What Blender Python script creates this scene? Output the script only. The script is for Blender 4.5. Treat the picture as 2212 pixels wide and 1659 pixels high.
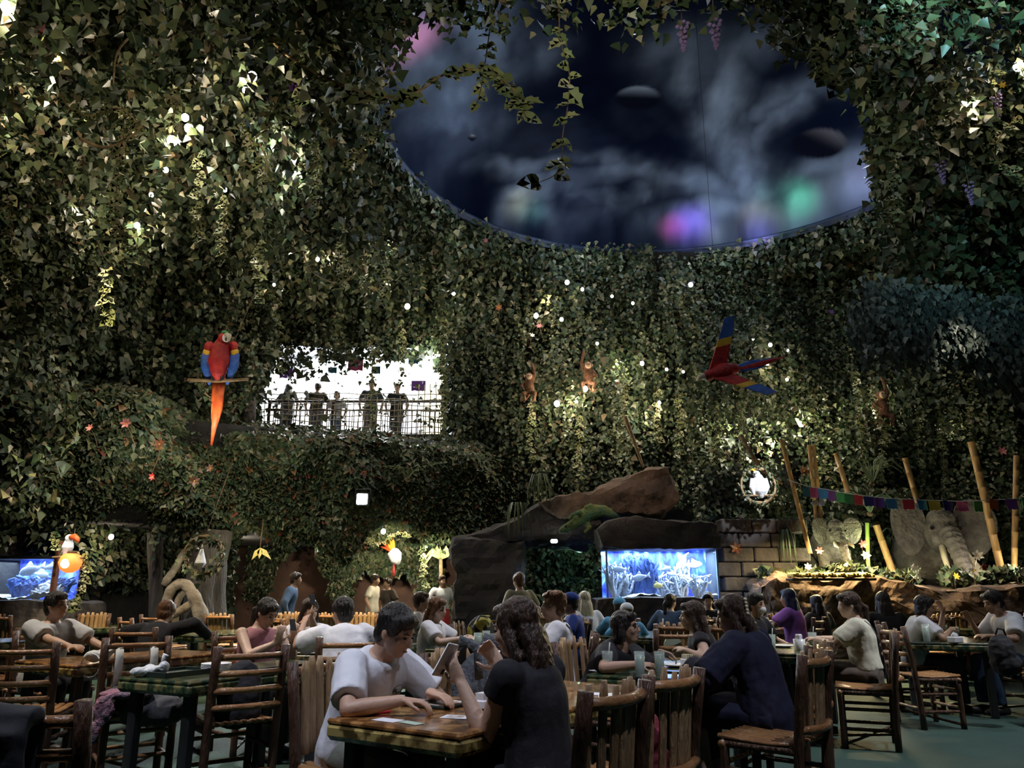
import bpy, bmesh, math, random
import numpy as np
from mathutils import Vector, Matrix

for _o in list(bpy.data.objects):
    bpy.data.objects.remove(_o)
scene = bpy.context.scene
COL = scene.collection
rnd = random.Random(7)
rng = np.random.default_rng(11)

# ------------------------------------------------------------------ camera
CAM_Z, PITCH, FPX = 1.15, math.radians(15.12), 1660.0
FZ = -0.13      # floor level; the lens is 1.28 m above it
cam_data = bpy.data.cameras.new('camera')
cam_data.sensor_width = 36.0
cam_data.lens = 36.0 * FPX / 2212.0
cam_data.clip_start = 0.05
cam_data.clip_end = 200
cam = bpy.data.objects.new('camera', cam_data)
COL.objects.link(cam)
cam.location = (0, 0, CAM_Z)
cam.rotation_euler = (math.pi / 2 + PITCH, 0, 0)
scene.camera = cam

# ------------------------------------------------------------------ world, exposure
world = bpy.data.worlds.new('world')
scene.world = world
world.use_nodes = True
world.node_tree.nodes['Background'].inputs[0].default_value = (0.55, 0.75, 1.0, 1)
world.node_tree.nodes['Background'].inputs[1].default_value = 0.006
scene.view_settings.view_transform = 'Standard'
scene.view_settings.look = 'None'
scene.view_settings.exposure = 0.0
scene.view_settings.gamma = 1.0
scene.view_settings.use_curve_mapping = False
scene.cycles.max_bounces = 4
scene.cycles.use_adaptive_sampling = True
scene.cycles.adaptive_threshold = 0.05
scene.cycles.adaptive_min_samples = 8
scene.cycles.diffuse_bounces = 1
scene.cycles.glossy_bounces = 2
scene.cycles.transmission_bounces = 4
scene.cycles.transparent_max_bounces = 10
scene.cycles.caustics_reflective = False
scene.cycles.caustics_refractive = False
scene.cycles.sample_clamp_indirect = 3.0


def light(name, kind, loc, energy, color=(1, 1, 1), radius=0.1, target=None, angle=60, blend=0.6, size=1.0, size_y=None, parent=None):
    d = bpy.data.lights.new(name, kind)
    d.energy = energy
    d.color = color
    if kind == 'AREA':
        d.size = size
        if size_y:
            d.shape = 'RECTANGLE'
            d.size_y = size_y
    else:
        d.shadow_soft_size = radius
    if kind == 'SPOT':
        d.spot_size = math.radians(angle)
        d.spot_blend = blend
    o = bpy.data.objects.new(name, d)
    COL.objects.link(o)
    o.location = loc
    if target is not None:
        o.rotation_euler = (Vector(target) - Vector(loc)).to_track_quat('-Z', 'Y').to_euler()
    if parent is not None:
        o.parent = parent
    return o


WARM = (1.0, 0.80, 0.55)
COOL = (0.72, 0.84, 1.0)
# ceiling spots over the dining floor (behind and beside the camera, above the frame)
for i, (lx, ly, tx, ty, e, c) in enumerate([
        (-3.2, 1.6, -1.2, 3.6, 210, (0.80, 0.84, 1.0)), (3.5, 1.0, 1.2, 3.6, 150, (0.80, 0.84, 1.0)),
        (-6.0, 6.0, -2.6, 5.4, 280, (1.0, 0.90, 0.76)), (0.2, 2.0, -0.4, 3.0, 70, (0.72, 0.78, 1.0)),
        (1.6, 7.4, -0.3, 5.6, 200, (0.90, 0.90, 1.0)), (7.2, 5.2, 2.8, 6.0, 300, (0.92, 0.93, 1.0)),
        (7.4, 8.4, 4.8, 8.4, 150, (0.75, 0.85, 1.0)), (-6.4, 9.0, -5.6, 11.5, 1100, (1.0, 0.78, 0.45)),
        (-1.8, 10.0, -2.8, 11.8, 1100, (1.0, 0.78, 0.45)), (3.6, 9.0, 2.2, 10.0, 110, (0.8, 0.88, 1.0))]):
    light('ceiling_spot', 'SPOT', (lx, ly, 8.7), e * 8.5, c, 0.12, (tx * (1.25 if ty < 8 else 1), ty * (1.25 if ty < 8 else 1), 0.6), 32, 0.8)

# ------------------------------------------------------------------ pixel helpers
SP, CP = math.sin(PITCH), math.cos(PITCH)


def ray(px, py):
    dx = (px - 1106.0) / FPX
    dy = (829.5 - py) / FPX
    return Vector((dx, CP - SP * dy, SP + CP * dy))


def Wd(px, py, d):
    r = ray(px, py)
    return Vector((0, 0, CAM_Z)) + r * (d / r.y)


def G(px, py, z):
    r = ray(px, py)
    return Vector((0, 0, CAM_Z)) + r * ((z - CAM_Z) / r.z)


def SF(y):
    return 1.325 if y <= 7.5 else max(1.08, 1.325 - (y - 7.5) * 0.055)


def Wf(px, py, d):
    return Wd(px, py, d * SF(d))


# ------------------------------------------------------------------ noise (numpy value noise)
def _hash(ix, iy, iz, seed):
    h = (ix * 374761393 + iy * 668265263 + iz * 2147483647 + seed * 974711) & 0xffffffff
    h = ((h ^ (h >> 13)) * 1274126177) & 0xffffffff
    h = h ^ (h >> 16)
    return (h & 0xffff) / 65535.0


def vnoise(p, seed=0):
    p = np.asarray(p, dtype=np.float64)
    i = np.floor(p).astype(np.int64)
    f = p - i
    f = f * f * (3 - 2 * f)
    r = 0
    for a in (0, 1):
        for b in (0, 1):
            for c in (0, 1):
                w = (f[..., 0] if a else 1 - f[..., 0]) * (f[..., 1] if b else 1 - f[..., 1]) * (f[..., 2] if c else 1 - f[..., 2])
                r = r + w * _hash(i[..., 0] + a, i[..., 1] + b, i[..., 2] + c, seed)
    return r


def fbm(p, octv=4, seed=0):
    p = np.asarray(p, dtype=np.float64)
    s, a, t = 0, 0.5, 0
    for o in range(octv):
        s = s + a * vnoise(p * (2 ** o), seed + o)
        t += a
        a *= 0.5
    return s / t


# ------------------------------------------------------------------ object helpers
def tag(o, label=None, cat=None, group=None, kind=None):
    if label:
        o['label'] = label
    if cat:
        o['category'] = cat
    if group:
        o['group'] = group
    if kind:
        o['kind'] = kind
    return o


def empty(name, loc=(0, 0, 0), rz=0.0, label=None, cat=None, group=None, scale=1.0):
    o = bpy.data.objects.new(name, None)
    COL.objects.link(o)
    o.empty_display_size = 0.1
    o.location = loc
    o.rotation_euler = (0, 0, rz)
    o.scale = (scale, scale, scale)
    return tag(o, label, cat, group)


def obj(name, me, parent=None, loc=(0, 0, 0), rot=(0, 0, 0), mat=None, scale=None):
    o = bpy.data.objects.new(name, me)
    COL.objects.link(o)
    o.location = loc
    o.rotation_euler = rot
    if scale is not None:
        o.scale = scale if hasattr(scale, '__len__') else (scale,) * 3
    if parent is not None:
        o.parent = parent
    if mat is not None and me is not None and not me.materials:
        me.materials.append(mat)
    return o


class MB:
    """collects shapes into one mesh"""

    def __init__(self):
        self.v, self.f, self.mi = [], [], []
        self.cur = 0

    def add(self, vs, fs):
        b = len(self.v)
        self.v.extend([tuple(p) for p in vs])
        for f in fs:
            self.f.append(tuple(i + b for i in f))
            self.mi.append(self.cur)
        return self

    def mesh(self, name, mats=None, smooth=True):
        me = bpy.data.meshes.new(name)
        me.from_pydata(self.v, [], self.f)
        if mats:
            for m in (mats if isinstance(mats, (list, tuple)) else [mats]):
                me.materials.append(m)
        if any(self.mi):
            me.polygons.foreach_set('material_index', self.mi)
        if smooth:
            me.polygons.foreach_set('use_smooth', [True] * len(self.f))
        me.update()
        return me

    def build(self, name, mat=None, parent=None, loc=(0, 0, 0), rot=(0, 0, 0), smooth=True, scale=None):
        return obj(name, self.mesh(name, mat, smooth), parent, loc, rot, scale=scale)

    # shapes ------------------------------------------------
    def tube(self, path, rad, n=8, flat=(1.0, 1.0), ref=None):
        path = [Vector(p) for p in path]
        m = len(path)
        if not hasattr(rad, '__len__'):
            rad = [rad] * m
        tang = []
        for i in range(m):
            a = path[max(0, i - 1)]
            b = path[min(m - 1, i + 1)]
            t = (b - a)
            tang.append(t.normalized() if t.length > 1e-9 else Vector((0, 0, 1)))
        r = Vector(ref) if ref is not None else (Vector((0, 0, 1)) if abs(tang[0].z) < 0.9 else Vector((1, 0, 0)))
        vs = []
        u = None
        for i in range(m):
            t = tang[i]
            if u is None or ref is not None:
                u = (r - t * r.dot(t)).normalized()
            else:
                u = (u - t * u.dot(t))
                u = u.normalized() if u.length > 1e-6 else t.orthogonal().normalized()
            w = t.cross(u)
            rr = rad[i]
            for k in range(n):
                a = 2 * math.pi * k / n
                if hasattr(rr, '__len__'):
                    vs.append(path[i] + u * (math.cos(a) * rr[0]) + w * (math.sin(a) * rr[1]))
                else:
                    vs.append(path[i] + u * (math.cos(a) * rr * flat[0]) + w * (math.sin(a) * rr * flat[1]))
        fs = []
        for i in range(m - 1):
            for k in range(n):
                k2 = (k + 1) % n
                fs.append((i * n + k, i * n + k2, (i + 1) * n + k2, (i + 1) * n + k))
        fs.append(tuple(range(n - 1, -1, -1)))
        fs.append(tuple((m - 1) * n + k for k in range(n)))
        return self.add(vs, fs)

    def ell(self, c, r, rot=None, seg=12, ring=8):
        c = Vector(c)
        M = rot.to_matrix() if rot is not None and not isinstance(rot, Matrix) else (rot if rot is not None else Matrix.Identity(3))
        if not hasattr(r, '__len__'):
            r = (r, r, r)
        vs = [c + M @ Vector((0, 0, r[2]))]
        for i in range(1, ring):
            th = math.pi * i / ring
            for k in range(seg):
                a = 2 * math.pi * k / seg
                vs.append(c + M @ Vector((r[0] * math.sin(th) * math.cos(a), r[1] * math.sin(th) * math.sin(a), r[2] * math.cos(th))))
        vs.append(c + M @ Vector((0, 0, -r[2])))
        fs = []
        for k in range(seg):
            fs.append((0, 1 + k, 1 + (k + 1) % seg))
        for i in range(ring - 2):
            for k in range(seg):
                a = 1 + i * seg + k
                b = 1 + i * seg + (k + 1) % seg
                fs.append((a, a + seg, b + seg, b))
        L = len(vs) - 1
        s = 1 + (ring - 2) * seg
        for k in range(seg):
            fs.append((L, s + (k + 1) % seg, s + k))
        return self.add(vs, fs)

    def box(self, c, s, rz=0.0, M=None, ch=0.0):
        c = Vector(c)
        hx, hy, hz = s[0] / 2, s[1] / 2, s[2] / 2
        if M is None:
            M = Matrix.Rotation(rz, 3, 'Z')
        if ch <= 0:
            vs = [c + M @ Vector((x, y, z)) for z in (-hz, hz) for x, y in ((-hx, -hy), (hx, -hy), (hx, hy), (-hx, hy))]
            fs = [(3, 2, 1, 0), (4, 5, 6, 7), (0, 1, 5, 4), (1, 2, 6, 5), (2, 3, 7, 6), (3, 0, 4, 7)]
            return self.add(vs, fs)
        vs, fs = [], []
        lay = [(-hz, ch), (-hz + ch, 0), (hz - ch, 0), (hz, ch)]
        for z, k in lay:
            for x, y in ((-hx + k, -hy + ch), (-hx + ch, -hy + k), (hx - ch, -hy + k), (hx - k, -hy + ch), (hx - k, hy - ch), (hx - ch, hy - k), (-hx + ch, hy - k), (-hx + k, hy - ch)):
                vs.append(c + M @ Vector((x, y, z)))
        for i in range(3):
            for k in range(8):
                k2 = (k + 1) % 8
                fs.append((i * 8 + k, i * 8 + k2, (i + 1) * 8 + k2, (i + 1) * 8 + k))
        fs.append(tuple(range(7, -1, -1)))
        fs.append(tuple(24 + k for k in range(8)))
        return self.add(vs, fs)

    def lathe(self, prof, c=(0, 0, 0), n=16, cap=True):
        c = Vector(c)
        vs, fs = [], []
        for r, z in prof:
            for k in range(n):
                a = 2 * math.pi * k / n
                vs.append(c + Vector((r * math.cos(a), r * math.sin(a), z)))
        for i in range(len(prof) - 1):
            for k in range(n):
                k2 = (k + 1) % n
                fs.append((i * n + k, i * n + k2, (i + 1) * n + k2, (i + 1) * n + k))
        if cap:
            fs.append(tuple(range(n - 1, -1, -1)))
            fs.append(tuple((len(prof) - 1) * n + k for k in range(n)))
        return self.add(vs, fs)

    def plate(self, outline, th, M=None, c=(0, 0, 0)):
        """flat outline (x,y) given thickness th along z, then rotated by M"""
        c = Vector(c)
        M = M or Matrix.Identity(3)
        n = len(outline)
        vs = [c + M @ Vector((x, y, -th / 2)) for x, y in outline] + [c + M @ Vector((x, y, th / 2)) for x, y in outline]
        fs = [tuple(range(n - 1, -1, -1)), tuple(range(n, 2 * n))]
        for k in range(n):
            k2 = (k + 1) % n
            fs.append((k, k2, n + k2, n + k))
        return self.add(vs, fs)


# ------------------------------------------------------------------ materials
def _nodes(name):
    m = bpy.data.materials.new(name)
    m.use_nodes = True
    nt = m.node_tree
    return m, nt, nt.nodes['Principled BSDF']


def pm(name, c1, c2=None, scale=8.0, rough=0.6, bump=0.0, bscale=None, emis=None, estr=0.0, metal=0.0, stretch=(1, 1, 1), detail=4.0,
       alpha=None, trans=0.0, spec=0.5, contrast=(0.35, 0.65), coat=0.0):
    m, nt, b = _nodes(name)
    b.inputs['Base Color'].default_value = (*c1, 1)
    b.inputs['Roughness'].default_value = rough
    b.inputs['Metallic'].default_value = metal
    b.inputs['Specular IOR Level'].default_value = spec
    b.inputs['Coat Weight'].default_value = coat
    if alpha is not None:
        b.inputs['Alpha'].default_value = alpha
    if trans:
        b.inputs['Transmission Weight'].default_value = trans
    if emis:
        b.inputs['Emission Color'].default_value = (*emis, 1)
        b.inputs['Emission Strength'].default_value = estr
    tc = nt.nodes.new('ShaderNodeTexCoord')
    mp = nt.nodes.new('ShaderNodeMapping')
    mp.inputs['Scale'].default_value = stretch
    nt.links.new(tc.outputs['Object'], mp.inputs['Vector'])
    nz = nt.nodes.new('ShaderNodeTexNoise')
    nz.inputs['Scale'].default_value = scale
    nz.inputs['Detail'].default_value = detail
    nt.links.new(mp.outputs['Vector'], nz.inputs['Vector'])
    if c2 is None:
        c2 = tuple(x * 0.8 for x in c1)
    cr = nt.nodes.new('ShaderNodeValToRGB')
    cr.color_ramp.elements[0].position = contrast[0]
    cr.color_ramp.elements[1].position = contrast[1]
    cr.color_ramp.elements[0].color = (*c1, 1)
    cr.color_ramp.elements[1].color = (*c2, 1)
    nt.links.new(nz.outputs['Fac'], cr.inputs['Fac'])
    nt.links.new(cr.outputs['Color'], b.inputs['Base Color'])
    if bump:
        nb = nt.nodes.new('ShaderNodeTexNoise')
        nb.inputs['Scale'].default_value = bscale or scale * 2
        nb.inputs['Detail'].default_value = 5
        nt.links.new(mp.outputs['Vector'], nb.inputs['Vector'])
        bp = nt.nodes.new('ShaderNodeBump')
        bp.inputs['Strength'].default_value = bump
        bp.inputs['Distance'].default_value = 0.05
        nt.links.new(nb.outputs['Fac'], bp.inputs['Height'])
        nt.links.new(bp.outputs['Normal'], b.inputs['Normal'])
    return m


def attr_mat(name, rough=0.5, bump=0.0, bscale=20, mul=1.0, noise=None, spec=0.5):
    m, nt, b = _nodes(name)
    at = nt.nodes.new('ShaderNodeAttribute')
    at.attribute_name = 'Col'
    out = at.outputs['Color']
    if noise:
        nz = nt.nodes.new('ShaderNodeTexNoise')
        nz.inputs['Scale'].default_value = noise[0]
        tc = nt.nodes.new('ShaderNodeTexCoord')
        nt.links.new(tc.outputs['Object'], nz.inputs['Vector'])
        mr = nt.nodes.new('ShaderNodeMapRange')
        mr.inputs['To Min'].default_value = 1 - noise[1]
        mr.inputs['To Max'].default_value = 1 + noise[1]
        nt.links.new(nz.outputs['Fac'], mr.inputs['Value'])
        mx = nt.nodes.new('ShaderNodeMix')
        mx.data_type = 'RGBA'
        mx.blend_type = 'MULTIPLY'
        mx.inputs['Factor'].default_value = 1
        nt.links.new(out, mx.inputs['A'])
        nt.links.new(mr.outputs['Result'], mx.inputs['B'])
        out = mx.outputs['Result']
    nt.links.new(out, b.inputs['Base Color'])
    b.inputs['Roughness'].default_value = rough
    b.inputs['Specular IOR Level'].default_value = spec
    return m


def glow(name, c, s):
    return pm(name, c, c, emis=c, estr=s)


def setcol(me, cols):
    a = me.color_attributes.new('Col', 'FLOAT_COLOR', 'POINT')
    c = np.ones((len(cols), 4), dtype=np.float32)
    c[:, :3] = cols
    a.data.foreach_set('color', c.ravel())


def npmesh(name, V, F, mat=None, cols=None, smooth=False):
    """V (n,3), F (m,k) arrays"""
    me = bpy.data.meshes.new(name)
    V = np.asarray(V, dtype=np.float32)
    F = np.asarray(F, dtype=np.int32)
    k = F.shape[1]
    me.vertices.add(len(V))
    me.vertices.foreach_set('co', V.ravel())
    me.loops.add(F.size)
    me.loops.foreach_set('vertex_index', F.ravel())
    me.polygons.add(len(F))
    me.polygons.foreach_set('loop_start', np.arange(0, F.size, k, dtype=np.int32))
    me.polygons.foreach_set('loop_total', np.full(len(F), k, dtype=np.int32))
    if smooth:
        me.polygons.foreach_set('use_smooth', np.ones(len(F), dtype=bool))
    me.update(calc_edges=True)
    if cols is not None:
        setcol(me, cols)
    if mat is not None:
        me.materials.append(mat)
    return me


M_LEAF = attr_mat('ivy_leaf_green', 0.42, noise=(9.0, 0.45))
M_STEM = pm('vine_stem_brown', (0.16, 0.10, 0.05), (0.07, 0.045, 0.025), 20, 0.8)
M_TWIG = pm('bare_twig_tan', (0.34, 0.23, 0.12), (0.16, 0.10, 0.05), 14, 0.8)
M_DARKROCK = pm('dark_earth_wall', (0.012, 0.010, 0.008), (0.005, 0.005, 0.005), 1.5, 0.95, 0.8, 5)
M_ROCK = pm('brown_rock', (0.20, 0.125, 0.085), (0.075, 0.05, 0.038), 2.2, 0.9, 1.0, 6)
M_ROCKD = pm('grey_brown_rock', (0.085, 0.07, 0.062), (0.035, 0.03, 0.03), 1.8, 0.9, 1.0, 5)
M_REDWALL = pm('red_brown_plaster', (0.19, 0.105, 0.075), (0.10, 0.06, 0.045), 1.2, 0.9, 0.5, 4)
M_FLOOR = pm('teal_green_carpet', (0.020, 0.058, 0.043), (0.015, 0.045, 0.035), 3.0, 0.75, 0.25, 90)
# ================================================================== STRUCTURE
CEIL = 9.0
DCX, DCY, DR, DZ, DH = 3.15, 11.7, 5.5, 9.16, 1.9


def poly_obj(name, vs, fs, mat, kind='structure'):
    return tag(MB().add(vs, fs).build(name, mat, smooth=False), kind=kind)


poly_obj('floor', [(-14, -3, FZ), (16, -3, FZ), (16, 25, FZ), (-14, 25, FZ)], [(0, 1, 2, 3)], M_FLOOR)

# upper wall path (plan), dense polyline
WP = [(-9.0, -2), (-9.0, 6), (-8.9, 10), (-8.4, 13.5), (-7.6, 16), (-6.3, 17.7), (-4, 18.0), (-1.4, 17.8), (0.2, 17.5), (3, 17.4), (8, 17.6), (11.2, 16.6), (12.6, 14), (13, 9), (13, -2)]


def dense(path, step=0.25):
    out = []
    for a, b in zip(path[:-1], path[1:]):
        a, b = np.array(a, float), np.array(b, float)
        n = max(1, int(np.linalg.norm(b - a) / step))
        for i in range(n):
            out.append(a + (b - a) * i / n)
    out.append(np.array(path[-1], float))
    out = np.array(out)
    for _ in range(6):
        out[1:-1] = (out[:-2] + 2 * out[1:-1] + out[2:]) / 4
    return out


def path_normals(p, inside=(0.5, 9)):
    t = np.gradient(p, axis=0)
    n = np.stack([-t[:, 1], t[:, 0]], 1)
    n /= np.linalg.norm(n, axis=1)[:, None]
    s = np.sign(((np.array(inside) - p) * n).sum(1))
    return n * s[:, None]


WD = dense(WP)
WN = path_normals(WD)


def lean(z):
    return np.where(z > 6.0, 0.4 * ((z - 6.0) / 3.0) ** 2, 0.0)


OPX0, OPX1, OPZ0, OPZ1 = -6.05, -1.45, 4.55, 7.0


def wall_mesh(name, i0, i1, z0, z1, hole=False):
    zs = np.linspace(z0, z1, int((z1 - z0) / 0.3) + 1)
    pts = WD[i0:i1 + 1]
    nn = WN[i0:i1 + 1]
    V = []
    for z in zs:
        p = pts + nn * lean(z)
        V.append(np.column_stack([p, np.full(len(p), z)]))
    V = np.array(V)
    V2 = V.reshape(-1, 3)
    d = (fbm(V2 * 0.7, 3, 5) - 0.5) * 0.9
    V2 = V2 + np.column_stack([np.tile(nn, (len(zs), 1)) * d[:, None], np.zeros(len(V2))])
    n = len(pts)
    F = []
    for j in range(len(zs) - 1):
        for i in range(n - 1):
            c = (V[j, i] + V[j + 1, i + 1]) / 2
            if hole and OPX0 < c[0] < OPX1 and c[1] > 17 and OPZ0 < c[2] < OPZ1:
                continue
            F.append((j * n + i, j * n + i + 1, (j + 1) * n + i + 1, (j + 1) * n + i))
    return tag(obj(name, npmesh(name, V2, F, M_DARKROCK, smooth=True)), kind='structure')


iL = int(np.argmin(np.abs(WD[:, 0] + 6.35) + np.abs(WD[:, 1] - 17.6)))
iR = int(np.argmin(np.abs(WD[:, 0] - 11.2) + np.abs(WD[:, 1] - 16.6)))
iM = int(np.argmin(np.abs(WD[:, 0] - 0.0) + np.abs(WD[:, 1] - 17.5)))
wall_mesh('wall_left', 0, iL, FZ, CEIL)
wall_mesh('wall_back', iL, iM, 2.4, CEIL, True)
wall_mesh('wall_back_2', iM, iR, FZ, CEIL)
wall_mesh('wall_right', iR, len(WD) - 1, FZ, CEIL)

# ceiling with round opening
mb = MB()
nseg = 96
ring_r = [DR, DR + 1.2, DR + 3.0, 16.0]
for r in ring_r:
    for k in range(nseg):
        a = 2 * math.pi * k / nseg
        mb.v.append((DCX + r * math.cos(a), DCY + r * math.sin(a), CEIL))
for i in range(len(ring_r) - 1):
    for k in range(nseg):
        k2 = (k + 1) % nseg
        mb.f.append((i * nseg + k, i * nseg + k2, (i + 1) * nseg + k2, (i + 1) * nseg + k))
        mb.mi.append(0)
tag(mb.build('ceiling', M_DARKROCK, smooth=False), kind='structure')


# ------------------------------------------------------------------ painted night-sky dome
def hit_dome(px, py):
    r = ray(px, py)
    o = Vector((0, 0, CAM_Z))
    # drum first
    S = Vector((1 / DR, 1 / DR, 1 / DH))
    oc = Vector(((o.x - DCX) / DR, (o.y - DCY) / DR, (o.z - DZ) / DH))
    rd = Vector((r.x / DR, r.y / DR, r.z / DH))
    a, b, c = rd.dot(rd), 2 * oc.dot(rd), oc.dot(oc) - 1
    t = (-b + math.sqrt(max(0, b * b - 4 * a * c))) / (2 * a)
    return o + r * t


NR, NA = 120, 340
rr = np.linspace(0, 1, NR) ** 0.8
aa = np.linspace(0, 2 * math.pi, NA, endpoint=False)
RR, AA = np.meshgrid(rr, aa, indexing='ij')
DV = np.stack([DCX + DR * RR * np.cos(AA), DCY + DR * RR * np.sin(AA), DZ + DH * np.sqrt(np.maximum(0, 1 - RR ** 2))], -1).reshape(-1, 3)
ii, kk = np.meshgrid(np.arange(NR - 1), np.arange(NA), indexing='ij')
k2 = (kk + 1) % NA
DF = np.stack([ii * NA + kk, (ii + 1) * NA + kk, (ii + 1) * NA + k2, ii * NA + k2], -1).reshape(-1, 4)


def stroke(pts, width, soft=1.0, seed=0, wob=0.5):
    """distance falloff to a polyline on the dome, in dome x-y, warped by noise"""
    P = DV[:, :2].copy()
    q = np.column_stack([DV[:, :2] * 0.9, np.zeros(len(DV))])
    P[:, 0] += (fbm(q, 4, seed + 31) - 0.5) * wob
    P[:, 1] += (fbm(q, 4, seed + 47) - 0.5) * wob
    W3 = [hit_dome(*p) for p in pts]
    w = np.array([(p.x, p.y) for p in W3])
    best = np.full(len(P), 1e9)
    for a, b in zip(w[:-1], w[1:]):
        ab = b - a
        t = np.clip(((P - a) @ ab) / (ab @ ab), 0, 1)
        best = np.minimum(best, np.linalg.norm(P - a - t[:, None] * ab, axis=1))
    return np.exp(-(best / width) ** 2 * soft)


base = np.array([0.003, 0.005, 0.016])
q3 = np.column_stack([DV[:, :2] * 0.55, np.zeros(len(DV))])
n1 = fbm(q3, 5, 3)
n2 = fbm(q3 * np.array([2.4, 1.0, 1]) + 7, 5, 9)
cloud = np.clip((n1 - 0.5) * 1.8, 0, 1) * 0.12
for pts, w, a, sd in [
        ([(1530, 80), (1545, 250), (1600, 350), (1640, 400)], 0.55, 1.0, 1), ([(1640, 250), (1700, 200), (1790, 170)], 0.35, 0.5, 2),
        ([(1640, 390), (1650, 300), (1720, 215)], 0.3, 0.7, 3), ([(900, 90), (960, 200), (1010, 270)], 0.7, 0.75, 4),
        ([(1020, 40), (1050, 140), (1120, 130)], 0.6, 0.7, 5), ([(1000, 350), (1150, 355), (1330, 345)], 0.2, 0.5, 6),
        ([(1080, 420), (1240, 400), (1390, 360)], 0.22, 0.65, 7), ([(1240, 420), (1330, 440), (1400, 400)], 0.2, 0.6, 8),
        ([(1250, 410), (1390, 425)], 0.12, 0.6, 9), ([(1650, 410), (1780, 370), (1890, 330)], 0.4, 0.6, 10),
        ([(1560, 470), (1700, 440), (1860, 390)], 0.5, 0.75, 11), ([(1420, 390), (1560, 420), (1640, 400)], 0.3, 0.55, 12),
        ([(820, 260), (930, 265), (1040, 260)], 0.4, 0.3, 13), ([(1450, 110), (1600, 90)], 0.6, 0.4, 14),
        ([(1080, 450), (1200, 470), (1330, 480)], 0.25, 0.4, 15), ([(1390, 480), (1470, 492), (1560, 500)], 0.35, 0.55, 16), ([(860, 70), (900, 100)], 0.6, 0.5, 17)]:  # cloud stroke at the pink spot is added so that light shows
    cloud = np.maximum(cloud, stroke(pts, w, 1.0, sd, 0.9) * a * (0.25 + 1.3 * np.clip((n2 - 0.3) * 1.6, 0, 1)))
cl = np.array([0.20, 0.27, 0.40])
mural = base + cloud[:, None] * (cl - base)
mural *= (0.7 + 0.6 * fbm(q3 * 5, 3, 21))[:, None]


def planet(px, py, rx_px, ry_px, colr, light_dir):
    global mural
    c = hit_dome(px, py)
    ex = hit_dome(px + rx_px, py)
    ey = hit_dome(px, py - ry_px)
    A = np.array([[ex.x - c.x, ey.x - c.x], [ex.y - c.y, ey.y - c.y]])
    uv = (DV[:, :2] - np.array([c.x, c.y])) @ np.linalg.inv(A).T
    d = np.hypot(uv[:, 0], uv[:, 1])
    m = np.clip((1.08 - d) / 0.2, 0, 1)
    lit = np.clip(uv[:, 0] * light_dir[0] + uv[:, 1] * light_dir[1], 0, 1) ** 1.5
    col = np.array([0.004, 0.005, 0.012]) + lit[:, None] * np.array(colr)
    mural = mural * (1 - m[:, None]) + col * m[:, None]


planet(1378, 212, 48, 26, (0.20, 0.26, 0.36), (0.1, 1.0))
planet(1768, 310, 60, 32, (0.11, 0.11, 0.13), (0.6, 0.7))
planet(1020, 298, 8, 6, (0.4, 0.4, 0.42), (0, 0.6))
M_MURAL = attr_mat('painted_night_sky', 0.85, spec=0.0)
dome = tag(obj('ceiling_dome', npmesh('ceiling_dome', DV, DF, M_MURAL, mural, True)), kind='structure')
mb = MB()
prof = [(DR, CEIL), (DR, DZ - 0.08), (DR - 0.06, DZ - 0.06), (DR - 0.06, DZ), (DR + 0.02, DZ + 0.02)]
for r, z in prof:
    for k in range(nseg):
        a = 2 * math.pi * k / nseg
        mb.v.append((DCX + r * math.cos(a), DCY + r * math.sin(a), z))
for i in range(len(prof) - 1):
    for k in range(nseg):
        kk2 = (k + 1) % nseg
        mb.f.append((i * nseg + k, (i + 1) * nseg + k, (i + 1) * nseg + kk2, i * nseg + kk2))
        mb.mi.append(0)
tag(mb.build('trim_1', pm('blue_dome_rim', (0.018, 0.035, 0.08), (0.012, 0.025, 0.06), 2, 0.6)), kind='structure')

# coloured effect spots inside the dome cove
for px, py, c, e, ang, off in [
        (1452, 492, (1.0, 0.05, 0.22), 75, 14, 1.4), (1490, 485, (0.45, 0.2, 1.0), 55, 26, 1.4), (1725, 425, (0.10, 1.0, 0.35), 40, 18, 1.6),
        (1690, 440, (0.35, 1.0, 0.5), 12, 34, 1.6), (1122, 442, (1.0, 0.8, 0.35), 34, 18, 1.4), (1150, 460, (0.1, 0.9, 0.5), 16, 18, 1.4),
        (880, 85, (1.0, 0.12, 0.2), 60, 26, 2.0), (1640, 478, (1.0, 0.65, 0.42), 26, 26, 1.4), (1640, 505, (0.35, 0.3, 1.0), 40, 24, 1.0),
        (1880, 375, (0.95, 0.75, 0.95), 24, 24, 1.5), (1540, 505, (1.0, 0.85, 0.75), 16, 14, 1.2), (1850, 420, (0.85, 0.8, 1.0), 16, 22, 1.3)]:
    h = hit_dome(px, py)
    ctr = Vector((DCX, DCY, DZ))
    inw = (ctr - h)
    inw.z = 0
    src = h + inw.normalized() * off + Vector((0, 0, -0.55))
    light('dome_colour_spot', 'SPOT', src, e * 6.0, c, 0.25, h, ang * 1.7, 1.0)
for k in range(8):
    a = 2 * math.pi * (k + 0.5) / 8
    light('dome_cove_light', 'POINT', (DCX + 4.2 * math.cos(a), DCY + 4.2 * math.sin(a), DZ - 0.2), 48, (0.75, 0.85, 1.0), 0.3)

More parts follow.
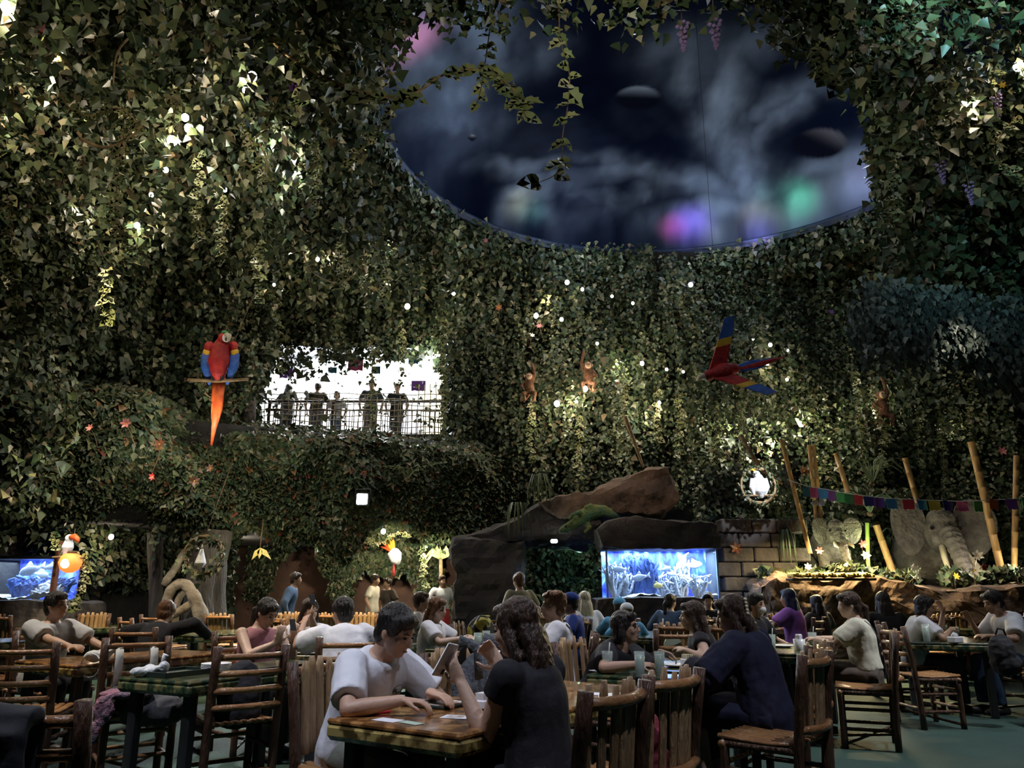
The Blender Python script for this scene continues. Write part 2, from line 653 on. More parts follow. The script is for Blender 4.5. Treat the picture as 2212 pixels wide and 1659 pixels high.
# ------------------------------------------------------------------ mezzanine: bulging ledge, soffit, lower room
MPATH = [(-9.0, 10.5), (-8.0, 12.4), (-6.6, 14.0), (-4.6, 15.2), (-2.4, 16.1), (-0.9, 16.7), (-0.2, 17.4)]
MDn = dense(MPATH)
MNn = path_normals(MDn, (0, 9))
mb = MB()
prof = [(0.0, 2.3), (0.25, 2.35), (0.45, 2.7), (0.5, 3.3), (0.4, 3.9), (0.0, 4.3), (-1.2, 4.32), (-4.0, 4.4)]
nM = len(MDn)
for off, z in prof:
    for i in range(nM):
        p = MDn[i] + MNn[i] * off
        mb.v.append((p[0], p[1], z))
for j in range(len(prof) - 1):
    for i in range(nM - 1):
        mb.f.append((j * nM + i, j * nM + i + 1, (j + 1) * nM + i + 1, (j + 1) * nM + i))
        mb.mi.append(0)
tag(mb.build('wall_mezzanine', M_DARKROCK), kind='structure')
vs = [(p[0], p[1], 2.32) for p in MDn] + [(p[0], 23.5, 2.32) for p in MDn]
poly_obj('ceiling_lower', vs, [(i, i + 1, nM + i + 1, nM + i) for i in range(nM - 1)], M_DARKROCK)
poly_obj('wall_back_lower', [(-14, 21.5, FZ), (2.2, 21.5, FZ), (2.2, 21.5, 2.4), (-14, 21.5, 2.4)], [(0, 1, 2, 3)], M_REDWALL)
# balcony corridor behind the opening
M_WHITEWALL = pm('white_corridor_wall', (0.85, 0.86, 0.9), (0.8, 0.82, 0.86), 2, 0.6)
M_CREAM = pm('cream_corridor_panel', (0.75, 0.66, 0.42), (0.68, 0.6, 0.38), 2, 0.6)
M_DARKCON = pm('grey_concrete', (0.10, 0.095, 0.085), (0.06, 0.058, 0.055), 4, 0.9, 0.3)
poly_obj('floor_balcony', [(-7, 18.0, 4.62), (-0.8, 18.0, 4.62), (-0.8, 23, 4.62), (-7, 23, 4.62)], [(0, 1, 2, 3)], M_WHITEWALL)
poly_obj('wall_balcony', [(-7, 22.5, 4.6), (-2.4, 22.5, 4.6), (-2.4, 22.5, 8.2), (-7, 22.5, 8.2)], [(0, 1, 2, 3)], M_WHITEWALL)
poly_obj('wall_balcony_2', [(-2.7, 22.4, 4.6), (-0.8, 19.2, 4.6), (-0.8, 19.2, 8.2), (-2.7, 22.4, 8.2)], [(0, 1, 2, 3)], M_CREAM)
poly_obj('wall_balcony_3', [(-7, 18.2, 4.6), (-7, 22.5, 4.6), (-7, 22.5, 8.2), (-7, 18.2, 8.2)], [(0, 1, 2, 3)], M_WHITEWALL)
poly_obj('ceiling_balcony', [(-7, 18.3, 8.1), (-0.8, 18.3, 8.1), (-0.8, 23, 8.1), (-7, 23, 8.1)], [(0, 1, 2, 3)], M_WHITEWALL)
light('corridor_light', 'AREA', (-4.4, 20.6, 8.0), 900, (0.93, 0.97, 1.0), target=(-4.4, 20.8, 4.6), size=3.5, size_y=2.6)
tag(MB().box((-3.75, 17.95, 4.62), (4.9, 0.35, 0.22)).build('trim_2', M_DARKCON), kind='structure')

# ================================================================== FOLIAGE
LT = np.array([(0, 0, 0), (0.44, 0.22, 0.07), (0, 1.0, -0.12), (-0.44, 0.22, 0.07), (0, 0.36, -0.05)], float)
LTF = np.array([(4, 0, 1), (4, 1, 2), (4, 2, 3), (4, 3, 0)])

GREEN = np.array([(0.034, 0.056, 0.026), (0.056, 0.082, 0.036), (0.092, 0.112, 0.050), (0.14, 0.142, 0.07), (0.036, 0.066, 0.042), (0.22, 0.21, 0.13), (0.11, 0.082, 0.045)])
GP = np.array([0.26, 0.25, 0.18, 0.11, 0.11, 0.05, 0.04])


def leaf_cloud(name, P, OUT, size, label, cat='ivy', pal=GREEN, pw=GP, down=0.9, mat=None, rand=0.7, stuff=True, face_up=0.35):
    n = len(P)
    size = np.asarray(size) * rng.uniform(0.65, 1.35, n)
    Y = OUT * 0.45 + np.array([0, 0, -down]) + rng.normal(0, rand, (n, 3)) * np.array([1, 1, 0.7])
    Y /= np.linalg.norm(Y, axis=1)[:, None]
    Z = OUT + np.array([0, 0, face_up]) + rng.normal(0, 0.5, (n, 3))
    Z -= (Z * Y).sum(1)[:, None] * Y
    Z /= np.linalg.norm(Z, axis=1)[:, None] + 1e-9
    X = np.cross(Y, Z)
    w = rng.uniform(0.75, 1.15, n)
    T = LT
    V = P[:, None, :] + size[:, None, None] * (T[None, :, 0:1] * w[:, None, None] * X[:, None, :] + T[None, :, 1:2] * Y[:, None, :] + T[None, :, 2:3] * Z[:, None, :])
    F = (np.arange(n)[:, None, None] * len(T) + LTF[None]).reshape(-1, 3)
    c = pal[rng.choice(len(pal), n, p=pw)] * rng.uniform(0.7, 1.3, (n, 1))
    # clumps of plants with their own leaf colour
    tint = fbm(P * 0.9 + 3.3, 3, 77)[:, None]
    c = c * (0.55 + 0.9 * tint)
    C = np.repeat(c, len(T), axis=0)
    me = npmesh(name, V.reshape(-1, 3), F, mat or M_LEAF, C)
    o = obj(name, me)
    return tag(o, label, cat, kind='stuff') if stuff else o


def path_sample(path, nrm, n):
    seg = np.linalg.norm(np.diff(path, axis=0), axis=1)
    cum = np.concatenate([[0], np.cumsum(seg)])
    s = rng.uniform(0, cum[-1], n)
    x = np.interp(s, cum, path[:, 0])
    y = np.interp(s, cum, path[:, 1])
    nx = np.interp(s, cum, nrm[:, 0])
    ny = np.interp(s, cum, nrm[:, 1])
    return np.column_stack([x, y]), np.column_stack([nx, ny])


def strands(P0, OUT, length, spacing=0.07, jit=0.05):
    """hang a leafy strand from each start point"""
    k = np.maximum(2, (length / spacing).astype(int))
    idx = np.repeat(np.arange(len(P0)), k)
    j = np.concatenate([np.arange(m) for m in k])
    P = P0[idx].copy()
    P[:, 2] -= j * spacing
    wob = 0.12 * np.sin(j * spacing * 3.0 + idx * 1.7)
    P[:, 0] += wob * np.cos(idx * 2.1)
    P[:, 1] += wob * np.sin(idx * 2.1) * 0.4
    P += rng.normal(0, jit, P.shape)
    return P, OUT[idx]


def wall_foliage(name, label, i0, i1, z0, z1, nstr, nrand, size, bulge=0.9, cond=None, lmax=2.2, cat='ivy', void=0.45, trails=0):
    def base_off(P):
        return lean(P[:, 2]) + (fbm(P * 0.7, 3, 5) - 0.5) * 0.9 + 0.06

    def clump(P):
        return np.clip((fbm(P * np.array([0.95, 0.95, 0.6]), 3, 15) - 0.36) * 3.0, 0, 1) * np.clip((9.3 - P[:, 2]) / 1.6, 0.1, 1)
    p, nn = path_sample(WD[i0:i1 + 1], WN[i0:i1 + 1], nstr)
    P0 = np.column_stack([p, rng.uniform(z0, z1 + 0.4, nstr)])
    k = (fbm(P0 * np.array([0.8, 0.8, 0.55]) + 9, 3, 35) + rng.normal(0, 0.06, nstr)) > void
    P0, nn = P0[k], nn[k]
    O = np.column_stack([nn, np.zeros(len(nn))])
    so = clump(P0) * bulge * rng.uniform(0.5, 1.15, len(P0)) + rng.uniform(0.02, 0.3, len(P0))
    ln = rng.uniform(0.25, 1.0, len(P0)) ** 1.5 * lmax
    P, idx = strands(P0, np.arange(len(P0)), ln, 0.065, 0.042)
    OO = O[idx]
    so = so[idx]
    p, nn = path_sample(WD[i0:i1 + 1], WN[i0:i1 + 1], nrand)
    P2 = np.column_stack([p, rng.uniform(z0, z1, nrand)])
    O2 = np.column_stack([nn, np.zeros(nrand)])
    so2 = clump(P2) * bulge * rng.uniform(0.2, 0.9, nrand)
    k = rng.uniform(0, 1, nrand) < 0.25 + clump(P2)
    P = np.concatenate([P, P2[k]])
    OO = np.concatenate([OO, O2[k]])
    so = np.concatenate([so, so2[k]])
    keep = (P[:, 2] > z0 - 0.3) & (P[:, 2] < CEIL + 0.1)
    P, OO, so = P[keep], OO[keep], so[keep]
    P = P + OO * (base_off(P) + so)[:, None]
    if cond is not None:
        k = cond(P)
        P, OO = P[k], OO[k]
    big = np.where(rng.uniform(0, 1, len(P)) < 0.06, 1.8, 1.0)
    # a few long trailing strands in front of the mass
    if trails:
        p, nn = path_sample(WD[i0:i1 + 1], WN[i0:i1 + 1], trails)
        P0 = np.column_stack([p, rng.uniform(z0 + 1.5, z1, trails)])
        T, idx = strands(P0, np.arange(trails), rng.uniform(0.8, 2.6, trails), 0.055, 0.025)
        TO = np.column_stack([nn, np.zeros(trails)])[idx]
        T = T + TO * (base_off(T) + 0.35 + clump(P0)[idx] * bulge * 0.9 + rng.uniform(0.0, 0.3, trails)[idx])[:, None]
        k = T[:, 2] > z0
        if cond is not None:
            k &= cond(T)
        P, OO = np.concatenate([P, T[k]]), np.concatenate([OO, TO[k]])
        big = np.concatenate([big, np.full(k.sum(), 0.85)])
    return leaf_cloud(name, P, OO, size * big, label, cat)


def not_balcony(P):
    top = 6.55 + 0.5 * np.sin(P[:, 0] * 2.0 + 1) * 0.4 + (fbm(P * 1.5, 3, 8) - 0.5) * 1.6 - np.clip((-4.6 - P[:, 0]) * 0.55, 0, 1.3)
    inside = (P[:, 0] > OPX0 + 0.1) & (P[:, 0] < OPX1 - 0.1) & (P[:, 2] > 4.55) & (P[:, 2] < top) & (P[:, 1] > 16)
    few = rng.uniform(0, 1, len(P)) < 0.018
    return ~inside | few


i6 = int(np.argmin(np.abs(WD[:, 0] + 8.95) + np.abs(WD[:, 1] - 7.5)))
wall_foliage('ivy_foliage', 'dense ivy covering the tall curved wall left of the bright balcony', i6, iL, 2.6, 8.9, 3400, 11000, 0.14, 1.3, trails=160)
wall_foliage('ivy_foliage', 'ivy curtain hanging over and around the bright balcony opening', iL, iM, 4.4, 8.9, 3000, 9000, 0.115, 1.0, not_balcony, trails=150)
wall_foliage('ivy_foliage', 'dark ivy covering the back wall below the painted dome', iM, iR, 2.2, 8.9, 6000, 17000, 0.105, 1.1, lambda P: ~((P[:, 0] < 6.2) & (P[:, 2] < 2.9)), trails=320)
wall_foliage('ivy_foliage', 'ivy on the side wall beyond the large elephant', iR, len(WD) - 30, 0.6, 8.9, 900, 6000, 0.15, 0.9)

# ceiling foliage around the dome
n = 52000
x = rng.uniform(-9, 12.5, n)
y = rng.uniform(6.5, 18.5, n)
dd = np.hypot(x - DCX, y - DCY)
k = (dd > DR + 0.02) & (dd < 11.5) & (y < 18)
P = np.column_stack([x[k], y[k], CEIL - 0.05 - rng.uniform(0, 0.35, k.sum()) - 0.5 * fbm(np.column_stack([x[k], y[k], x[k] * 0]) * 0.8, 3, 4)])
O = np.tile([0, -0.35, -1.0], (k.sum(), 1))
P0 = P[::9]
Ps, Os = strands(P0, O[::9], rng.uniform(0.1, 1.3, len(P0)) ** 2, 0.08)
leaf_cloud('ceiling_ivy_foliage', np.concatenate([P, Ps]), np.concatenate([O, Os]), 0.15, 'ivy matting the ceiling all around the painted dome', face_up=-0.2)
# dome rim fringe
n = 2600
a = rng.uniform(0, 2 * math.pi, n)
r = DR + rng.uniform(-0.12, 0.5, n)
P0 = np.column_stack([DCX + r * np.cos(a), DCY + r * np.sin(a), CEIL + rng.uniform(-0.15, 0.12, n)])
O = np.column_stack([-np.cos(a), -np.sin(a), np.full(n, -0.3)])
Ps, Os = strands(P0, O, rng.uniform(0.05, 0.55, n), 0.07)
leaf_cloud('rim_ivy_foliage', Ps, Os, 0.13, 'leafy ivy fringe along the rim of the painted dome')
# near rim: long fringe that hangs into the top of the picture
n = 760
x = rng.uniform(-1.8, 6.6, n)
y = 6.35 + rng.uniform(-0.3, 0.3, n) + 0.02 * (x - 3) ** 2
ln = 2.38 + 0.22 * np.sin(x * 2.3) + rng.uniform(-0.4, 0.22, n) - 0.35 * np.exp(-((x - 0.55) / 0.5) ** 2) + 0.25 * np.clip((x - 1.8) / 1.0, 0, 1)
P0 = np.column_stack([x, y, np.full(n, CEIL)])
x2 = rng.uniform(5.6, 9.4, 330)
P0 = np.concatenate([P0, np.column_stack([x2, rng.uniform(7.4, 9.4, 330), np.full(330, CEIL)])])
ln = np.concatenate([ln, rng.uniform(0.5, 1.9, 330)])
n = len(P0)
Ps, Os = strands(P0, np.tile([0, -1.0, -0.2], (n, 1)), ln, 0.1)
leaf_cloud('hanging_ivy_foliage', Ps, Os, 0.11, 'dense ivy fringe hanging along the top of the picture before the dome')
# canopy mass on the right, in front of the dome edge
n = 1900
x = rng.uniform(3.9, 11.0, n)
y = np.where(x < 5.5, rng.uniform(8.6, 9.8, n), rng.uniform(9.3, 12.5, n) + (x - 5.3) * 0.3)
ln = 2.6 + (fbm(np.column_stack([x, y, x * 0]) * 0.7, 3, 6) - 0.5) * 2.2 + np.clip((x - 5.6) * 0.5, 0, 1.1) - np.clip(1.0 - (x - 5.3) / 0.9, 0, 1) * 1.5
ln = np.where(x < 5.5, np.clip((x - 3.9) * 1.0, 0.1, 1.6), np.minimum(ln, 1.5 + (x - 5.3) * 4.0))
P0 = np.column_stack([x, y, np.full(n, CEIL)])
O = np.tile([-0.35, -0.9, 0.0], (n, 1))
k = (x < 5.5) | (x > 0.535 * y)
P0, O, ln = P0[k], O[k], ln[k]
Ps, Os = strands(P0, O, np.clip(ln * rng.uniform(0.55, 1.0, len(ln)), 0.2, 5), 0.075, 0.09)
leaf_cloud('canopy_foliage', Ps, Os, 0.145, 'heavy leafy canopy hanging at the right side of the dome', 'foliage')
# mezzanine ledge foliage
n = 52000
p, nn = path_sample(MDn, MNn, n)
t = rng.uniform(0, 1, n)
za = np.interp(t, [0, 0.12, 0.45, 0.8, 1.0], [2.2, 2.45, 3.4, 4.3, 4.75])
oo = np.interp(t, [0, 0.12, 0.45, 0.8, 1.0], [0.1, 0.45, 0.6, 0.25, -0.7])
P = np.column_stack([p, za])
O = np.column_stack([nn, np.zeros(n)])
oo = oo + np.clip(fbm(P * 0.75, 3, 25) - 0.38, 0, 1) * 2.0 * rng.uniform(0.5, 1, n)
P = P + O * oo[:, None]
P[:, 2] += (fbm(P * 0.9, 3, 26) - 0.5) * 0.9 * np.where(t < 0.2, 1.2, 0.4)
LEDGE_PAL = np.concatenate([GREEN, [(0.19, 0.06, 0.03), (0.16, 0.085, 0.03)]])
LEDGE_W = np.concatenate([GP * 0.95, [0.025, 0.025]])
k = P[:, 0] > -6.9
P[:, 2] -= 0.22 * np.clip((P[:, 0] + 6.6) / 0.6, 0, 1) * np.clip((t - 0.6) / 0.2, 0, 1)
leaf_cloud('ledge_foliage', P[k], O[k], 0.135, 'thick leafy ledge bulging out below the bright balcony', 'foliage', LEDGE_PAL, LEDGE_W, face_up=0.8)
leaf_cloud('ledge_foliage', P[~k], O[~k], 0.15, 'leafy ledge with reddish leaves above the blue tank at the edge', 'foliage', LEDGE_PAL, LEDGE_W, face_up=0.8)
# hanging ivy below the ledge
n = 500
p, nn = path_sample(MDn, MNn, n)
P0 = np.column_stack([p + nn * rng.uniform(-1.5, 0.4, (n, 1)), np.full(n, 2.45)])
dens = fbm(P0 * 1.1, 2, 41)
k = dens > 0.45
Ps, Os = strands(P0[k], np.column_stack([nn[k], np.zeros(k.sum())]), rng.uniform(0.1, 0.9, k.sum()) * (dens[k] * 1.2), 0.06)
leaf_cloud('drooping_foliage', Ps, Os, 0.11, 'ivy drooping from under the mezzanine ledge', 'foliage')
# dark ivy on the lower back wall
n = 9000
P = np.column_stack([rng.uniform(-7, -1.0, n), np.full(n, 20.8), rng.uniform(0.6, 2.5, n)])
k = fbm(P * np.array([0.9, 1, 0.9]), 3, 51) + (P[:, 2] - 1.6) * 0.2 > 0.56
leaf_cloud('lower_ivy_foliage', P[k], np.tile([0, -1.0, 0], (k.sum(), 1)), 0.12, 'dark ivy patches on the brown wall under the mezzanine')
j0 = int(np.argmin(np.abs(WD[:, 0] + 8.4) + np.abs(WD[:, 1] - 13.5)))
p, nn = path_sample(WD[j0:iL + 1], WN[j0:iL + 1], 9000)
P = np.column_stack([p + nn * rng.uniform(0.1, 0.55, (9000, 1)), rng.uniform(0.4, 2.5, 9000)])
k = fbm(P * 1.1, 3, 53) + (P[:, 2] - 1.5) * 0.06 > 0.47
leaf_cloud('lower_ivy_foliage', P[k], np.column_stack([nn, np.zeros(9000)])[k], 0.13, 'dark ivy on the low wall between the left tank and the twisted roots')
# hanging grey moss on the right
n = 800
x = rng.uniform(5.5, 9.4, n)
y = 11.2 + rng.uniform(-0.4, 0.6, n)
top = 5.6 - np.clip((x - 5.5) * 0.16, 0, 2)
ln = 0.45 + 0.75 * fbm(np.column_stack([x * 1.6, x * 0, x * 0]), 3, 12) + np.clip((x - 6.8) * 0.25, -0.2, 0.6)
P0 = np.column_stack([x, y, top + rng.uniform(-0.3, 0.3, n)])
Ps, Os = strands(P0, np.tile([0, -1.0, 0], (n, 1)), ln, 0.045, 0.03)
MOSS = np.array([(0.10, 0.13, 0.12), (0.07, 0.09, 0.085), (0.14, 0.17, 0.15)])
leaf_cloud('hanging_moss_foliage', Ps, Os, 0.10, 'grey hanging moss draped under the canopy at the side', 'moss', MOSS, np.array([0.4, 0.35, 0.25]), down=2.2, rand=0.3)
# ================================================================== LAMPS IN THE IVY
def hit_shell(px, py, off=0.9):
    """where the view ray meets the ivy wall, ledge or ceiling; moved off the surface into the room"""
    r = ray(px, py)
    best = (CEIL - CAM_Z) / r.z if r.z > 0.02 else 60
    nrm = Vector((0, 0, -1))
    for path, nn, z0, z1 in ((WD, WN, 0, 9.1), (MDn + MNn * 0.5, MNn, 2.2, 4.4)):
        for i in range(len(path) - 1):
            a, b = path[i], path[i + 1]
            e = b - a
            den = r.x * e[1] - r.y * e[0]
            if abs(den) < 1e-9:
                continue
            t = (a[0] * e[1] - a[1] * e[0]) / den
            u = (a[0] * r.y - a[1] * r.x) / den
            if t > 1 and 0 <= u <= 1 and z0 <= CAM_Z + r.z * t <= z1 and t < best:
                best = t
                nrm = Vector((nn[i][0], nn[i][1], 0))
    p = Vector((0, 0, CAM_Z)) + r * best
    if nrm.z == 0:
        off = off + float(lean(p.z)) + 0.2
    return p + nrm * off, nrm


M_BULB = glow('bulb_glow_warm', (1.0, 0.93, 0.8), 30)
M_FLOOD = glow('floodlight_glow', (0.80, 0.95, 1.0), 55)
M_BLACK = pm('black_metal', (0.02, 0.02, 0.022), (0.012, 0.012, 0.013), 10, 0.5)
bulb_me = MB().ell((0, 0, 0), (0.04, 0.04, 0.045), seg=10, ring=8).mesh('bulb', M_BULB)
sock_me = MB().lathe([(0.02, 0.045), (0.028, 0.05), (0.03, 0.10), (0.012, 0.12)], n=8).mesh('socket', M_BLACK)


def bulb(px, py, label, s=1.0, e=0.0, off=1.0, col=WARM, drop=0.0):
    p, nn = hit_shell(px, py, 0)
    # keep on the view ray, in front of the leaves
    r = ray(px, py)
    t = (p.y / r.y) - off
    p = Vector((0, 0, CAM_Z)) + r * t
    o = empty('light_bulb', p, 0, label, 'light bulb', 'small bulbs glowing in the ivy', s)
    obj('bulb', bulb_me, o)
    obj('socket', sock_me, o, rot=(-0.7, 0.2 * math.sin(px), 0))
    if e:
        light('bulb_light', 'POINT', p + Vector((0, -0.12, -0.12)), e, col, 0.06)
    return p


for px, py, s, e, lab in [
        (545, 165, 1.5, 60, 'bright bulb in the ivy left of the dome, larger one of two'), (530, 195, 1.0, 0, 'small bulb just under the larger bulb left of the dome'),
        (400, 254, 1.3, 50, 'upper bulb of the very bright pair in the left ivy'), (408, 277, 1.6, 40, 'lower bulb of the very bright pair in the left ivy'),
        (372, 304, 1.9, 70, 'broad glowing bulb above a white-lit leaf in the left ivy'), (358, 367, 1.1, 25, 'single bulb below the white-lit leaf in the left ivy'),
        (327, 421, 1.0, 0, 'bulb first in the slanting row of three in the left ivy'), (312, 453, 0.8, 0, 'smallest bulb of the slanting row of three in the left ivy'),
        (296, 487, 1.3, 70, 'lowest bulb of the slanting row in the left ivy, beside pale leaves'), (486, 410, 0.9, 12, 'lone bulb in dark ivy left of the dome edge'),
        (628, 551, 1.1, 35, 'bulb beside pale spiky leaves above the balcony'), (686, 560, 1.1, 20, 'left bulb of the pair in the ivy above the balcony'),
        (710, 565, 1.2, 20, 'right bulb of the pair in the ivy above the balcony'), (592, 615, 0.8, 10, 'faint bulb in the ivy above the scarlet macaw'),
        (806, 606, 0.8, 12, 'faint bulb in ivy above the middle of the balcony'), (880, 662, 1.5, 30, 'large bulb directly above the balcony opening'),
        (980, 634, 1.0, 14, 'bulb in ivy above the right end of the balcony'), (1225, 610, 1.2, 20, 'first bulb of the row under the dome rim'),
        (1258, 625, 0.9, 0, 'second bulb of the row under the dome rim'), (1322, 640, 0.8, 8, 'third bulb of the row under the dome rim'),
        (1367, 655, 0.8, 0, 'fourth and lowest bulb of the row under the dome rim'), (1492, 615, 1.2, 22, 'single bulb under the dome rim above the flying macaw'),
        (1158, 682, 1.3, 40, 'left bulb of two beside pink orchids on the back wall'), (1213, 690, 1.0, 0, 'right bulb of two beside pink orchids on the back wall'),
        (1387, 785, 1.1, 25, 'bulb left of the flying macaw, above the others'), (1440, 798, 0.8, 8, 'bulb nearest the flying macaw on its left'),
        (1476, 803, 0.7, 0, 'tiny bulb at the beak of the flying macaw'), (1290, 742, 0.8, 8, 'small bulb above the hanging monkey'),
        (1264, 840, 1.4, 55, 'bulb glowing at the hanging monkey'), (1203, 872, 1.5, 70, 'bulb below and left of the hanging monkey'),
        (1424, 870, 0.9, 30, 'bulb in lit ivy below the flying macaw'), (1664, 745, 1.0, 0, 'bulb above the tail of the flying macaw'),
        (1627, 733, 0.6, 0, 'tiny bulb above the flying macaw'), (1702, 757, 0.6, 0, 'tiny bulb just right of the flying macaw'),
        (1658, 786, 0.8, 10, 'bulb under the tail tip of the flying macaw'), (1700, 820, 0.8, 20, 'bulb in ivy below the tail of the flying macaw'),
        (2085, 222, 1.4, 40, 'bulb with a green halo in the canopy beside the dome'), (2200, 143, 1.6, 45, 'bulb at the edge of the picture in the canopy'),
        (15, 15, 1.6, 60, 'bulb in the top corner above the left ivy'), (2026, 330, 0.9, 0, 'pale blue bulb in the canopy beside the dome'),
        (240, 1160, 1.1, 30, 'bulb under the ledge right of the toucan'), (828, 1148, 1.1, 16, 'bulb in a vine ring under the mezzanine'), (836, 1168, 0.9, 8, 'bulb below the vine ring under the mezzanine')]:
    bulb(px, py, lab, s, e * 0.5, off=2.1 if px < 800 and py < 700 else (1.5 if py < 1000 else 1.0))

# flood lights on the ledge
for px, py, d, w, h, e, lab in [(782, 1078, 14.6, 0.20, 0.20, 260, 'square white floodlight glaring on the leafy ledge'), (685, 1169, 15.6, 0.24, 0.13, 90, 'wide white floodlight under the leafy ledge'),
                                (1197, 1169, 13.55, 0.12, 0.06, 22, 'small white lamp under the rock beside the blue tank')]:
    p = Wd(px, py, d)
    o = empty('floodlight', p, 0, lab, 'floodlight')
    hs = MB().box((0, 0.05, 0), (w * 1.25, 0.08, h * 1.25), ch=0.02).build('housing', M_BLACK, o, smooth=False)
    MB().box((0, 0, 0), (w, 0.04, h), ch=0.018).build('lens', M_FLOOD, hs, smooth=False)
    MB().tube([(-w * 0.7, 0.06, 0), (-w * 0.7, 0.1, h), (w * 0.7, 0.1, h), (w * 0.7, 0.06, 0)], 0.012, 6).build('bracket', M_BLACK, o)
    MB().tube([(0, 0.08, 0), (0, 0.6, 0.2)], 0.015, 6).build('mounting_arm', M_BLACK, o)
    light('flood_beam', 'SPOT', p + Vector((0, -0.08, 0)), e * 3, (0.82, 0.93, 1.0), 0.08, p + Vector((-0.1, -4, -1.8)), 120, 0.8)

# wall-wash spots: warm stage lamps under the ceiling, aimed steeply down the ivy
for px, py, away, e, ang, c in [
        (200, 260, 2.6, 300, 75, (1.0, 0.90, 0.70)), (480, 420, 2.8, 110, 70, (1.0, 0.93, 0.78)), (100, 620, 3.2, 60, 60, (1.0, 0.9, 0.7)),
        (480, 1040, 3.5, 420, 50, (1.0, 0.92, 0.72)), (200, 1020, 3.5, 330, 50, (1.0, 0.92, 0.72)), (900, 1050, 3.4, 120, 42, (1.0, 0.94, 0.80)), (720, 640, 2.6, 140, 60, (0.97, 0.97, 0.85)),
        (1180, 900, 3.0, 300, 36, (1.0, 0.88, 0.62)), (1380, 920, 3.0, 260, 36, (1.0, 0.88, 0.62)), (1040, 640, 3.0, 45, 60, (0.95, 0.97, 0.9)),
        (1650, 980, 3.0, 520, 34, (1.0, 0.86, 0.58)), (1500, 700, 3.0, 30, 66, (0.9, 0.95, 0.95)), (1850, 960, 3.0, 180, 38, (1.0, 0.86, 0.6)),
        (2060, 1080, 3.2, 520, 40, (1.0, 0.84, 0.56)), (1800, 1160, 3.4, 420, 26, (1.0, 0.86, 0.6)), (150, 1000, 3.4, 260, 50, (1.0, 0.9, 0.7))]:
    p, nn = hit_shell(px, py, 0)
    if nn.z:
        nn = Vector((0, -1, 0))
    s = p + nn * away
    s.z = min(8.5, p.z + 5.0)
    light('wall_wash_spot', 'SPOT', s, e * (0.62 if px < 1000 else 0.45), c, 0.06, p, ang, 1.0)
for (sx, sy, sz), (px, py), e, ang, c in [
        ((3.0, 4.0, 6.5), (2080, 480), 800, 52, (0.40, 0.85, 0.95)), ((4.0, 3.0, 5.0), (2060, 740), 70, 50, (0.5, 0.75, 0.8)), ((5.0, 5.5, 8.0), (2100, 180), 180, 60, (0.9, 0.95, 0.85)),
        ((0.5, 2.6, 4.6), (1180, 120), 520, 60, (1.0, 0.92, 0.75)), ((-3.0, 3.5, 6.0), (330, 130), 260, 60, (1.0, 0.88, 0.65)),
        ((3.4, 2.6, 4.6), (1765, 90), 300, 40, (1.0, 0.93, 0.75))]:
    p, _ = hit_shell(px, py, 0)
    light('wall_wash_spot', 'SPOT', (sx, sy, sz), e * 0.9, c, 0.08, p, ang, 1.0)  # spots added on the camera side to brighten canopy, moss, ivy and vines
# point lights added close to the leaves: pools of bright light on ivy
for px, py, e, off, c in [
        (60, 110, 70, 1.3, (1.0, 0.8, 0.6)), (255, 420, 45, 0.9, WARM), (600, 215, 50, 1.0, (1, 0.95, 0.85)), (640, 300, 40, 0.9, (0.95, 1, 0.8)),
        (825, 470, 40, 0.8, (1, 0.97, 0.75)), (835, 560, 30, 0.8, (1, 0.95, 0.75)), (600, 560, 30, 0.8, (1, 0.97, 0.85)), (1690, 950, 90, 0.9, (1, 0.9, 0.6)),
        (1630, 985, 110, 0.8, (1, 0.93, 0.7)), (1240, 900, 60, 0.8, (1, 0.9, 0.65)), (1330, 830, 30, 0.8, (1, 0.95, 0.7)), (1380, 930, 40, 0.9, (1, 0.9, 0.65)),
        (2120, 380, 25, 0.9, (1, 0.9, 0.7)), (1760, 100, 18, 1.5, (1, 0.95, 0.75)), (30, 480, 30, 0.9, (1, 0.8, 0.6)),
        (1850, 920, 40, 0.9, (1, 0.9, 0.65)), (2020, 960, 35, 0.9, (1, 0.9, 0.65)), (1540, 960, 35, 0.9, (1, 0.9, 0.65)), (560, 1010, 30, 1.2, (1, 0.93, 0.75)),
        (350, 960, 40, 1.3, (1, 0.93, 0.75)), (200, 1040, 40, 1.3, (1, 0.9, 0.7)), (930, 800, 40, 0.7, (0.95, 1, 0.9)), (1180, 700, 20, 0.8, WARM)]:
    p, nn = hit_shell(px, py, off)
    light('added_ivy_light', 'POINT', p + Vector((0, 0, 0.15)), e * 0.75, c, 0.05)
# ================================================================== BACKGROUND THINGS
def remesh(o, vox, smooth=3, disp=0.0, dscale=0.1):
    m = o.modifiers.new('Remesh', 'REMESH')
    m.mode = 'VOXEL'
    m.voxel_size = vox
    m.use_smooth_shade = True
    if disp:
        t = bpy.data.textures.new('clouds', 'CLOUDS')
        t.noise_scale = dscale
        t.noise_depth = 3
        d = o.modifiers.new('Displace', 'DISPLACE')
        d.texture = t
        d.texture_coords = 'LOCAL'
        d.strength = disp
        d.mid_level = 0.5
    if smooth:
        s = o.modifiers.new('Smooth', 'SMOOTH')
        s.factor = 0.5
        s.iterations = smooth
    return o


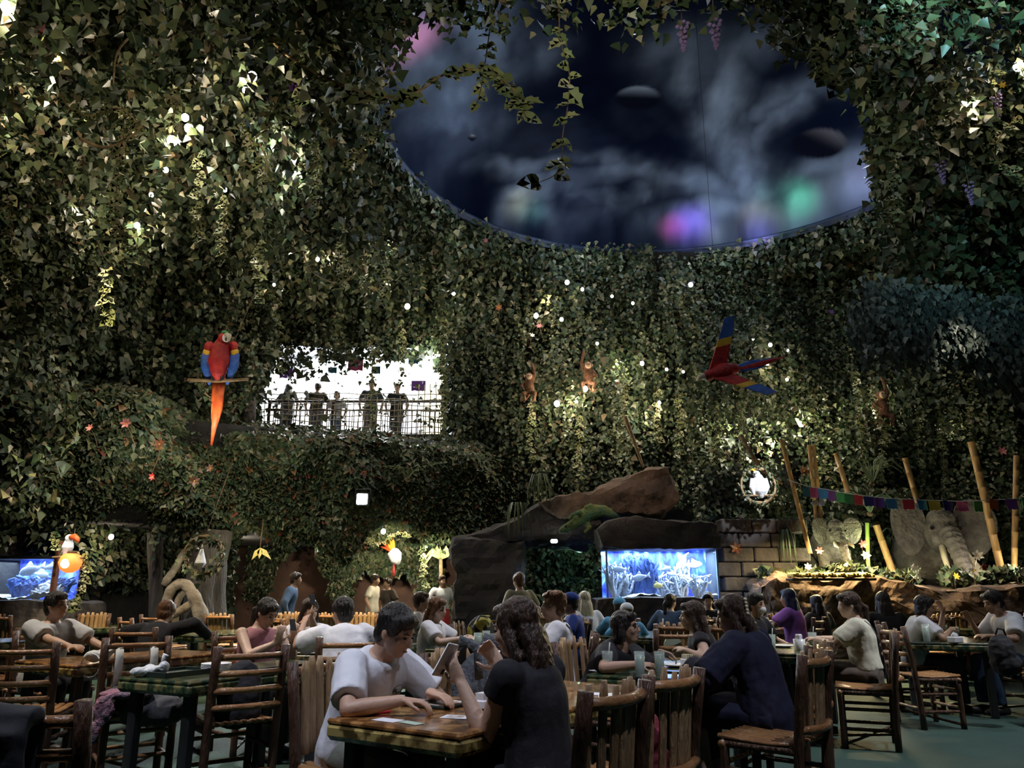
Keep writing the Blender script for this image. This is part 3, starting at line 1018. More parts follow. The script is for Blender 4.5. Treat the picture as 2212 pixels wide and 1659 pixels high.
def rock_outline(name, pts, d, depth, mat, label=None, cat='rock', amp=0.10, seed=1, kind=None, cuts=4, fr=2.2):
    """a rock whose front silhouette follows a contour and which reaches back by depth"""
    bm = bmesh.new()
    P = [Wd(px, py, d) for px, py in pts]
    c = sum(P, Vector()) / len(P)
    vs = [bm.verts.new(p - c) for p in P]
    f = bm.faces.new(vs)
    r = bmesh.ops.extrude_face_region(bm, geom=[f])
    ev = [e for e in r['geom'] if isinstance(e, bmesh.types.BMVert)]
    for v in ev:
        v.co = v.co * 0.94 + Vector((0, depth, 0))
    bmesh.ops.triangulate(bm, faces=bm.faces[:])
    for _ in range(cuts):
        es = [e for e in bm.edges if e.calc_length() > 0.16]
        if not es:
            break
        bmesh.ops.subdivide_edges(bm, edges=es, cuts=1, use_grid_fill=True)
        bmesh.ops.triangulate(bm, faces=[q for q in bm.faces if len(q.verts) > 3])
    bmesh.ops.smooth_vert(bm, verts=bm.verts[:], factor=0.4, use_axis_x=True, use_axis_y=True, use_axis_z=True)
    bm.normal_update()
    co = np.array([v.co[:] for v in bm.verts])
    dn = (fbm((co + np.array(c)) * np.array([fr, fr, fr * 1.6]), 4, seed) - 0.5) * amp * 3
    for v, q in zip(bm.verts, dn):
        v.co += v.normal * float(q)
    me = bpy.data.meshes.new(name)
    bmesh.ops.recalc_face_normals(bm, faces=bm.faces[:])
    bm.to_mesh(me)
    bm.free()
    me.materials.append(mat)
    o = obj(name, me, loc=c)
    return tag(o, label, cat if not kind else None, kind=kind)


rock_outline('rock_ledge', [(1172, 1086), (1212, 1074), (1290, 1058), (1342, 1030), (1400, 1012), (1446, 1006), (1462, 1040), (1466, 1092), (1440, 1114), (1330, 1102), (1262, 1112), (1214, 1112)], 13.6, 1.6, M_ROCK, 'slanting reddish rock ledge jutting out above the lizard', amp=0.12, seed=3)
rock_outline('rock_slope', [(980, 1160), (1050, 1146), (1110, 1120), (1168, 1086), (1225, 1106), (1300, 1118), (1296, 1172), (1180, 1170), (1080, 1174), (985, 1180)], 13.75, 2.2, M_ROCKD, 'dark grey rock slope under the lizard', amp=0.1, seed=5)
rock_outline('rock_hood', [(1286, 1142), (1310, 1124), (1370, 1116), (1450, 1122), (1550, 1134), (1556, 1182), (1500, 1186), (1300, 1184)], 12.75, 1.3, M_ROCKD, 'brown rock slab roofing the bright blue tank', amp=0.06, seed=6)
rock_outline('rock_pillar', [(980, 1165), (1060, 1160), (1134, 1168), (1130, 1250), (1126, 1450), (976, 1450), (978, 1250)], 13.4, 2.4, M_ROCKD, 'grey brown rock pillar at the cave entrance', amp=0.12, seed=7)
rock_outline('rock_plinth', [(1290, 1292), (1400, 1288), (1560, 1292), (1570, 1450), (1285, 1450)], 12.6, 1.4, M_ROCKD, 'dark rock base under the bright blue tank', amp=0.06, seed=8)
rock_outline('rock_planter', [(1640, 1262), (1690, 1246), (1780, 1252), (1880, 1248), (1960, 1262), (2060, 1268), (2212, 1262), (2330, 1262), (2330, 1450), (1640, 1450)], 13.2, 1.9, M_ROCK, 'long brown rock planter in front of the elephants', amp=0.14, seed=9, cuts=5)
rock_outline('rock_plinth', [(-60, 1298), (60, 1294), (135, 1302), (140, 1450), (-60, 1450)], 12.3, 1.4, M_ROCKD, 'dark rock base under the tank at the left edge', amp=0.06, seed=12)

# stone block wall right of the tank
o = empty('stone_block_wall', Wd(1615, 1200, 14.2) * 1.0, 0, 'dark stone block wall between the blue tank and the small elephant', 'wall')
o.location.z = FZ
bw = [MB().box((0, 0, 0), (0.43, 0.4, 0.24), ch=0.02).mesh('block', M_ROCKD, False), MB().box((0, 0, 0), (0.55, 0.42, 0.24), ch=0.02).mesh('block', M_ROCKD, False)]
for r_ in range(10):
    x = -0.62 + (0.12 if r_ % 2 else 0)
    k = r_
    while x < 0.75:
        me = bw[k % 2]
        w = 0.43 if k % 2 == 0 else 0.55
        obj('block', me, o, (x + w / 2, rnd.uniform(-0.02, 0.02), 0.13 + r_ * 0.255), (0, 0, rnd.uniform(-0.02, 0.02)))
        x += w + 0.015
        k += 1

# ------------------------------------------------------------------ aquariums
M_TANKBLUE = None


def tank_back_mat(name, strength, dark=0.25):
    m, nt, b = _nodes(name)
    tc = nt.nodes.new('ShaderNodeTexCoord')
    mp = nt.nodes.new('ShaderNodeMapping')
    mp.inputs['Scale'].default_value = (3.0, 1, 1.4)
    nt.links.new(tc.outputs['Object'], mp.inputs['Vector'])
    nz = nt.nodes.new('ShaderNodeTexNoise')
    nz.inputs['Scale'].default_value = 2.4
    nz.inputs['Detail'].default_value = 6
    nz.inputs['Distortion'].default_value = 0.6
    nt.links.new(mp.outputs['Vector'], nz.inputs['Vector'])
    cr = nt.nodes.new('ShaderNodeValToRGB')
    e = cr.color_ramp.elements
    e[0].position, e[0].color = 0.36, (0.01, 0.02, 0.30, 1)
    e[1].position, e[1].color = 0.70, (0.35, 0.65, 1.0, 1)
    k = e.new(0.52)
    k.color = (0.04, 0.12, 0.85, 1)
    nt.links.new(nz.outputs['Fac'], cr.inputs['Fac'])
    nt.links.new(cr.outputs['Color'], b.inputs['Base Color'])
    nt.links.new(cr.outputs['Color'], b.inputs['Emission Color'])
    b.inputs['Emission Strength'].default_value = strength  # glow added to the panel colour to brighten the tank, no backlight behind
    return m


M_GLASS = pm('clear_tank_glass', (0.6, 0.75, 0.9), (0.6, 0.75, 0.9), 1, 0.05, alpha=0.10)
M_CORALW = pm('white_coral', (0.85, 0.88, 0.95), (0.6, 0.7, 0.9), 8, 0.8, 0.5, 30)
M_CORALB = pm('dark_blue_weed', (0.02, 0.04, 0.20), (0.05, 0.12, 0.4), 14, 0.8)
M_SAND = pm('pale_tank_sand', (0.75, 0.78, 0.85), (0.6, 0.62, 0.7), 30, 0.9)
M_FISH = pm('pale_fish', (0.75, 0.85, 1.0), (0.55, 0.65, 0.9), 20, 0.4)
M_FISHY = pm('yellow_fish', (0.8, 0.7, 0.25), (0.7, 0.55, 0.15), 20, 0.4)
M_FRAME = pm('dark_tank_frame', (0.03, 0.035, 0.05), (0.02, 0.02, 0.03), 10, 0.4)
fish_mb = MB()
fish_mb.tube([(-0.10, 0, 0), (-0.06, 0, 0), (0, 0, 0), (0.06, 0, 0), (0.09, 0, 0)], [(0.004, 0.012), (0.010, 0.025), (0.016, 0.05), (0.014, 0.035), (0.003, 0.008)], 10, ref=(0, 1, 0))
fish_mb.plate([(-0.09, 0), (-0.15, 0.045), (-0.135, 0), (-0.15, -0.045)], 0.005, Matrix.Rotation(math.pi / 2, 3, 'X'))
fish_mb.plate([(-0.04, 0.04), (0.03, 0.045), (-0.02, 0.08)], 0.005, Matrix.Rotation(math.pi / 2, 3, 'X'))
fish_me = [fish_mb.mesh('fish', M_FISH), fish_mb.mesh('fish_yellow', M_FISHY)]


def coral(h, seed, n=7, r0=0.03):
    rr_ = random.Random(seed)
    mb = MB()
    for i in range(n):
        a = rr_.uniform(0, 6.28)
        x, y, z = 0, 0, 0
        path = [(0, 0, -0.02)]
        for k in range(5):
            x += rr_.uniform(-0.03, 0.03) + 0.035 * math.cos(a)
            y += rr_.uniform(-0.02, 0.02) + 0.02 * math.sin(a)
            z += h / 5 * rr_.uniform(0.6, 1.15)
            path.append((x, y, z))
        mb.tube(path, [r0 * q for q in (1.2, 1.0, 0.9, 0.75, 0.6, 0.35)], 7)
        for k in (2, 3, 4):
            p = Vector(path[k])
            mb.tube([p, p + Vector((rr_.uniform(-0.08, 0.08), rr_.uniform(-0.05, 0.05), h * 0.15)), p + Vector((rr_.uniform(-0.13, 0.13), rr_.uniform(-0.06, 0.06), h * 0.28))], [r0 * 0.6, r0 * 0.5, r0 * 0.25], 6)
    return mb


def aquarium(px0, px1, py0, py1, d, strength, label, seed, fishes, corals, elight):
    a, b = Wd(px0, py1, d), Wd(px1, py0, d)
    w, h = b.x - a.x, b.z - a.z
    dep = 0.75
    o = empty('aquarium', (a.x + w / 2, d, a.z), 0, label, 'aquarium')
    MB().box((0, dep, h / 2), (w, 0.02, h)).build('back_panel', tank_back_mat('glowing_blue_panel', strength), o, smooth=False)
    MB().box((0, 0, h / 2), (w, 0.012, h)).build('glass_pane', M_GLASS, o, smooth=False)
    for s in (-1, 1):
        MB().box((s * w / 2, dep / 2, h / 2), (0.012, dep, h)).build('glass_pane', M_GLASS, o, smooth=False)
        MB().box((s * (w / 2), 0, h / 2), (0.03, 0.03, h)).build('corner_post', pm('pale_blue_seal', (0.4, 0.6, 0.95), (0.35, 0.55, 0.9), 4, 0.4), o, smooth=False)
    MB().box((0, dep / 2, -0.03), (w + 0.06, dep + 0.06, 0.06), ch=0.01).build('base_frame', M_FRAME, o, smooth=False)
    MB().box((0, dep / 2, h + 0.02), (w + 0.06, dep + 0.06, 0.05), ch=0.01).build('lid', M_FRAME, o, smooth=False)
    fl_ = FISHLAB[seed]
    rs = random.Random(seed)
    mb = MB()
    nx, ny = 24, 8
    for j in range(ny + 1):
        for i in range(nx + 1):
            x, y = -w / 2 + 0.02 + (w - 0.04) * i / nx, 0.02 + (dep - 0.04) * j / ny
            mb.v.append((x, y, 0.05 + 0.05 * math.sin(x * 5 + seed) + 0.04 * rs.random()))
    for j in range(ny):
        for i in range(nx):
            q = j * (nx + 1) + i
            mb.f.append((q, q + 1, q + nx + 2, q + nx + 1))
            mb.mi.append(0)
    mb.build('sand_bed', M_SAND, o)
    for i, (fx, hh, kind) in enumerate(corals):
        c = coral(h * hh, seed * 10 + i, 8 if kind else 11, 0.032 if kind else 0.045)
        c.build('coral' if kind else 'water_weed', M_CORALW if kind else M_CORALB, o, (-w / 2 + w * fx, dep * rs.uniform(0.3, 0.7), 0.03))
    light('tank_lamp', 'AREA', o.location + Vector((0, dep * 0.5, h - 0.04)), elight, (0.55, 0.75, 1.0), target=o.location + Vector((0, dep * 0.5, 0)), size=w * 0.9, size_y=dep * 0.8)
    for i, (fx, fz, k, s) in enumerate(fishes):
        f = obj('fish', fish_me[k], None, o.location + Vector((-w / 2 + w * fx, 0.12 + 0.1 * (i % 4), h * fz)), (0, rs.uniform(-0.3, 0.3), 0 if i % 2 else math.pi), scale=s)
        tag(f, fl_[i], 'fish', 'fish in the ' + ('wide' if w > 1.5 else 'edge') + ' blue tank')
    return o


FISHLAB = {3: ['large pale fish left of the blue weed in the bright tank', 'pale fish in the centre of the bright tank, upper one', 'small pale fish in the centre of the bright tank, lower one', 'largest pale fish at the upper right of the bright tank',
               'pale fish near the left glass of the bright tank, upper one', 'yellow fish low in the middle of the bright tank', 'pale fish low at the right glass of the bright tank', 'pale fish near the left glass of the bright tank, lower one'],
           5: ['largest pale fish in the tank at the left edge', 'pale fish under the largest one in the left edge tank', 'pale fish low in the left edge tank', 'yellow fish near the sand of the left edge tank', 'small pale fish at the top of the left edge tank']}
aquarium(1313, 1547, 1184, 1300, 12.95, 1.7, 'bright blue fish tank under the rock hood', 3,
         [(0.30, 0.45, 0, 1.3), (0.56, 0.62, 0, 0.9), (0.62, 0.52, 0, 0.8), (0.85, 0.7, 0, 1.4), (0.12, 0.6, 0, 1.2), (0.47, 0.3, 1, 1.0), (0.9, 0.35, 0, 1.0), (0.18, 0.35, 0, 1.1)],
         [(0.08, 0.7, 1), (0.17, 0.5, 1), (0.33, 0.9, 0), (0.40, 0.85, 0), (0.28, 0.8, 0), (0.55, 0.5, 1), (0.63, 0.35, 1), (0.74, 0.85, 1), (0.84, 0.45, 1), (0.70, 0.5, 1)], 120)
aquarium(-60, 120, 1207, 1296, 12.6, 1.3, 'dimmer blue fish tank at the left edge', 5,
         [(0.62, 0.72, 0, 1.8), (0.75, 0.62, 0, 1.2), (0.78, 0.3, 0, 1.6), (0.55, 0.2, 1, 1.2), (0.9, 0.8, 0, 1.0)],
         [(0.5, 0.4, 0), (0.62, 0.55, 0), (0.7, 0.3, 1), (0.85, 0.35, 1), (0.4, 0.5, 0), (0.93, 0.5, 0)], 45)
p = Wd(127, 1245, 12.6)
tag(MB().box((0, 0, 0), (0.06, 0.1, p.z + 0.55), ch=0.008).build('wooden_post', pm('red_brown_wood', (0.22, 0.08, 0.04), (0.14, 0.05, 0.03), 8, 0.5), loc=(p.x, 12.5, (p.z + 0.55) / 2), smooth=False), 'red brown wooden post beside the tank at the left edge', 'post')

# ------------------------------------------------------------------ elephants
M_ELE = pm('grey_elephant_hide', (0.20, 0.175, 0.14), (0.10, 0.088, 0.072), 6, 0.85, 0.9, 18)
M_IVORY = pm('ivory_tusk', (0.75, 0.66, 0.45), (0.6, 0.5, 0.3), 5, 0.4)
M_EYE = pm('black_eye', (0.01, 0.008, 0.008), (0.02, 0.015, 0.012), 5, 0.15)


def ear_mesh(w, h, side):
    """thick, gently curved fan of an ear; root on the head at x=0"""
    mb = MB()
    ol = [(0, 0.36), (0.25, 0.50), (0.6, 0.52), (0.9, 0.40), (1.0, 0.12), (0.93, -0.15), (0.72, -0.38), (0.48, -0.5), (0.25, -0.42), (0.08, -0.22), (0, -0.1)]
    n = len(ol)
    front, back = [], []
    for x, z in ol:
        y = 0.10 * math.sin(x * 3.0) * w
        front.append((side * x * w, y - 0.02, z * h))
        back.append((side * x * w, y + 0.03, z * h))
    cx = [(side * x * w * 0.5, 0.06 * w - 0.03, z * h * 0.5) for x, z in ol]
    cb = [(side * x * w * 0.5, 0.06 * w + 0.04, z * h * 0.5) for x, z in ol]
    vs = front + cx + back + cb + [(side * 0.3 * w, 0.02, 0), (side * 0.3 * w, 0.08, 0)]
    fs = []
    for k in range(n):
        k2 = (k + 1) % n
        fs += [(k, k2, n + k2, n + k), (2 * n + k2, 2 * n + k, 3 * n + k, 3 * n + k2), (k2, k, 2 * n + k, 2 * n + k2), (n + k, n + k2, 4 * n), (3 * n + k2, 3 * n + k, 4 * n + 1)]
    return mb.add(vs, fs)


def elephant(loc, rz, s, label, tusk, trunk, ear, legs=True):
    o = empty('elephant_figure', loc, rz, label, 'elephant', scale=s)
    mb = MB()
    mb.ell((0, 0, 0), (0.30, 0.30, 0.36))
    mb.ell((0, -0.05, 0.22), (0.24, 0.24, 0.20))
    mb.ell((0, -0.16, -0.12), (0.22, 0.22, 0.26))
    mb.ell((-0.17, -0.18, -0.14), (0.10, 0.12, 0.14))
    mb.ell((0.17, -0.18, -0.14), (0.10, 0.12, 0.14))
    mb.ell((0, 0.75, -0.35), (0.55, 0.75, 0.62))
    path = [Vector(q) for q in trunk]
    # ringed trunk
    fine, rad = [], []
    for i in range(len(path) - 1):
        for k in range(5):
            t = k / 5
            q = path[i].lerp(path[i + 1], t)
            fine.append(q)
            f = (i + t) / (len(path) - 1)
            rad.append((0.17 - 0.09 * f) * (1.0 + 0.09 * (-1) ** len(fine)))
    mb.tube(fine, rad, 14)
    if legs:
        for sx in (-1, 1):
            mb.tube([(sx * 0.32, 0.35, -0.5), (sx * 0.33, 0.3, -0.9), (sx * 0.33, 0.26, -1.28)], [0.2, 0.16, 0.17], 12)
            mb.tube([(sx * 0.34, 1.2, -0.5), (sx * 0.34, 1.2, -1.28)], [0.2, 0.17], 12)
    remesh(mb.build('body', M_ELE, o), 0.022, 1)
    for sx in (-1, 1):
        e = ear_mesh(ear[0], ear[1], sx).build('ear', M_ELE, o, (sx * 0.24, 0.0, 0.06), (0, 0, -sx * ear[2]))
        sb = e.modifiers.new('Subdivision', 'SUBSURF')
        sb.levels = sb.render_levels = 2
        MB().ell((sx * 0.235, -0.2, 0.06), (0.035, 0.035, 0.035)).build('eye', M_EYE, o)
        r = tusk
        MB().tube([(sx * 0.15, -0.28, -0.26), (sx * 0.2, -0.42, -0.26 - 0.22 * r), (sx * 0.25, -0.58, -0.26 - 0.42 * r), (sx * 0.22, -0.75, -0.26 - 0.62 * r)], [0.055, 0.05, 0.04, 0.012], 10).build('tusk', M_IVORY, o)
    return o


pl = Wd(2033, 1150, 14.6)
elephant(pl, -0.06, 1.06, 'large grey elephant figure with long tusks and spread ears behind the planter', 0.85,
         [(0, -0.25, 0.0), (0, -0.42, -0.2), (-0.02, -0.6, -0.48), (-0.05, -0.8, -0.75), (-0.07, -1.0, -0.98), (-0.07, -1.08, -1.12)], (0.72, 1.05, 0.25), legs=False)
pl = Wd(1805, 1152, 14.3)
elephant(pl, -0.05, 0.60, 'small grey baby elephant figure standing among the plants', 0.35,
         [(0, -0.25, 0.0), (0.01, -0.40, -0.25), (0.05, -0.45, -0.6), (0.12, -0.48, -0.95), (0.16, -0.62, -1.15)], (0.55, 0.85, 0.35))

# ------------------------------------------------------------------ bamboo poles
M_BAMBOO = pm('yellow_bamboo', (0.50, 0.30, 0.11), (0.32, 0.17, 0.06), 3, 0.5, stretch=(6, 6, 1))
M_BAMBOOG = pm('green_bamboo', (0.35, 0.48, 0.10), (0.25, 0.38, 0.08), 3, 0.5)
for (x0, y0, x1, y1), d, r, m, lab in [
        ((1688, 950, 1750, 1196), 13.9, 0.040, M_BAMBOO, 'slanting bamboo pole left of the small elephant, crossing the flag string'),
        ((1748, 962, 1766, 1150), 14.5, 0.036, M_BAMBOO, 'upright bamboo pole, left one of the close pair behind the small elephant'), ((1757, 962, 1777, 1150), 14.5, 0.036, M_BAMBOO, 'upright bamboo pole, right one of the close pair behind the small elephant'),
        ((1806, 980, 1834, 1070), 15.4, 0.05, M_BAMBOO, 'dark bamboo pole high above the small elephant'), ((1955, 990, 1992, 1120), 15.4, 0.055, M_BAMBOO, 'dark bamboo pole above the left ear of the large elephant'),
        ((2098, 955, 2170, 1262), 13.9, 0.062, M_BAMBOO, 'thick slanting bamboo pole right of the large elephant'), ((2196, 985, 2190, 1255), 13.9, 0.05, M_BAMBOO, 'upright bamboo pole at the right edge of the picture'),
        ((1893, 1135, 1930, 1240), 14.2, 0.06, M_BAMBOO, 'short crooked bamboo stump between the two elephants'), ((1873, 1130, 1876, 1232), 14.2, 0.035, M_BAMBOOG, 'green bamboo stalk right of the small elephant')]:
    a, b = Wd(x0, y0, d + 0.15), Wd(x1, y1, d)
    o = empty('bamboo_pole', b, 0, lab, 'bamboo pole')
    v = a - b
    L = v.length
    n = max(2, int(L / 0.28))
    path, rad = [], []
    for i in range(n + 1):
        for q, k in ((-0.012, 1.0), (0, 1.14), (0.012, 1.0)):
            t = min(1, max(0, i / n + q / L))
            path.append(v * t)
            rad.append(r * k)
    MB().tube(path, rad, 10).build('culm', m, o)
    MB().tube([v * 0.985, v * 1.0], [r * 0.8, r * 0.8], 10).build('cut_end', M_STEM, o)

# ------------------------------------------------------------------ flag string
FL = [('teal', (0.02, 0.16, 0.22)), ('pink', (0.75, 0.12, 0.28)), ('blue', (0.06, 0.30, 0.62)), ('purple', (0.20, 0.05, 0.33)), ('green', (0.10, 0.42, 0.14)), ('dark_green', (0.02, 0.16, 0.06)), ('red', (0.55, 0.03, 0.05)),
      ('navy', (0.01, 0.02, 0.16)), ('yellow', (0.55, 0.42, 0.05)), ('orange', (0.62, 0.13, 0.03))]
FM = {n: pm('paper_flag_' + n, c, tuple(x * 0.85 for x in c), 30, 0.7) for n, c in FL}


def bunting(name, label, pts, flags, d, w, h):
    P = [Wd(px, py, dd) for px, py, dd in pts]
    o = empty(name, P[0], 0, label, 'bunting')
    MB().tube([p - P[0] for p in P], 0.006, 5).build('string', pm('white_string', (0.6, 0.6, 0.58), (0.5, 0.5, 0.5), 10, 0.8), o)
    for px, py, dd, c in flags:
        q = Wd(px, py, dd) - P[0]
        ol = [(-w / 2, 0), (w / 2, 0), (w * 0.47, -h), (w * 0.25, -h * 0.93), (w * 0.1, -h), (-w * 0.12, -h * 0.92), (-w * 0.3, -h), (-w * 0.46, -h * 0.95)]
        f = MB().plate(ol, 0.006, Matrix.Rotation(math.pi / 2, 3, 'X')).build('flag', FM[c], o, q, (rnd.uniform(-0.15, 0.15), 0, rnd.uniform(-0.35, 0.35)), smooth=False)
        f['label'] = c.replace('_', ' ') + ' paper flag'
    return o


fl = []
for px, py, c in [(1744, 1052, 'teal'), (1760, 1054, 'pink'), (1778, 1056, 'blue'), (1798, 1061, 'purple'), (1816, 1064, 'green'), (1834, 1067, 'dark_green'), (1854, 1069, 'red'), (1877, 1072, 'navy'), (1898, 1075, 'purple'),
                  (1924, 1078, 'blue'), (1961, 1079, 'red'), (1990, 1080, 'blue'), (2017, 1081, 'yellow'), (2046, 1081, 'navy'), (2077, 1083, 'pink'), (2112, 1083, 'green'), (2146, 1077, 'orange'), (2184, 1078, 'purple'), (2215, 1074, 'green')]:
    fl.append((px, py, 13.3 - (px - 1700) / 515 * 1.2, c))
bunting('flag_bunting', 'string of colourful cut paper flags strung in front of both elephants', [(1700, 1036, 13.3), (1745, 1051, 13.2)] + [(f[0], f[1], f[2]) for f in fl[2::3]] + [(2260, 1072, 12.0)], fl, 13, 0.175, 0.17)

# ------------------------------------------------------------------ parrots
M_RED = pm('scarlet_feathers', (0.50, 0.02, 0.02), (0.32, 0.01, 0.015), 12, 0.6, 0.4, 40)
M_BLUEF = pm('blue_feathers', (0.03, 0.13, 0.52), (0.02, 0.07, 0.34), 12, 0.55, 0.4, 40)
M_YELF = pm('yellow_feathers', (0.75, 0.48, 0.04), (0.65, 0.36, 0.03), 12, 0.6)
M_ORGF = pm('orange_feathers', (0.72, 0.13, 0.02), (0.55, 0.07, 0.015), 12, 0.6)
M_WHITEF = pm('white_feathers', (0.85, 0.86, 0.92), (0.7, 0.72, 0.8), 12, 0.7, 0.3, 40)
M_BEAKW = pm('pale_beak', (0.72, 0.66, 0.52), (0.5, 0.45, 0.35), 8, 0.4)
M_BEAKB = pm('black_beak', (0.02, 0.02, 0.02), (0.03, 0.03, 0.03), 8, 0.35)


def wing(mb_list, side, span, chord, sweep):
    """three bands of a spread wing: red shoulder, yellow covert, blue flight feathers; returns plates"""
    out = []
    bands = [(0.0, 0.42, 'r'), (0.36, 0.58, 'y'), (0.5, 1.0, 'b')]
    for a, b, c in bands:
        ol = []
        for t, e in ((a, 1), (b, 1)):
            ol.append((side * span * t, 0.5 * chord * (1 - 0.5 * t) - sweep * t))
        for t in (b, (a + b) / 2, a):
            ol.append((side * span * t, -0.5 * chord * (1 - 0.15 * t) * (0.75 if t > 0.95 else 1.0) - sweep * t))
        if side < 0:
            ol = ol[::-1]
        out.append((c, ol))
    return out


def macaw_body(o, s=1.0, perched=False):
    mb = MB()
    mb.tube([(0, 0.02, 0), (0, 0.0, 0.05), (0, -0.12, 0.07), (0, -0.3, 0.04), (0, -0.42, 0.0)], [0.03, 0.085, 0.115, 0.085, 0.03], 12)
    mb.ell((0, 0.08, 0.05), (0.075, 0.095, 0.08))
    remesh(mb.build('body', M_RED, o), 0.014, 2)
    MB().ell((0, 0.125, 0.045), (0.06, 0.06, 0.055)).build('face_patch', M_WHITEF, o)
    MB().tube([(0, 0.15, 0.07), (0, 0.22, 0.06), (0, 0.235, 0.0), (0, 0.215, -0.03)], [0.042, 0.036, 0.022, 0.006], 10).build('upper_beak', M_BEAKW, o)
    MB().tube([(0, 0.15, 0.01), (0, 0.195, -0.005), (0, 0.2, -0.02)], [0.028, 0.02, 0.006], 8).build('lower_beak', M_BEAKB, o)
    for sx in (-1, 1):
        MB().ell((sx * 0.055, 0.135, 0.07), 0.012, seg=8, ring=6).build('eye', M_EYE, o)


# flying macaw
pf = Wd(1540, 812, 11.5)
o = empty('flying_macaw', pf, 0, 'scarlet macaw figure flying with spread wings before the dark ivy', 'parrot', scale=1.15)
_f = Vector((-0.90, -0.15, -0.28)).normalized()
_u = Vector((0.1, -0.95, 0.25))
_u = (_u - _f * _u.dot(_f)).normalized()
o.rotation_euler = Matrix((_f.cross(_u), _f, _u)).transposed().to_euler()
macaw_body(o)
WM = {'r': M_RED, 'y': M_YELF, 'b': M_BLUEF}
for sx in (-1, 1):
    M = Matrix.Rotation(sx * math.radians(-28), 3, 'Y')
    ws = None
    for c, ol in wing(None, sx, 0.62, 0.26, 0.34):
        MB().plate(ol, 0.02 if c == 'r' else (0.014 if c == 'y' else 0.01), M, (sx * 0.07, -0.08, 0.08)).build({'r': 'wing_shoulder', 'y': 'wing_covert', 'b': 'flight_feather'}[c], WM[c], ws or o, smooth=False) if ws else None
        if ws is None:
            ws = MB().plate(ol, 0.02, M, (sx * 0.07, -0.08, 0.08)).build('wing_shoulder', WM[c], o, smooth=False)
for k, (dx, L, m) in enumerate([(-0.05, 0.42, M_BLUEF), (-0.025, 0.62, M_RED), (0.0, 0.78, M_RED), (0.025, 0.6, M_BLUEF), (0.05, 0.4, M_BLUEF)]):
    MB().tube([(dx * 0.5, -0.36, 0.01), (dx, -0.36 - L * 0.6, 0.0), (dx * 1.2, -0.36 - L, -0.01)], [(0.012, 0.03), (0.01, 0.028), (0.004, 0.008)], 8, ref=(0, 0, 1)).build('tail_feather', m, o)
_w = o.rotation_euler.to_matrix().inverted() @ Vector((0, 0, 6.0))
MB().tube([(0, -0.1, 0.1), _w + Vector((0, -0.1, 0.1))], 0.003, 4).build('hanging_wire', M_BLACK, o)


def wreath(c, r, label, seed, leaf=0.09, n=260, mat=M_TWIG, squash=1.0, hang=1.4, back=0.9):
    o = empty('vine_wreath', c, 0, label, 'wreath')
    rs = random.Random(seed)
    for q in range(3):
        path = []
        for k in range(33):
            a = 2 * math.pi * k / 32
            rr_ = r * (1 + 0.05 * math.sin(a * 5 + q * 2))
            path.append((rr_ * math.cos(a), 0.04 * math.sin(a * 4 + q * 2.1), rr_ * math.sin(a) * squash))
        MB().tube(path, 0.018, 6).build('ring', mat, o)
    a = rng.uniform(0, 2 * math.pi, n)
    P = np.column_stack([r * np.cos(a), rng.normal(0, 0.05, n), r * squash * np.sin(a)]) + rng.normal(0, 0.05, (n, 3))
    l = leaf_cloud('leaf_cover', P, np.tile([0, -1.0, 0], (n, 1)), leaf, None, stuff=False)
    l['kind'] = 'stuff'
    l.parent = o
    MB().tube([(0, 0, r * squash), (0, back, r * squash + hang)], 0.008, 5).build('hanger', M_STEM, o)
    return o


# perched macaw on a wreath
pw = Wd(480, 800, 13.0)
wreath(pw + Vector((0.1, 0.1, -0.05)), 0.47, 'large leafy vine ring holding the perched scarlet macaw', 4, 0.1, 420, squash=1.15)
o = empty('perched_macaw', Wd(476, 770, 12.85), 0, 'scarlet macaw figure perched in a leafy ring beside the balcony', 'parrot', scale=1.25)
mb = MB()
mb.tube([(0, 0, 0.24), (0, -0.02, 0.12), (0, -0.03, -0.08), (0, 0.0, -0.26), (0, 0.04, -0.36)], [0.07, 0.125, 0.15, 0.10, 0.04], 14)
mb.ell((0.05, -0.06, 0.24), (0.085, 0.095, 0.09))
remesh(mb.build('body', M_RED, o), 0.016, 2)
MB().ell((0.10, -0.12, 0.235), (0.055, 0.05, 0.06)).build('face_patch', M_WHITEF, o)
MB().tube([(0.12, -0.15, 0.26), (0.17, -0.2, 0.24), (0.175, -0.22, 0.17), (0.15, -0.21, 0.14)], [0.04, 0.035, 0.022, 0.006], 10).build('upper_beak', M_BEAKW, o)
MB().tube([(0.12, -0.15, 0.2), (0.145, -0.19, 0.175)], [0.026, 0.008], 8).build('lower_beak', M_BEAKB, o)
MB().ell((0.10, -0.165, 0.26), 0.013, seg=8, ring=6).build('eye', M_EYE, o)
MB().ell((0.07, -0.1, 0.315), (0.05, 0.05, 0.03)).build('crown_patch', pm('green_crown', (0.1, 0.4, 0.12), (0.08, 0.3, 0.1), 9, 0.6), o)
for sx in (-1, 1):
    x = sx * 0.17
    MB().ell((x, -0.01, 0.14), (0.07, 0.05, 0.08), seg=10).build('wing_shoulder', M_RED, o)
    MB().ell((x * 1.12, 0.0, 0.06), (0.065, 0.045, 0.06), seg=10).build('wing_covert', M_YELF, o)
    MB().tube([(x * 1.15, 0.0, 0.04), (x * 1.15, 0.01, -0.15), (x * 0.7, 0.03, -0.4)], [(0.03, 0.075), (0.028, 0.07), (0.012, 0.02)], 10, ref=(0, 1, 0)).build('flight_feather', M_BLUEF, o)
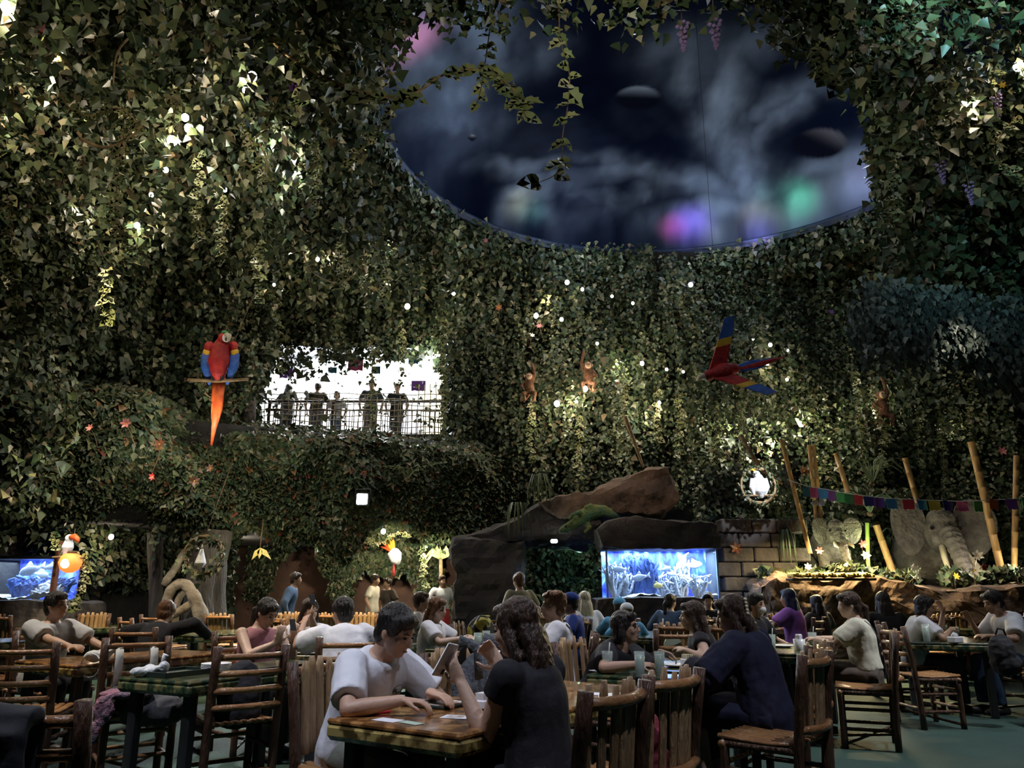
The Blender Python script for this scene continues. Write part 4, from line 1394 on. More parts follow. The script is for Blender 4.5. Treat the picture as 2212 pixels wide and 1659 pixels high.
for k, (dx, L) in enumerate([(-0.035, 0.6), (0.0, 0.95), (0.035, 0.75)]):
    MB().tube([(dx, 0.03, -0.3), (dx, 0.05, -0.3 - L * 0.6), (dx * 0.7 - 0.02, 0.06, -0.3 - L)], [(0.015, 0.06), (0.015, 0.05), (0.006, 0.015)], 8, ref=(0, 1, 0)).build('tail_feather', M_ORGF, o)
MB().tube([(-0.42, 0.0, -0.34), (0.0, 0.0, -0.36), (0.42, 0.0, -0.33)], 0.022, 8).build('perch', M_TWIG, o)
for sx in (-1, 1):
    MB().tube([(sx * 0.06, -0.01, -0.26), (sx * 0.06, -0.03, -0.33), (sx * 0.06, -0.05, -0.36)], [0.03, 0.02, 0.015], 8).build('foot', M_BEAKB, o)
# ragged dark trunk curtain behind it
o2 = empty('tree_stump', (Wd(455, 940, 15.6).x, 15.9, 4.1), 0, 'dark hollow tree stump behind the perched macaw', 'tree stump')
for k in range(9):
    x = -0.95 + 0.2 * k
    MB().tube([(x, 0.12 * math.sin(k * 2), -0.2), (x + 0.03, 0.1 * math.sin(k * 2), 0.6), (x + 0.02 * math.sin(k), 0.12 * math.sin(k * 2), 1.15 + 0.12 * math.sin(k * 3))], [0.14, 0.13, 0.1], 9).build('bark_column', M_ROCKD, o2)

# white cockatoo in a wreath, strongly lit
pc = Wd(1640, 1046, 13.4)
wreath(pc + Vector((0, 0.05, -0.02)), 0.30, 'small vine ring around the white cockatoo', 9, 0.07, 160)
o = empty('cockatoo', pc, 0, 'white cockatoo figure with yellow crest glowing in a vine ring', 'bird')
mb = MB()
mb.tube([(0, 0, 0.16), (0, 0, 0.05), (0.01, 0, -0.12), (0.03, 0.02, -0.24)], [0.06, 0.11, 0.10, 0.03], 12)
mb.ell((-0.04, -0.02, 0.17), (0.065, 0.07, 0.065))
for sx in (-1, 1):
    mb.tube([(sx * 0.1, 0, 0.1), (sx * 0.13, 0, -0.05), (sx * 0.09, 0.02, -0.22)], [0.05, 0.055, 0.015], 9)
remesh(mb.build('body', M_WHITEF, o), 0.012, 2)
MB().tube([(-0.04, 0, 0.2), (-0.09, 0, 0.26), (-0.15, 0, 0.25)], [0.03, 0.022, 0.006], 8).build('crest', M_YELF, o)
MB().tube([(-0.09, -0.06, 0.17), (-0.12, -0.08, 0.15), (-0.115, -0.085, 0.12)], [0.025, 0.018, 0.005], 8).build('beak', M_BEAKB, o)
MB().ell((-0.065, -0.083, 0.185), 0.01, seg=8, ring=6).build('eye', M_EYE, o)
MB().tube([(-0.3, 0, -0.2), (0.3, 0, -0.19)], 0.018, 7).build('perch', M_TWIG, o)
light('cockatoo_lamp', 'SPOT', pc + Vector((0.2, -1.6, 0.9)), 420, (0.85, 0.92, 1.0), 0.04, pc, 26, 0.5)

# toucan above an orange lantern, left
pt = Wd(148, 1182, 11.8)
o = empty('toucan', pt, 0, 'white-breasted toucan figure with a big orange beak above the lantern', 'bird')
mb = MB()
mb.tube([(0, 0, 0.1), (0, -0.02, 0.0), (-0.02, 0, -0.12)], [0.06, 0.085, 0.05], 12)
mb.ell((0.01, -0.03, 0.13), (0.06, 0.065, 0.06))
remesh(mb.build('body', M_WHITEF, o), 0.012, 2)
MB().tube([(0.05, -0.06, 0.14), (0.12, -0.1, 0.15), (0.19, -0.13, 0.11), (0.215, -0.14, 0.06)], [0.04, 0.045, 0.035, 0.01], 10).build('beak', M_ORGF, o)
MB().ell((0.045, -0.085, 0.15), 0.012, seg=8, ring=6).build('eye', M_EYE, o)
MB().tube([(-0.02, 0.03, -0.05), (-0.05, 0.06, -0.22)], [(0.02, 0.045), (0.01, 0.03)], 8).build('tail', M_BEAKB, o)
MB().tube([(-0.22, 0, -0.15), (0.0, 0, -0.14), (0.24, 0, -0.16)], 0.016, 6).build('perch', M_TWIG, o)
light('toucan_lamp', 'SPOT', pt + Vector((0.3, -1.2, 0.7)), 90, (1.0, 0.93, 0.8), 0.04, pt + Vector((0, 0, -0.1)), 46, 0.6)
po = Wd(152, 1215, 11.8)
o = empty('orange_lantern', po, 0, 'glowing round orange lantern below the toucan', 'lantern')
MB().lathe([(0.05, -0.15), (0.13, -0.1), (0.165, 0), (0.13, 0.1), (0.05, 0.14)], n=16).build('shade', pm('orange_paper_glow', (0.8, 0.25, 0.06), (0.7, 0.2, 0.05), 8, 0.6, emis=(1.0, 0.24, 0.04), estr=1.3), o)
MB().lathe([(0.07, 0.13), (0.07, 0.17)], n=12).build('cap', M_STEM, o)
MB().ell((0.0, -0.13, -0.02), (0.07, 0.05, 0.07)).build('bulb', glow('lantern_core', (1.0, 0.75, 0.4), 6), o)
MB().tube([(0, 0, 0.17), (0, 0, 0.5)], 0.006, 5).build('cord', M_BLACK, o)

# pale bird in a nest wreath, left-centre
pn = Wd(440, 1198, 13.0)
wreath(pn, 0.30, 'vine ring with a small white bird above the twisted roots', 14, 0.09, 200)
o = empty('white_bird', pn + Vector((-0.02, -0.05, -0.06)), 0, 'small white bird figure sitting inside a vine ring over the roots', 'bird')
mb = MB()
mb.tube([(0, 0, 0.16), (0, 0, 0.06), (0.0, 0, -0.08), (0, 0, -0.15)], [0.02, 0.05, 0.095, 0.04], 12)
remesh(mb.build('body', M_WHITEF, o), 0.012, 2)
MB().tube([(0, 0, 0.14), (0.01, -0.02, 0.22)], [0.025, 0.006], 8).build('beak', M_BEAKW, o)
MB().ell((0.02, -0.04, 0.12), 0.009, seg=8, ring=6).build('eye', M_EYE, o)

# hanging phoenix-like lamp bird and pale lantern leaves under the mezzanine
ph = Wd(852, 1195, 15.5)
o = empty('bird_ornament', ph, 0, 'brightly lit orange and white bird ornament hanging under the mezzanine', 'ornament')
MB().tube([(0.02, 0, 0.1), (0, 0, 0), (0.04, 0, -0.14), (0.08, 0, -0.22)], [0.05, 0.14, 0.11, 0.04], 12).build('body', M_WHITEF, o)
for k in range(5):
    a = math.radians(100 + k * 16)
    MB().tube([(-0.02, 0, 0.02), (0.18 * math.cos(a), 0.02 * k, 0.05 + 0.16 * math.sin(a)), (0.3 * math.cos(a), 0.02 * k, 0.05 + 0.28 * math.sin(a))], [0.04, 0.032, 0.008], 8).build('plume', M_ORGF if k > 2 else M_YELF, o)
MB().tube([(0.0, -0.02, -0.2), (0.0, -0.02, -0.34), (0.01, -0.02, -0.46)], [0.012, 0.028, 0.02], 8).build('red_tassel', M_RED, o)
MB().tube([(0.02, 0, 0.1), (0.02, 0, 0.7)], 0.005, 4).build('cord', M_BLACK, o)
light('ornament_lamp', 'SPOT', ph + Vector((0.2, -1.2, 0.4)), 170, (1.0, 0.85, 0.6), 0.05, ph, 60, 0.6)
o = empty('palm_ornament', Wd(952, 1205, 16.6), 0, 'pale lit palm fronds beside the rock pillar', 'plant')
for k in range(9):
    a = math.radians(-35 + k * 30)
    MB().tube([(0, 0, 0), (0.22 * math.cos(a), -0.05, 0.12 + 0.12 * math.sin(a)), (0.38 * math.cos(a), -0.08, 0.02 + 0.2 * math.sin(a) - 0.12)], [(0.01, 0.05), (0.008, 0.045), (0.003, 0.01)], 6, ref=(0, 1, 0)).build('frond', pm('pale_lit_frond', (0.5, 0.55, 0.25), (0.35, 0.42, 0.16), 8, 0.5), o)
MB().tube([(0, 0.02, 0), (0.04, 0.02, -0.9), (0.02, 0.02, FZ - Wd(952, 1205, 16.6).z)], [0.04, 0.045, 0.05], 8).build('trunk', M_TWIG, o)
light('palm_lamp', 'POINT', Wd(935, 1195, 16.0), 55, (1.0, 0.95, 0.7), 0.05)
o = empty('leaf_ornament', Wd(562, 1183, 14.4), 0, 'pair of brightly lit yellow leaves under the leafy ledge', 'plant')
for a, L in ((-0.5, 0.3), (0.35, 0.26), (0.0, 0.2)):
    MB().plate([(0, 0), (0.05, L * 0.4), (0, L), (-0.05, L * 0.4)], 0.008, Matrix.Rotation(math.pi + a * 1.6, 3, 'Y') @ Matrix.Rotation(math.pi / 2, 3, 'X')).build('leaf', pm('yellow_leaf', (0.75, 0.62, 0.22), (0.6, 0.45, 0.12), 9, 0.5), o, smooth=False)
MB().tube([(0, 0, 0), (0, 0.05, 0.5)], 0.01, 5).build('stem', M_STEM, o)
light('leaf_lamp', 'POINT', Wd(545, 1165, 13.9), 14, (1.0, 0.9, 0.6), 0.04)

# ------------------------------------------------------------------ tree with twisted roots
M_ROOT = pm('pale_tan_root', (0.36, 0.30, 0.22), (0.18, 0.14, 0.10), 5, 0.8, 0.7, 14)
M_BARK = pm('dark_grey_bark', (0.10, 0.085, 0.075), (0.05, 0.045, 0.04), 3, 0.9, 1.0, 10, stretch=(3, 3, 0.6))


def R3(px, py, dd=0.0):
    return Wd(px, py, 13.6 + dd)


base = R3(400, 1300)
base.z = FZ
o = empty('twisted_tree', base, 0, 'tree with thick looping pale roots under the leafy ledge', 'tree')
for nm, m, pts, rads in [
        ('trunk', M_BARK, [(430, 1430, 0.6), (432, 1300, 0.6), (440, 1230, 0.6), (450, 1150, 0.7)], [0.34, 0.3, 0.26, 0.3]),
        ('trunk', M_BARK, [(470, 1430, 0.7), (466, 1300, 0.7), (470, 1220, 0.7), (480, 1150, 0.8)], [0.2, 0.17, 0.16, 0.2]),
        ('trunk', M_BARK, [(336, 1430, 0.9), (338, 1300, 0.9), (334, 1150, 0.9)], [0.14, 0.12, 0.14]),
        ('root', M_ROOT, [(352, 1400, 0), (356, 1330, 0), (362, 1290, 0), (372, 1268, 0), (396, 1258, 0), (414, 1275, 0), (428, 1310, 0), (440, 1345, 0), (448, 1400, 0.1)], [0.10, 0.09, 0.085, 0.085, 0.09, 0.10, 0.12, 0.14, 0.15]),
        ('root', M_ROOT, [(338, 1345, -0.1), (360, 1334, -0.1), (385, 1322, -0.1), (412, 1306, 0.05), (425, 1290, 0.1)], [0.05, 0.065, 0.07, 0.075, 0.08]),
        ('root', M_ROOT, [(374, 1400, 0.1), (380, 1310, 0.1), (388, 1290, 0.1), (400, 1272, 0.15)], [0.07, 0.06, 0.06, 0.06]),
        ('root', M_ROOT, [(354, 1264, 0.1), (362, 1250, 0.1), (372, 1238, 0.15), (382, 1222, 0.25), (398, 1190, 0.5)], [0.05, 0.07, 0.065, 0.06, 0.05]),
        ('root', M_ROOT, [(348, 1400, 0.2), (346, 1330, 0.2), (354, 1300, 0.2)], [0.06, 0.06, 0.05])]:
    path = [R3(a, b, c) - base for a, b, c in pts]
    # smooth the path
    for _ in range(2):
        q = [path[0]]
        for i in range(len(path) - 1):
            q += [path[i].lerp(path[i + 1], 0.25), path[i].lerp(path[i + 1], 0.75)]
        q.append(path[-1])
        rads = list(np.interp(np.linspace(0, 1, len(q)), np.linspace(0, 1, len(rads)), rads))
        path = q
    MB().tube(path, [r * (1 + 0.06 * math.sin(i * 1.7)) for i, r in enumerate(rads)], 12).build(nm, m, o)
light('root_lamp', 'SPOT', Wd(330, 1180, 12.0), 55, (1.0, 0.9, 0.72), 0.05, R3(395, 1300), 40, 0.7)
light('under_ledge_light', 'POINT', (-3.4, 19.0, 2.0), 110, (1.0, 0.85, 0.65), 0.1)
light('under_ledge_light', 'POINT', (-6.2, 17.6, 2.0), 45, (1.0, 0.85, 0.65), 0.1)
light('under_ledge_light', 'POINT', (-2.0, 18.0, 2.1), 110, (1.0, 0.85, 0.65), 0.1)

# ------------------------------------------------------------------ lizard on the slope
M_LIZ = pm('green_lizard_skin', (0.17, 0.20, 0.05), (0.05, 0.14, 0.08), 6, 0.7, 0.9, 40)
o = empty('lizard_figure', Wd(1262, 1125, 13.3), 0, 'big green iguana figure crawling on the rock above the cave', 'lizard')
mb = MB()
L = lambda px, py, dd=0.0: Wd(px, py, 13.3 + dd) - o.location
mb.tube([L(1206, 1148), L(1222, 1142), L(1240, 1132), L(1258, 1118), L(1280, 1106), L(1305, 1104), L(1330, 1115), L(1345, 1125, 0.1)], [0.03, 0.08, 0.09, 0.13, 0.14, 0.10, 0.05, 0.012], 12)
mb.tube([L(1258, 1118, -0.05), L(1252, 1106, -0.15), L(1236, 1112, -0.2), L(1228, 1122, -0.2)], [0.06, 0.045, 0.035, 0.03], 8)
mb.tube([L(1290, 1104), L(1275, 1092, -0.1), L(1262, 1096, -0.1)], [0.06, 0.05, 0.03], 8)
mb.tube([L(1262, 1125), L(1275, 1140, -0.1), L(1262, 1150, -0.15)], [0.06, 0.045, 0.03], 8)
for k in range(14):
    t = k / 13
    q = L(1245 + t * 75, 1121 - 22 * math.sin(t * 2.2) + 4) + Vector((0, 0, 0.04))
    mb.tube([q - Vector((0, 0, 0.05)), q + Vector((0.02, 0, 0.06))], [0.03, 0.004], 5)
remesh(mb.build('body', M_LIZ, o), 0.022, 1)
MB().ell(L(1222, 1137, -0.07), 0.022, seg=8, ring=6).build('eye', M_EYE, o)

# ------------------------------------------------------------------ monkeys hanging in the ivy
M_FUR = pm('brown_monkey_fur', (0.22, 0.10, 0.045), (0.12, 0.055, 0.03), 20, 0.9, 0.8, 60)
M_FACE = pm('tan_monkey_face', (0.55, 0.38, 0.25), (0.45, 0.3, 0.2), 10, 0.7)


def monkey(px, py, d, label, s, flip=1):
    o = empty('monkey_figure', Wd(px, py, d), 0, label, 'monkey', scale=s)
    mb = MB()
    mb.tube([(0, 0, 0.12), (0.01, 0, 0.0), (0, 0, -0.16)], [0.07, 0.10, 0.09], 10)
    mb.ell((0, -0.03, 0.2), (0.085, 0.085, 0.085))
    mb.tube([(flip * 0.07, 0, 0.1), (flip * 0.12, 0, 0.26), (flip * 0.08, 0, 0.44), (flip * 0.06, 0.02, 0.52)], [0.04, 0.034, 0.03, 0.025], 8)
    mb.tube([(-flip * 0.07, 0, 0.1), (-flip * 0.16, -0.04, 0.0), (-flip * 0.12, -0.12, -0.08)], [0.04, 0.034, 0.026], 8)
    for sx in (-1, 1):
        mb.tube([(sx * 0.05, 0, -0.14), (sx * 0.12, -0.1, -0.16), (sx * 0.09, -0.09, -0.3), (sx * 0.09, -0.14, -0.32)], [0.055, 0.045, 0.035, 0.03], 8)
    mb.tube([(0, 0.08, -0.16), (-flip * 0.1, 0.12, -0.3), (-flip * 0.2, 0.1, -0.22)], [0.025, 0.02, 0.015], 7)
    remesh(mb.build('body', M_FUR, o), 0.016, 2)
    MB().ell((0, -0.09, 0.19), (0.06, 0.035, 0.062)).build('face', M_FACE, o)
    for sx in (-1, 1):
        MB().ell((sx * 0.024, -0.122, 0.205), 0.011, seg=8, ring=6).build('eye', M_EYE, o)
        MB().ell((sx * 0.088, -0.02, 0.21), (0.02, 0.015, 0.03)).build('ear', M_FACE, o)


monkey(1270, 812, 15.9, 'brown monkey figure hanging by one arm in the lit ivy', 1.1, -1)
monkey(1143, 835, 16.0, 'brown monkey figure with its arm up near the balcony corner', 1.05, 1)
monkey(1905, 880, 15.9, 'dark monkey figure climbing in the ivy above the baby elephant', 1.3, 1)

# ------------------------------------------------------------------ butterfly and amber board
o = empty('butterfly_ornament', Wd(1768, 1076, 13.6), 0, 'blue and brown butterfly ornament hanging by the flag string', 'butterfly')
M_WINGB = pm('blue_brown_wing', (0.10, 0.22, 0.40), (0.16, 0.12, 0.12), 9, 0.6)
for sx, sz, w, h in ((1, 0.06, 0.13, 0.20), (-1, 0.04, 0.16, 0.14), (1, -0.09, 0.10, 0.13), (-1, -0.1, 0.12, 0.10)):
    ol = [(w * (0.5 + 0.5 * math.cos(t * 0.52)) * 1.0, h * 0.5 * math.sin(t * 0.52)) for t in range(12)]
    MB().plate([(sx * x, y) for x, y in (ol if sx > 0 else ol[::-1])], 0.012, Matrix.Rotation(math.pi / 2, 3, 'X') @ Matrix.Rotation(0.3 * sx, 3, 'Z'), (0, 0, sz)).build('wing', M_WINGB, o, smooth=False)
MB().tube([(0, 0, 0.1), (0, 0, -0.14)], [0.02, 0.012], 8).build('body', M_BEAKB, o)
MB().tube([(0, 0, 0.1), (0, 1.2, 2.4)], 0.003, 4).build('thread', M_BLACK, o)
a, b = Wd(1712, 1246, 12.9), Wd(1888, 1243, 12.9)
o = empty('thatch_board', (a + b) / 2, 0, 'long straw-topped board glowing yellow on the planter below the baby elephant', 'board')
n = 26
for k in range(n):
    x = -(b.x - a.x) / 2 + (b.x - a.x) * (k + 0.5) / n
    MB().box((x, 0.12, 0.02 + 0.015 * math.sin(k * 1.7)), ((b.x - a.x) / n * 0.96, 0.3 + 0.04 * math.sin(k * 2.3), 0.05), ch=0.01).build('straw_bundle', pm('yellow_straw', (0.85, 0.62, 0.18), (0.75, 0.5, 0.12), 14, 0.8) if k == 0 else bpy.data.materials['yellow_straw'], o, smooth=False)
MB().box((0, 0.12, -0.05), (b.x - a.x + 0.05, 0.3, 0.04), ch=0.01).build('backing_board', M_ROCKD, o, smooth=False)
light('added_board_light', 'AREA', o.location + Vector((0, 0.2, 0.75)), 190, (1.0, 0.78, 0.38), target=o.location + Vector((0, 0.1, 0)), size=1.4, size_y=0.15)  # area light added above so the straw glows yellow

# ------------------------------------------------------------------ balcony: railing, rope net, paper flags
M_RAIL = pm('dark_bronze_rail', (0.05, 0.035, 0.025), (0.03, 0.02, 0.015), 6, 0.5)
M_NET = pm('tan_rope_net', (0.30, 0.24, 0.15), (0.2, 0.16, 0.1), 20, 0.9)
B0, B1 = -6.0, -1.2
o = empty('balcony_railing', (0, 18.35, 4.66), 0, 'dark balcony railing in front of the bright corridor', 'railing')
MB().box(((B0 + B1) / 2, 0, 1.0), (B1 - B0, 0.07, 0.06), ch=0.012).build('top_rail', M_RAIL, o, smooth=False)
MB().box(((B0 + B1) / 2, 0, 0.78), (B1 - B0, 0.04, 0.04)).build('middle_rail', M_RAIL, o, smooth=False)
MB().box(((B0 + B1) / 2, 0, 0.16), (B1 - B0, 0.05, 0.05)).build('bottom_rail', M_RAIL, o, smooth=False)
bal_me = MB().tube([(0, 0, 0.16), (0, 0, 0.78)], 0.012, 6).mesh('baluster', M_RAIL)
post_me = MB().box((0, 0, 0.5), (0.06, 0.06, 1.0)).mesh('post', M_RAIL, False)
for k in range(44):
    obj('baluster', bal_me, o, (B0 + 0.06 + k * (B1 - B0 - 0.1) / 43, 0, 0))
for k in range(4):
    obj('post', post_me, o, (B0 + 0.05 + k * (B1 - B0 - 0.1) / 3, 0, 0))
NX0, NX1 = Wd(532, 900, 17.3).x, Wd(1030, 900, 17.3).x
o = empty('rope_net', (0, 17.3, 0), 0, 'knotted rope net hung across the balcony opening', 'net')
zt = Wd(800, 850, 17.3).z
zb = Wd(800, 968, 17.3).z
vs_me = None
nv, nh = 40, 11
for k in range(nv):
    x = NX0 + (NX1 - NX0) * k / (nv - 1)
    tz = zt - 0.1 + (0.35 if x > Wd(900, 900, 17.3).x else 0.0) + 0.05 * math.sin(k)
    path = [(x + 0.012 * math.sin(j * 1.3 + k), 0.02 * math.sin(j + k * 0.7), zb + (tz - zb) * j / 8) for j in range(9)]
    MB().tube(path, 0.011, 4).build('vertical_rope', M_NET, o)
for k in range(nh):
    z = zb + (zt - zb) * k / (nh - 1)
    path = [(NX0 + (NX1 - NX0) * j / 30, 0.02 * math.sin(j + k), z - 0.02 * math.sin(j * 1.1 + k) - 0.25 * (j / 30) ** 2 * 0.2) for j in range(31)]
    MB().tube(path, 0.011, 4).build('horizontal_rope', M_NET, o)
for px, py, w, h, c, lab in [(618, 806, 28, 24, 'purple', 'purple paper flag left of the others on the balcony'), (768, 788, 34, 30, 'pink', 'magenta paper flag high in the middle of the balcony'), (893, 775, 22, 26, 'blue', 'blue paper flag in the ivy at the balcony top'),
                             (904, 834, 32, 24, 'purple', 'large violet paper flag on the right side of the balcony'), (812, 800, 20, 18, 'teal', 'turquoise paper flag beside the magenta one'), (966, 785, 12, 32, 'purple', 'narrow purple paper flag at the right balcony corner'),
                             (990, 858, 32, 22, 'blue', 'bright blue paper flag on the net outside the balcony'), (718, 800, 20, 14, 'teal', 'pale blue paper flag between the purple and magenta ones')]:
    q = Wd(px, py, 18.9 if px < 980 else 17.1)
    k = 18.9 / 1660
    ol = [(-w / 2 * k, h / 2 * k), (-w / 2 * k, -h / 2 * k), (-w / 4 * k, -h * 0.42 * k), (0, -h / 2 * k), (w / 4 * k, -h * 0.42 * k), (w / 2 * k, -h / 2 * k), (w / 2 * k, h / 2 * k)]
    o = empty('paper_flag', q, 0, lab, 'paper flag', 'paper flags on the balcony')
    MB().plate(ol, 0.006, Matrix.Rotation(math.pi / 2, 3, 'X')).build('sheet', FM[c], o, smooth=False)
    MB().tube([(-w * 0.6 * k, 0, h / 2 * k), (w * 0.6 * k, 0, h / 2 * k)], 0.005, 4).build('cord', M_STEM, o)
    MB().tube([(0, 0, h / 2 * k), (0, 0, max(h / 2 * k + 0.05, 8.12 - q.z))], 0.003, 4).build('thread', M_STEM, o)
# corridor wall lamp (dazzling window light at the rail)
light('corridor_flood', 'SPOT', (-4.1, 18.7, 5.1), 25, (0.85, 0.92, 1.0), 0.05, (-4.0, 10, 4.6), 60, 0.9)

# ------------------------------------------------------------------ planter greenery, grasses, alcove ivy
n = 9000
px = rng.uniform(1640, 2290, n)
P = np.array([Wd(a, 1240, 13.7) for a in px])
P[:, 1] = 13.5 + rng.uniform(0, 1.9, n)
P[:, 2] = 1.27 + rng.uniform(-0.1, 0.14, n) + 0.16 * np.clip(fbm(P * 1.4, 3, 61) - 0.4, 0, 1) * 2 + np.where(P[:, 0] < 6.4, 0.05, 0)
P = P[np.abs(P[:, 0] / P[:, 1] - 0.527) > 0.016]
n = len(P)
leaf_cloud('planter_foliage', P, np.tile([0, -0.6, 0.5], (n, 1)), 0.12, 'low green plants growing on the rock planter', 'plants', down=-0.5, rand=0.8)
n = 7000
P = np.column_stack([rng.uniform(0.2, 1.9, n), 16.2 + rng.uniform(0, 0.9, n), rng.uniform(0.7, 2.4, n)])
k = fbm(P * 1.3, 3, 71) > 0.42
leaf_cloud('alcove_foliage', P[k], np.tile([0, -1.0, 0], (k.sum(), 1)), 0.11, 'dark bush inside the cave passage left of the blue tank', 'bush')
n = 14000
P = np.column_stack([rng.uniform(5.2, 11.4, n), 15.6 + rng.uniform(0, 0.9, n) - 0.05, rng.uniform(1.2, 3.2, n)])
k = fbm(P * np.array([1.3, 1, 0.8]), 3, 73) > 0.44
leaf_cloud('backdrop_foliage', P[k], np.tile([0, -1.0, 0], (k.sum(), 1)), 0.12, 'leafy bushes behind the two elephants', 'bushes')
n = 5000
P = np.column_stack([rng.uniform(3.7, 5.4, n), 15.2 + rng.uniform(0, 0.8, n), rng.uniform(1.9, 3.6, n)])
k = fbm(P * 1.2, 3, 75) > 0.42
leaf_cloud('bush_foliage', P[k], np.tile([0, -1.0, 0], (k.sum(), 1)), 0.11, 'dark bush above the stone block wall', 'bush')


def grass_tuft(px, py, d, n, L, label, mat, spread=1.0, up=False):
    o = empty('grass_tuft', Wd(px, py, d), 0, label, 'grass tuft')
    for k in range(n):
        a = math.pi * (k + 0.5) / n + rnd.uniform(-0.15, 0.15)
        l = L * rnd.uniform(0.7, 1.15)
        dx, dy = math.cos(a) * spread, -abs(math.sin(a)) * 0.6
        if up:
            path = [(0, 0, 0), (dx * l * 0.3, dy * l * 0.2, l * 0.5), (dx * l * 0.7, dy * l * 0.5, l * 0.6), (dx * l, dy * l * 0.7, l * 0.35)]
        else:
            path = [(0, 0, 0), (dx * l * 0.25, dy * l * 0.35, l * 0.08), (dx * l * 0.42, dy * l * 0.5, -l * 0.35), (dx * l * 0.45, dy * l * 0.55, -l)]
        MB().tube(path, [(0.004, 0.014), (0.004, 0.016), (0.003, 0.013), (0.002, 0.003)], 5).build('blade', mat, o)
    MB().ell((0, 0.02, 0), (0.06, 0.05, 0.05), seg=8, ring=6).build('root_ball', M_STEM, o)


M_GRASS = pm('olive_grass', (0.16, 0.19, 0.07), (0.09, 0.12, 0.05), 8, 0.6)
M_PALM = pm('dark_palm_frond', (0.07, 0.12, 0.06), (0.10, 0.13, 0.07), 8, 0.6)
grass_tuft(1165, 1030, 13.4, 22, 0.55, 'long drooping grass tuft left of the slanting rock ledge', M_GRASS)
grass_tuft(1118, 1092, 13.2, 22, 0.50, 'drooping grass tuft hanging on the dark rock slope', M_GRASS)
grass_tuft(880, 1035, 14.9, 14, 0.4, 'feathery grass tuft above the square floodlight', M_GRASS, 1.4, True)
grass_tuft(1885, 1045, 14.6, 20, 0.75, 'palm crown with drooping fronds above the flag string', M_PALM, 1.0, True)
grass_tuft(1880, 1110, 14.4, 18, 0.6, 'dark palm fronds right of the baby elephant', M_PALM, 1.0, True)
grass_tuft(1695, 1150, 14.0, 16, 0.55, 'spiky palm plant beside the stone block wall', M_PALM, 0.7)
grass_tuft(2200, 1120, 14.6, 16, 0.7, 'palm fronds at the right edge behind the bamboo', M_PALM, 1.0, True)
grass_tuft(1960, 1180, 14.9, 14, 0.6, 'palm fronds just left of the large elephant', M_PALM, 1.0, True)
grass_tuft(150, 900, 14.6, 16, 0.7, 'drooping palm fronds in the ivy left of the macaw ring', M_PALM, 1.0, True)
grass_tuft(700, 1030, 15.0, 12, 0.5, 'broad fern fronds on the ledge left of the square floodlight', M_GRASS, 1.2, True)
grass_tuft(1830, 1235, 13.6, 12, 0.22, 'spiky low plant in front of the baby elephant', M_PALM, 1.3, True)
# uplights among the plants
for px, py, d, e, c in [(1770, 1185, 13.9, 16, (0.9, 1.0, 0.6)), (1865, 1200, 13.9, 18, (1.0, 0.95, 0.75)), (1985, 1225, 13.5, 18, (1.0, 0.95, 0.75)), (2115, 1215, 13.4, 9, (1.0, 0.9, 0.8)), (2205, 1225, 13.6, 14, (1, 0.95, 0.7)), (1870, 1160, 14.0, 8, (0.8, 1.0, 0.4)),
                        (2060, 1250, 13.0, 4, (1, 0.9, 0.7)), (1250, 1195, 15.6, 10, (0.4, 0.8, 0.6)), (1640, 1205, 13.4, 0.8, (1.0, 0.8, 0.6))]:
    light('plant_uplight', 'POINT', Wd(px, py, d), e, c, 0.04)
for s_, t_, e, a_, c in [((6.0, 9.0, 6.0), Wd(2035, 1165, 14.3), 240, 20, (1.0, 0.88, 0.68)), ((4.8, 9.5, 5.5), Wd(1805, 1165, 14.0), 110, 12, (1.0, 0.9, 0.72)), ((0.6, 8.5, 6.2), Wd(1330, 1060, 13.4), 380, 24, (1.0, 0.80, 0.62)), ((0.4, 9.0, 4.0), Wd(1262, 1125, 13.2), 60, 16, (0.85, 1.0, 0.8)), ((-0.2, 8.0, 3.6), Wd(1050, 1230, 13.2), 70, 26, (0.8, 0.8, 0.9))]:
    light('added_accent_spot', 'SPOT', s_, e, c, 0.06, t_, a_, 0.8)  # spots added in front to brighten the elephants, rocks and lizard
# ================================================================== FURNITURE
M_LOG = pm('dark_brown_log', (0.10, 0.045, 0.022), (0.055, 0.025, 0.014), 5, 0.45, 0.6, 14, stretch=(4, 4, 0.8))
M_RUNG = pm('honey_varnished_rung', (0.42, 0.22, 0.09), (0.26, 0.12, 0.05), 4, 0.28, 0.4, 16)
M_SLAT = pm('split_wood_slat', (0.42, 0.27, 0.14), (0.28, 0.165, 0.08), 6, 0.38, 0.5, 20, stretch=(5, 5, 0.7))
M_SLATE = pm('pale_slat_edge', (0.50, 0.34, 0.18), (0.35, 0.22, 0.11), 18, 0.6)


def log_mesh(p0, p1, r, name, mat, bow=(0, 0, 0), n=9, wob=0.05, seed=0):
    rs = random.Random(seed)
    p0, p1, bow = Vector(p0), Vector(p1), Vector(bow)
    path, rad = [], []
    N = 6
    for i in range(N + 1):
        t = i / N
        path.append(p0.lerp(p1, t) + bow * math.sin(math.pi * t))
        rad.append(r * (1 + rs.uniform(-wob, wob)))
    return MB().tube(path, rad, n).mesh(name, mat)


def slat_mesh(p0, p1, w, t, name, bowy):
    """a half-round slat with a rounded tip"""
    p0, p1 = Vector(p0), Vector(p1)
    mb = MB()
    path, rad = [], []
    for i in range(9):
        q = i / 8
        k = 1.0 if q < 0.93 else 0.55
        path.append(p0.lerp(p1, q) + Vector((0, bowy * math.sin(math.pi * q), 0)))
        rad.append((t * (1 if q < 0.95 else 0.8), w / 2 * k))
    mb.tube(path, rad, 8, ref=(0, 1, 0))
    return mb.mesh(name, M_SLAT)


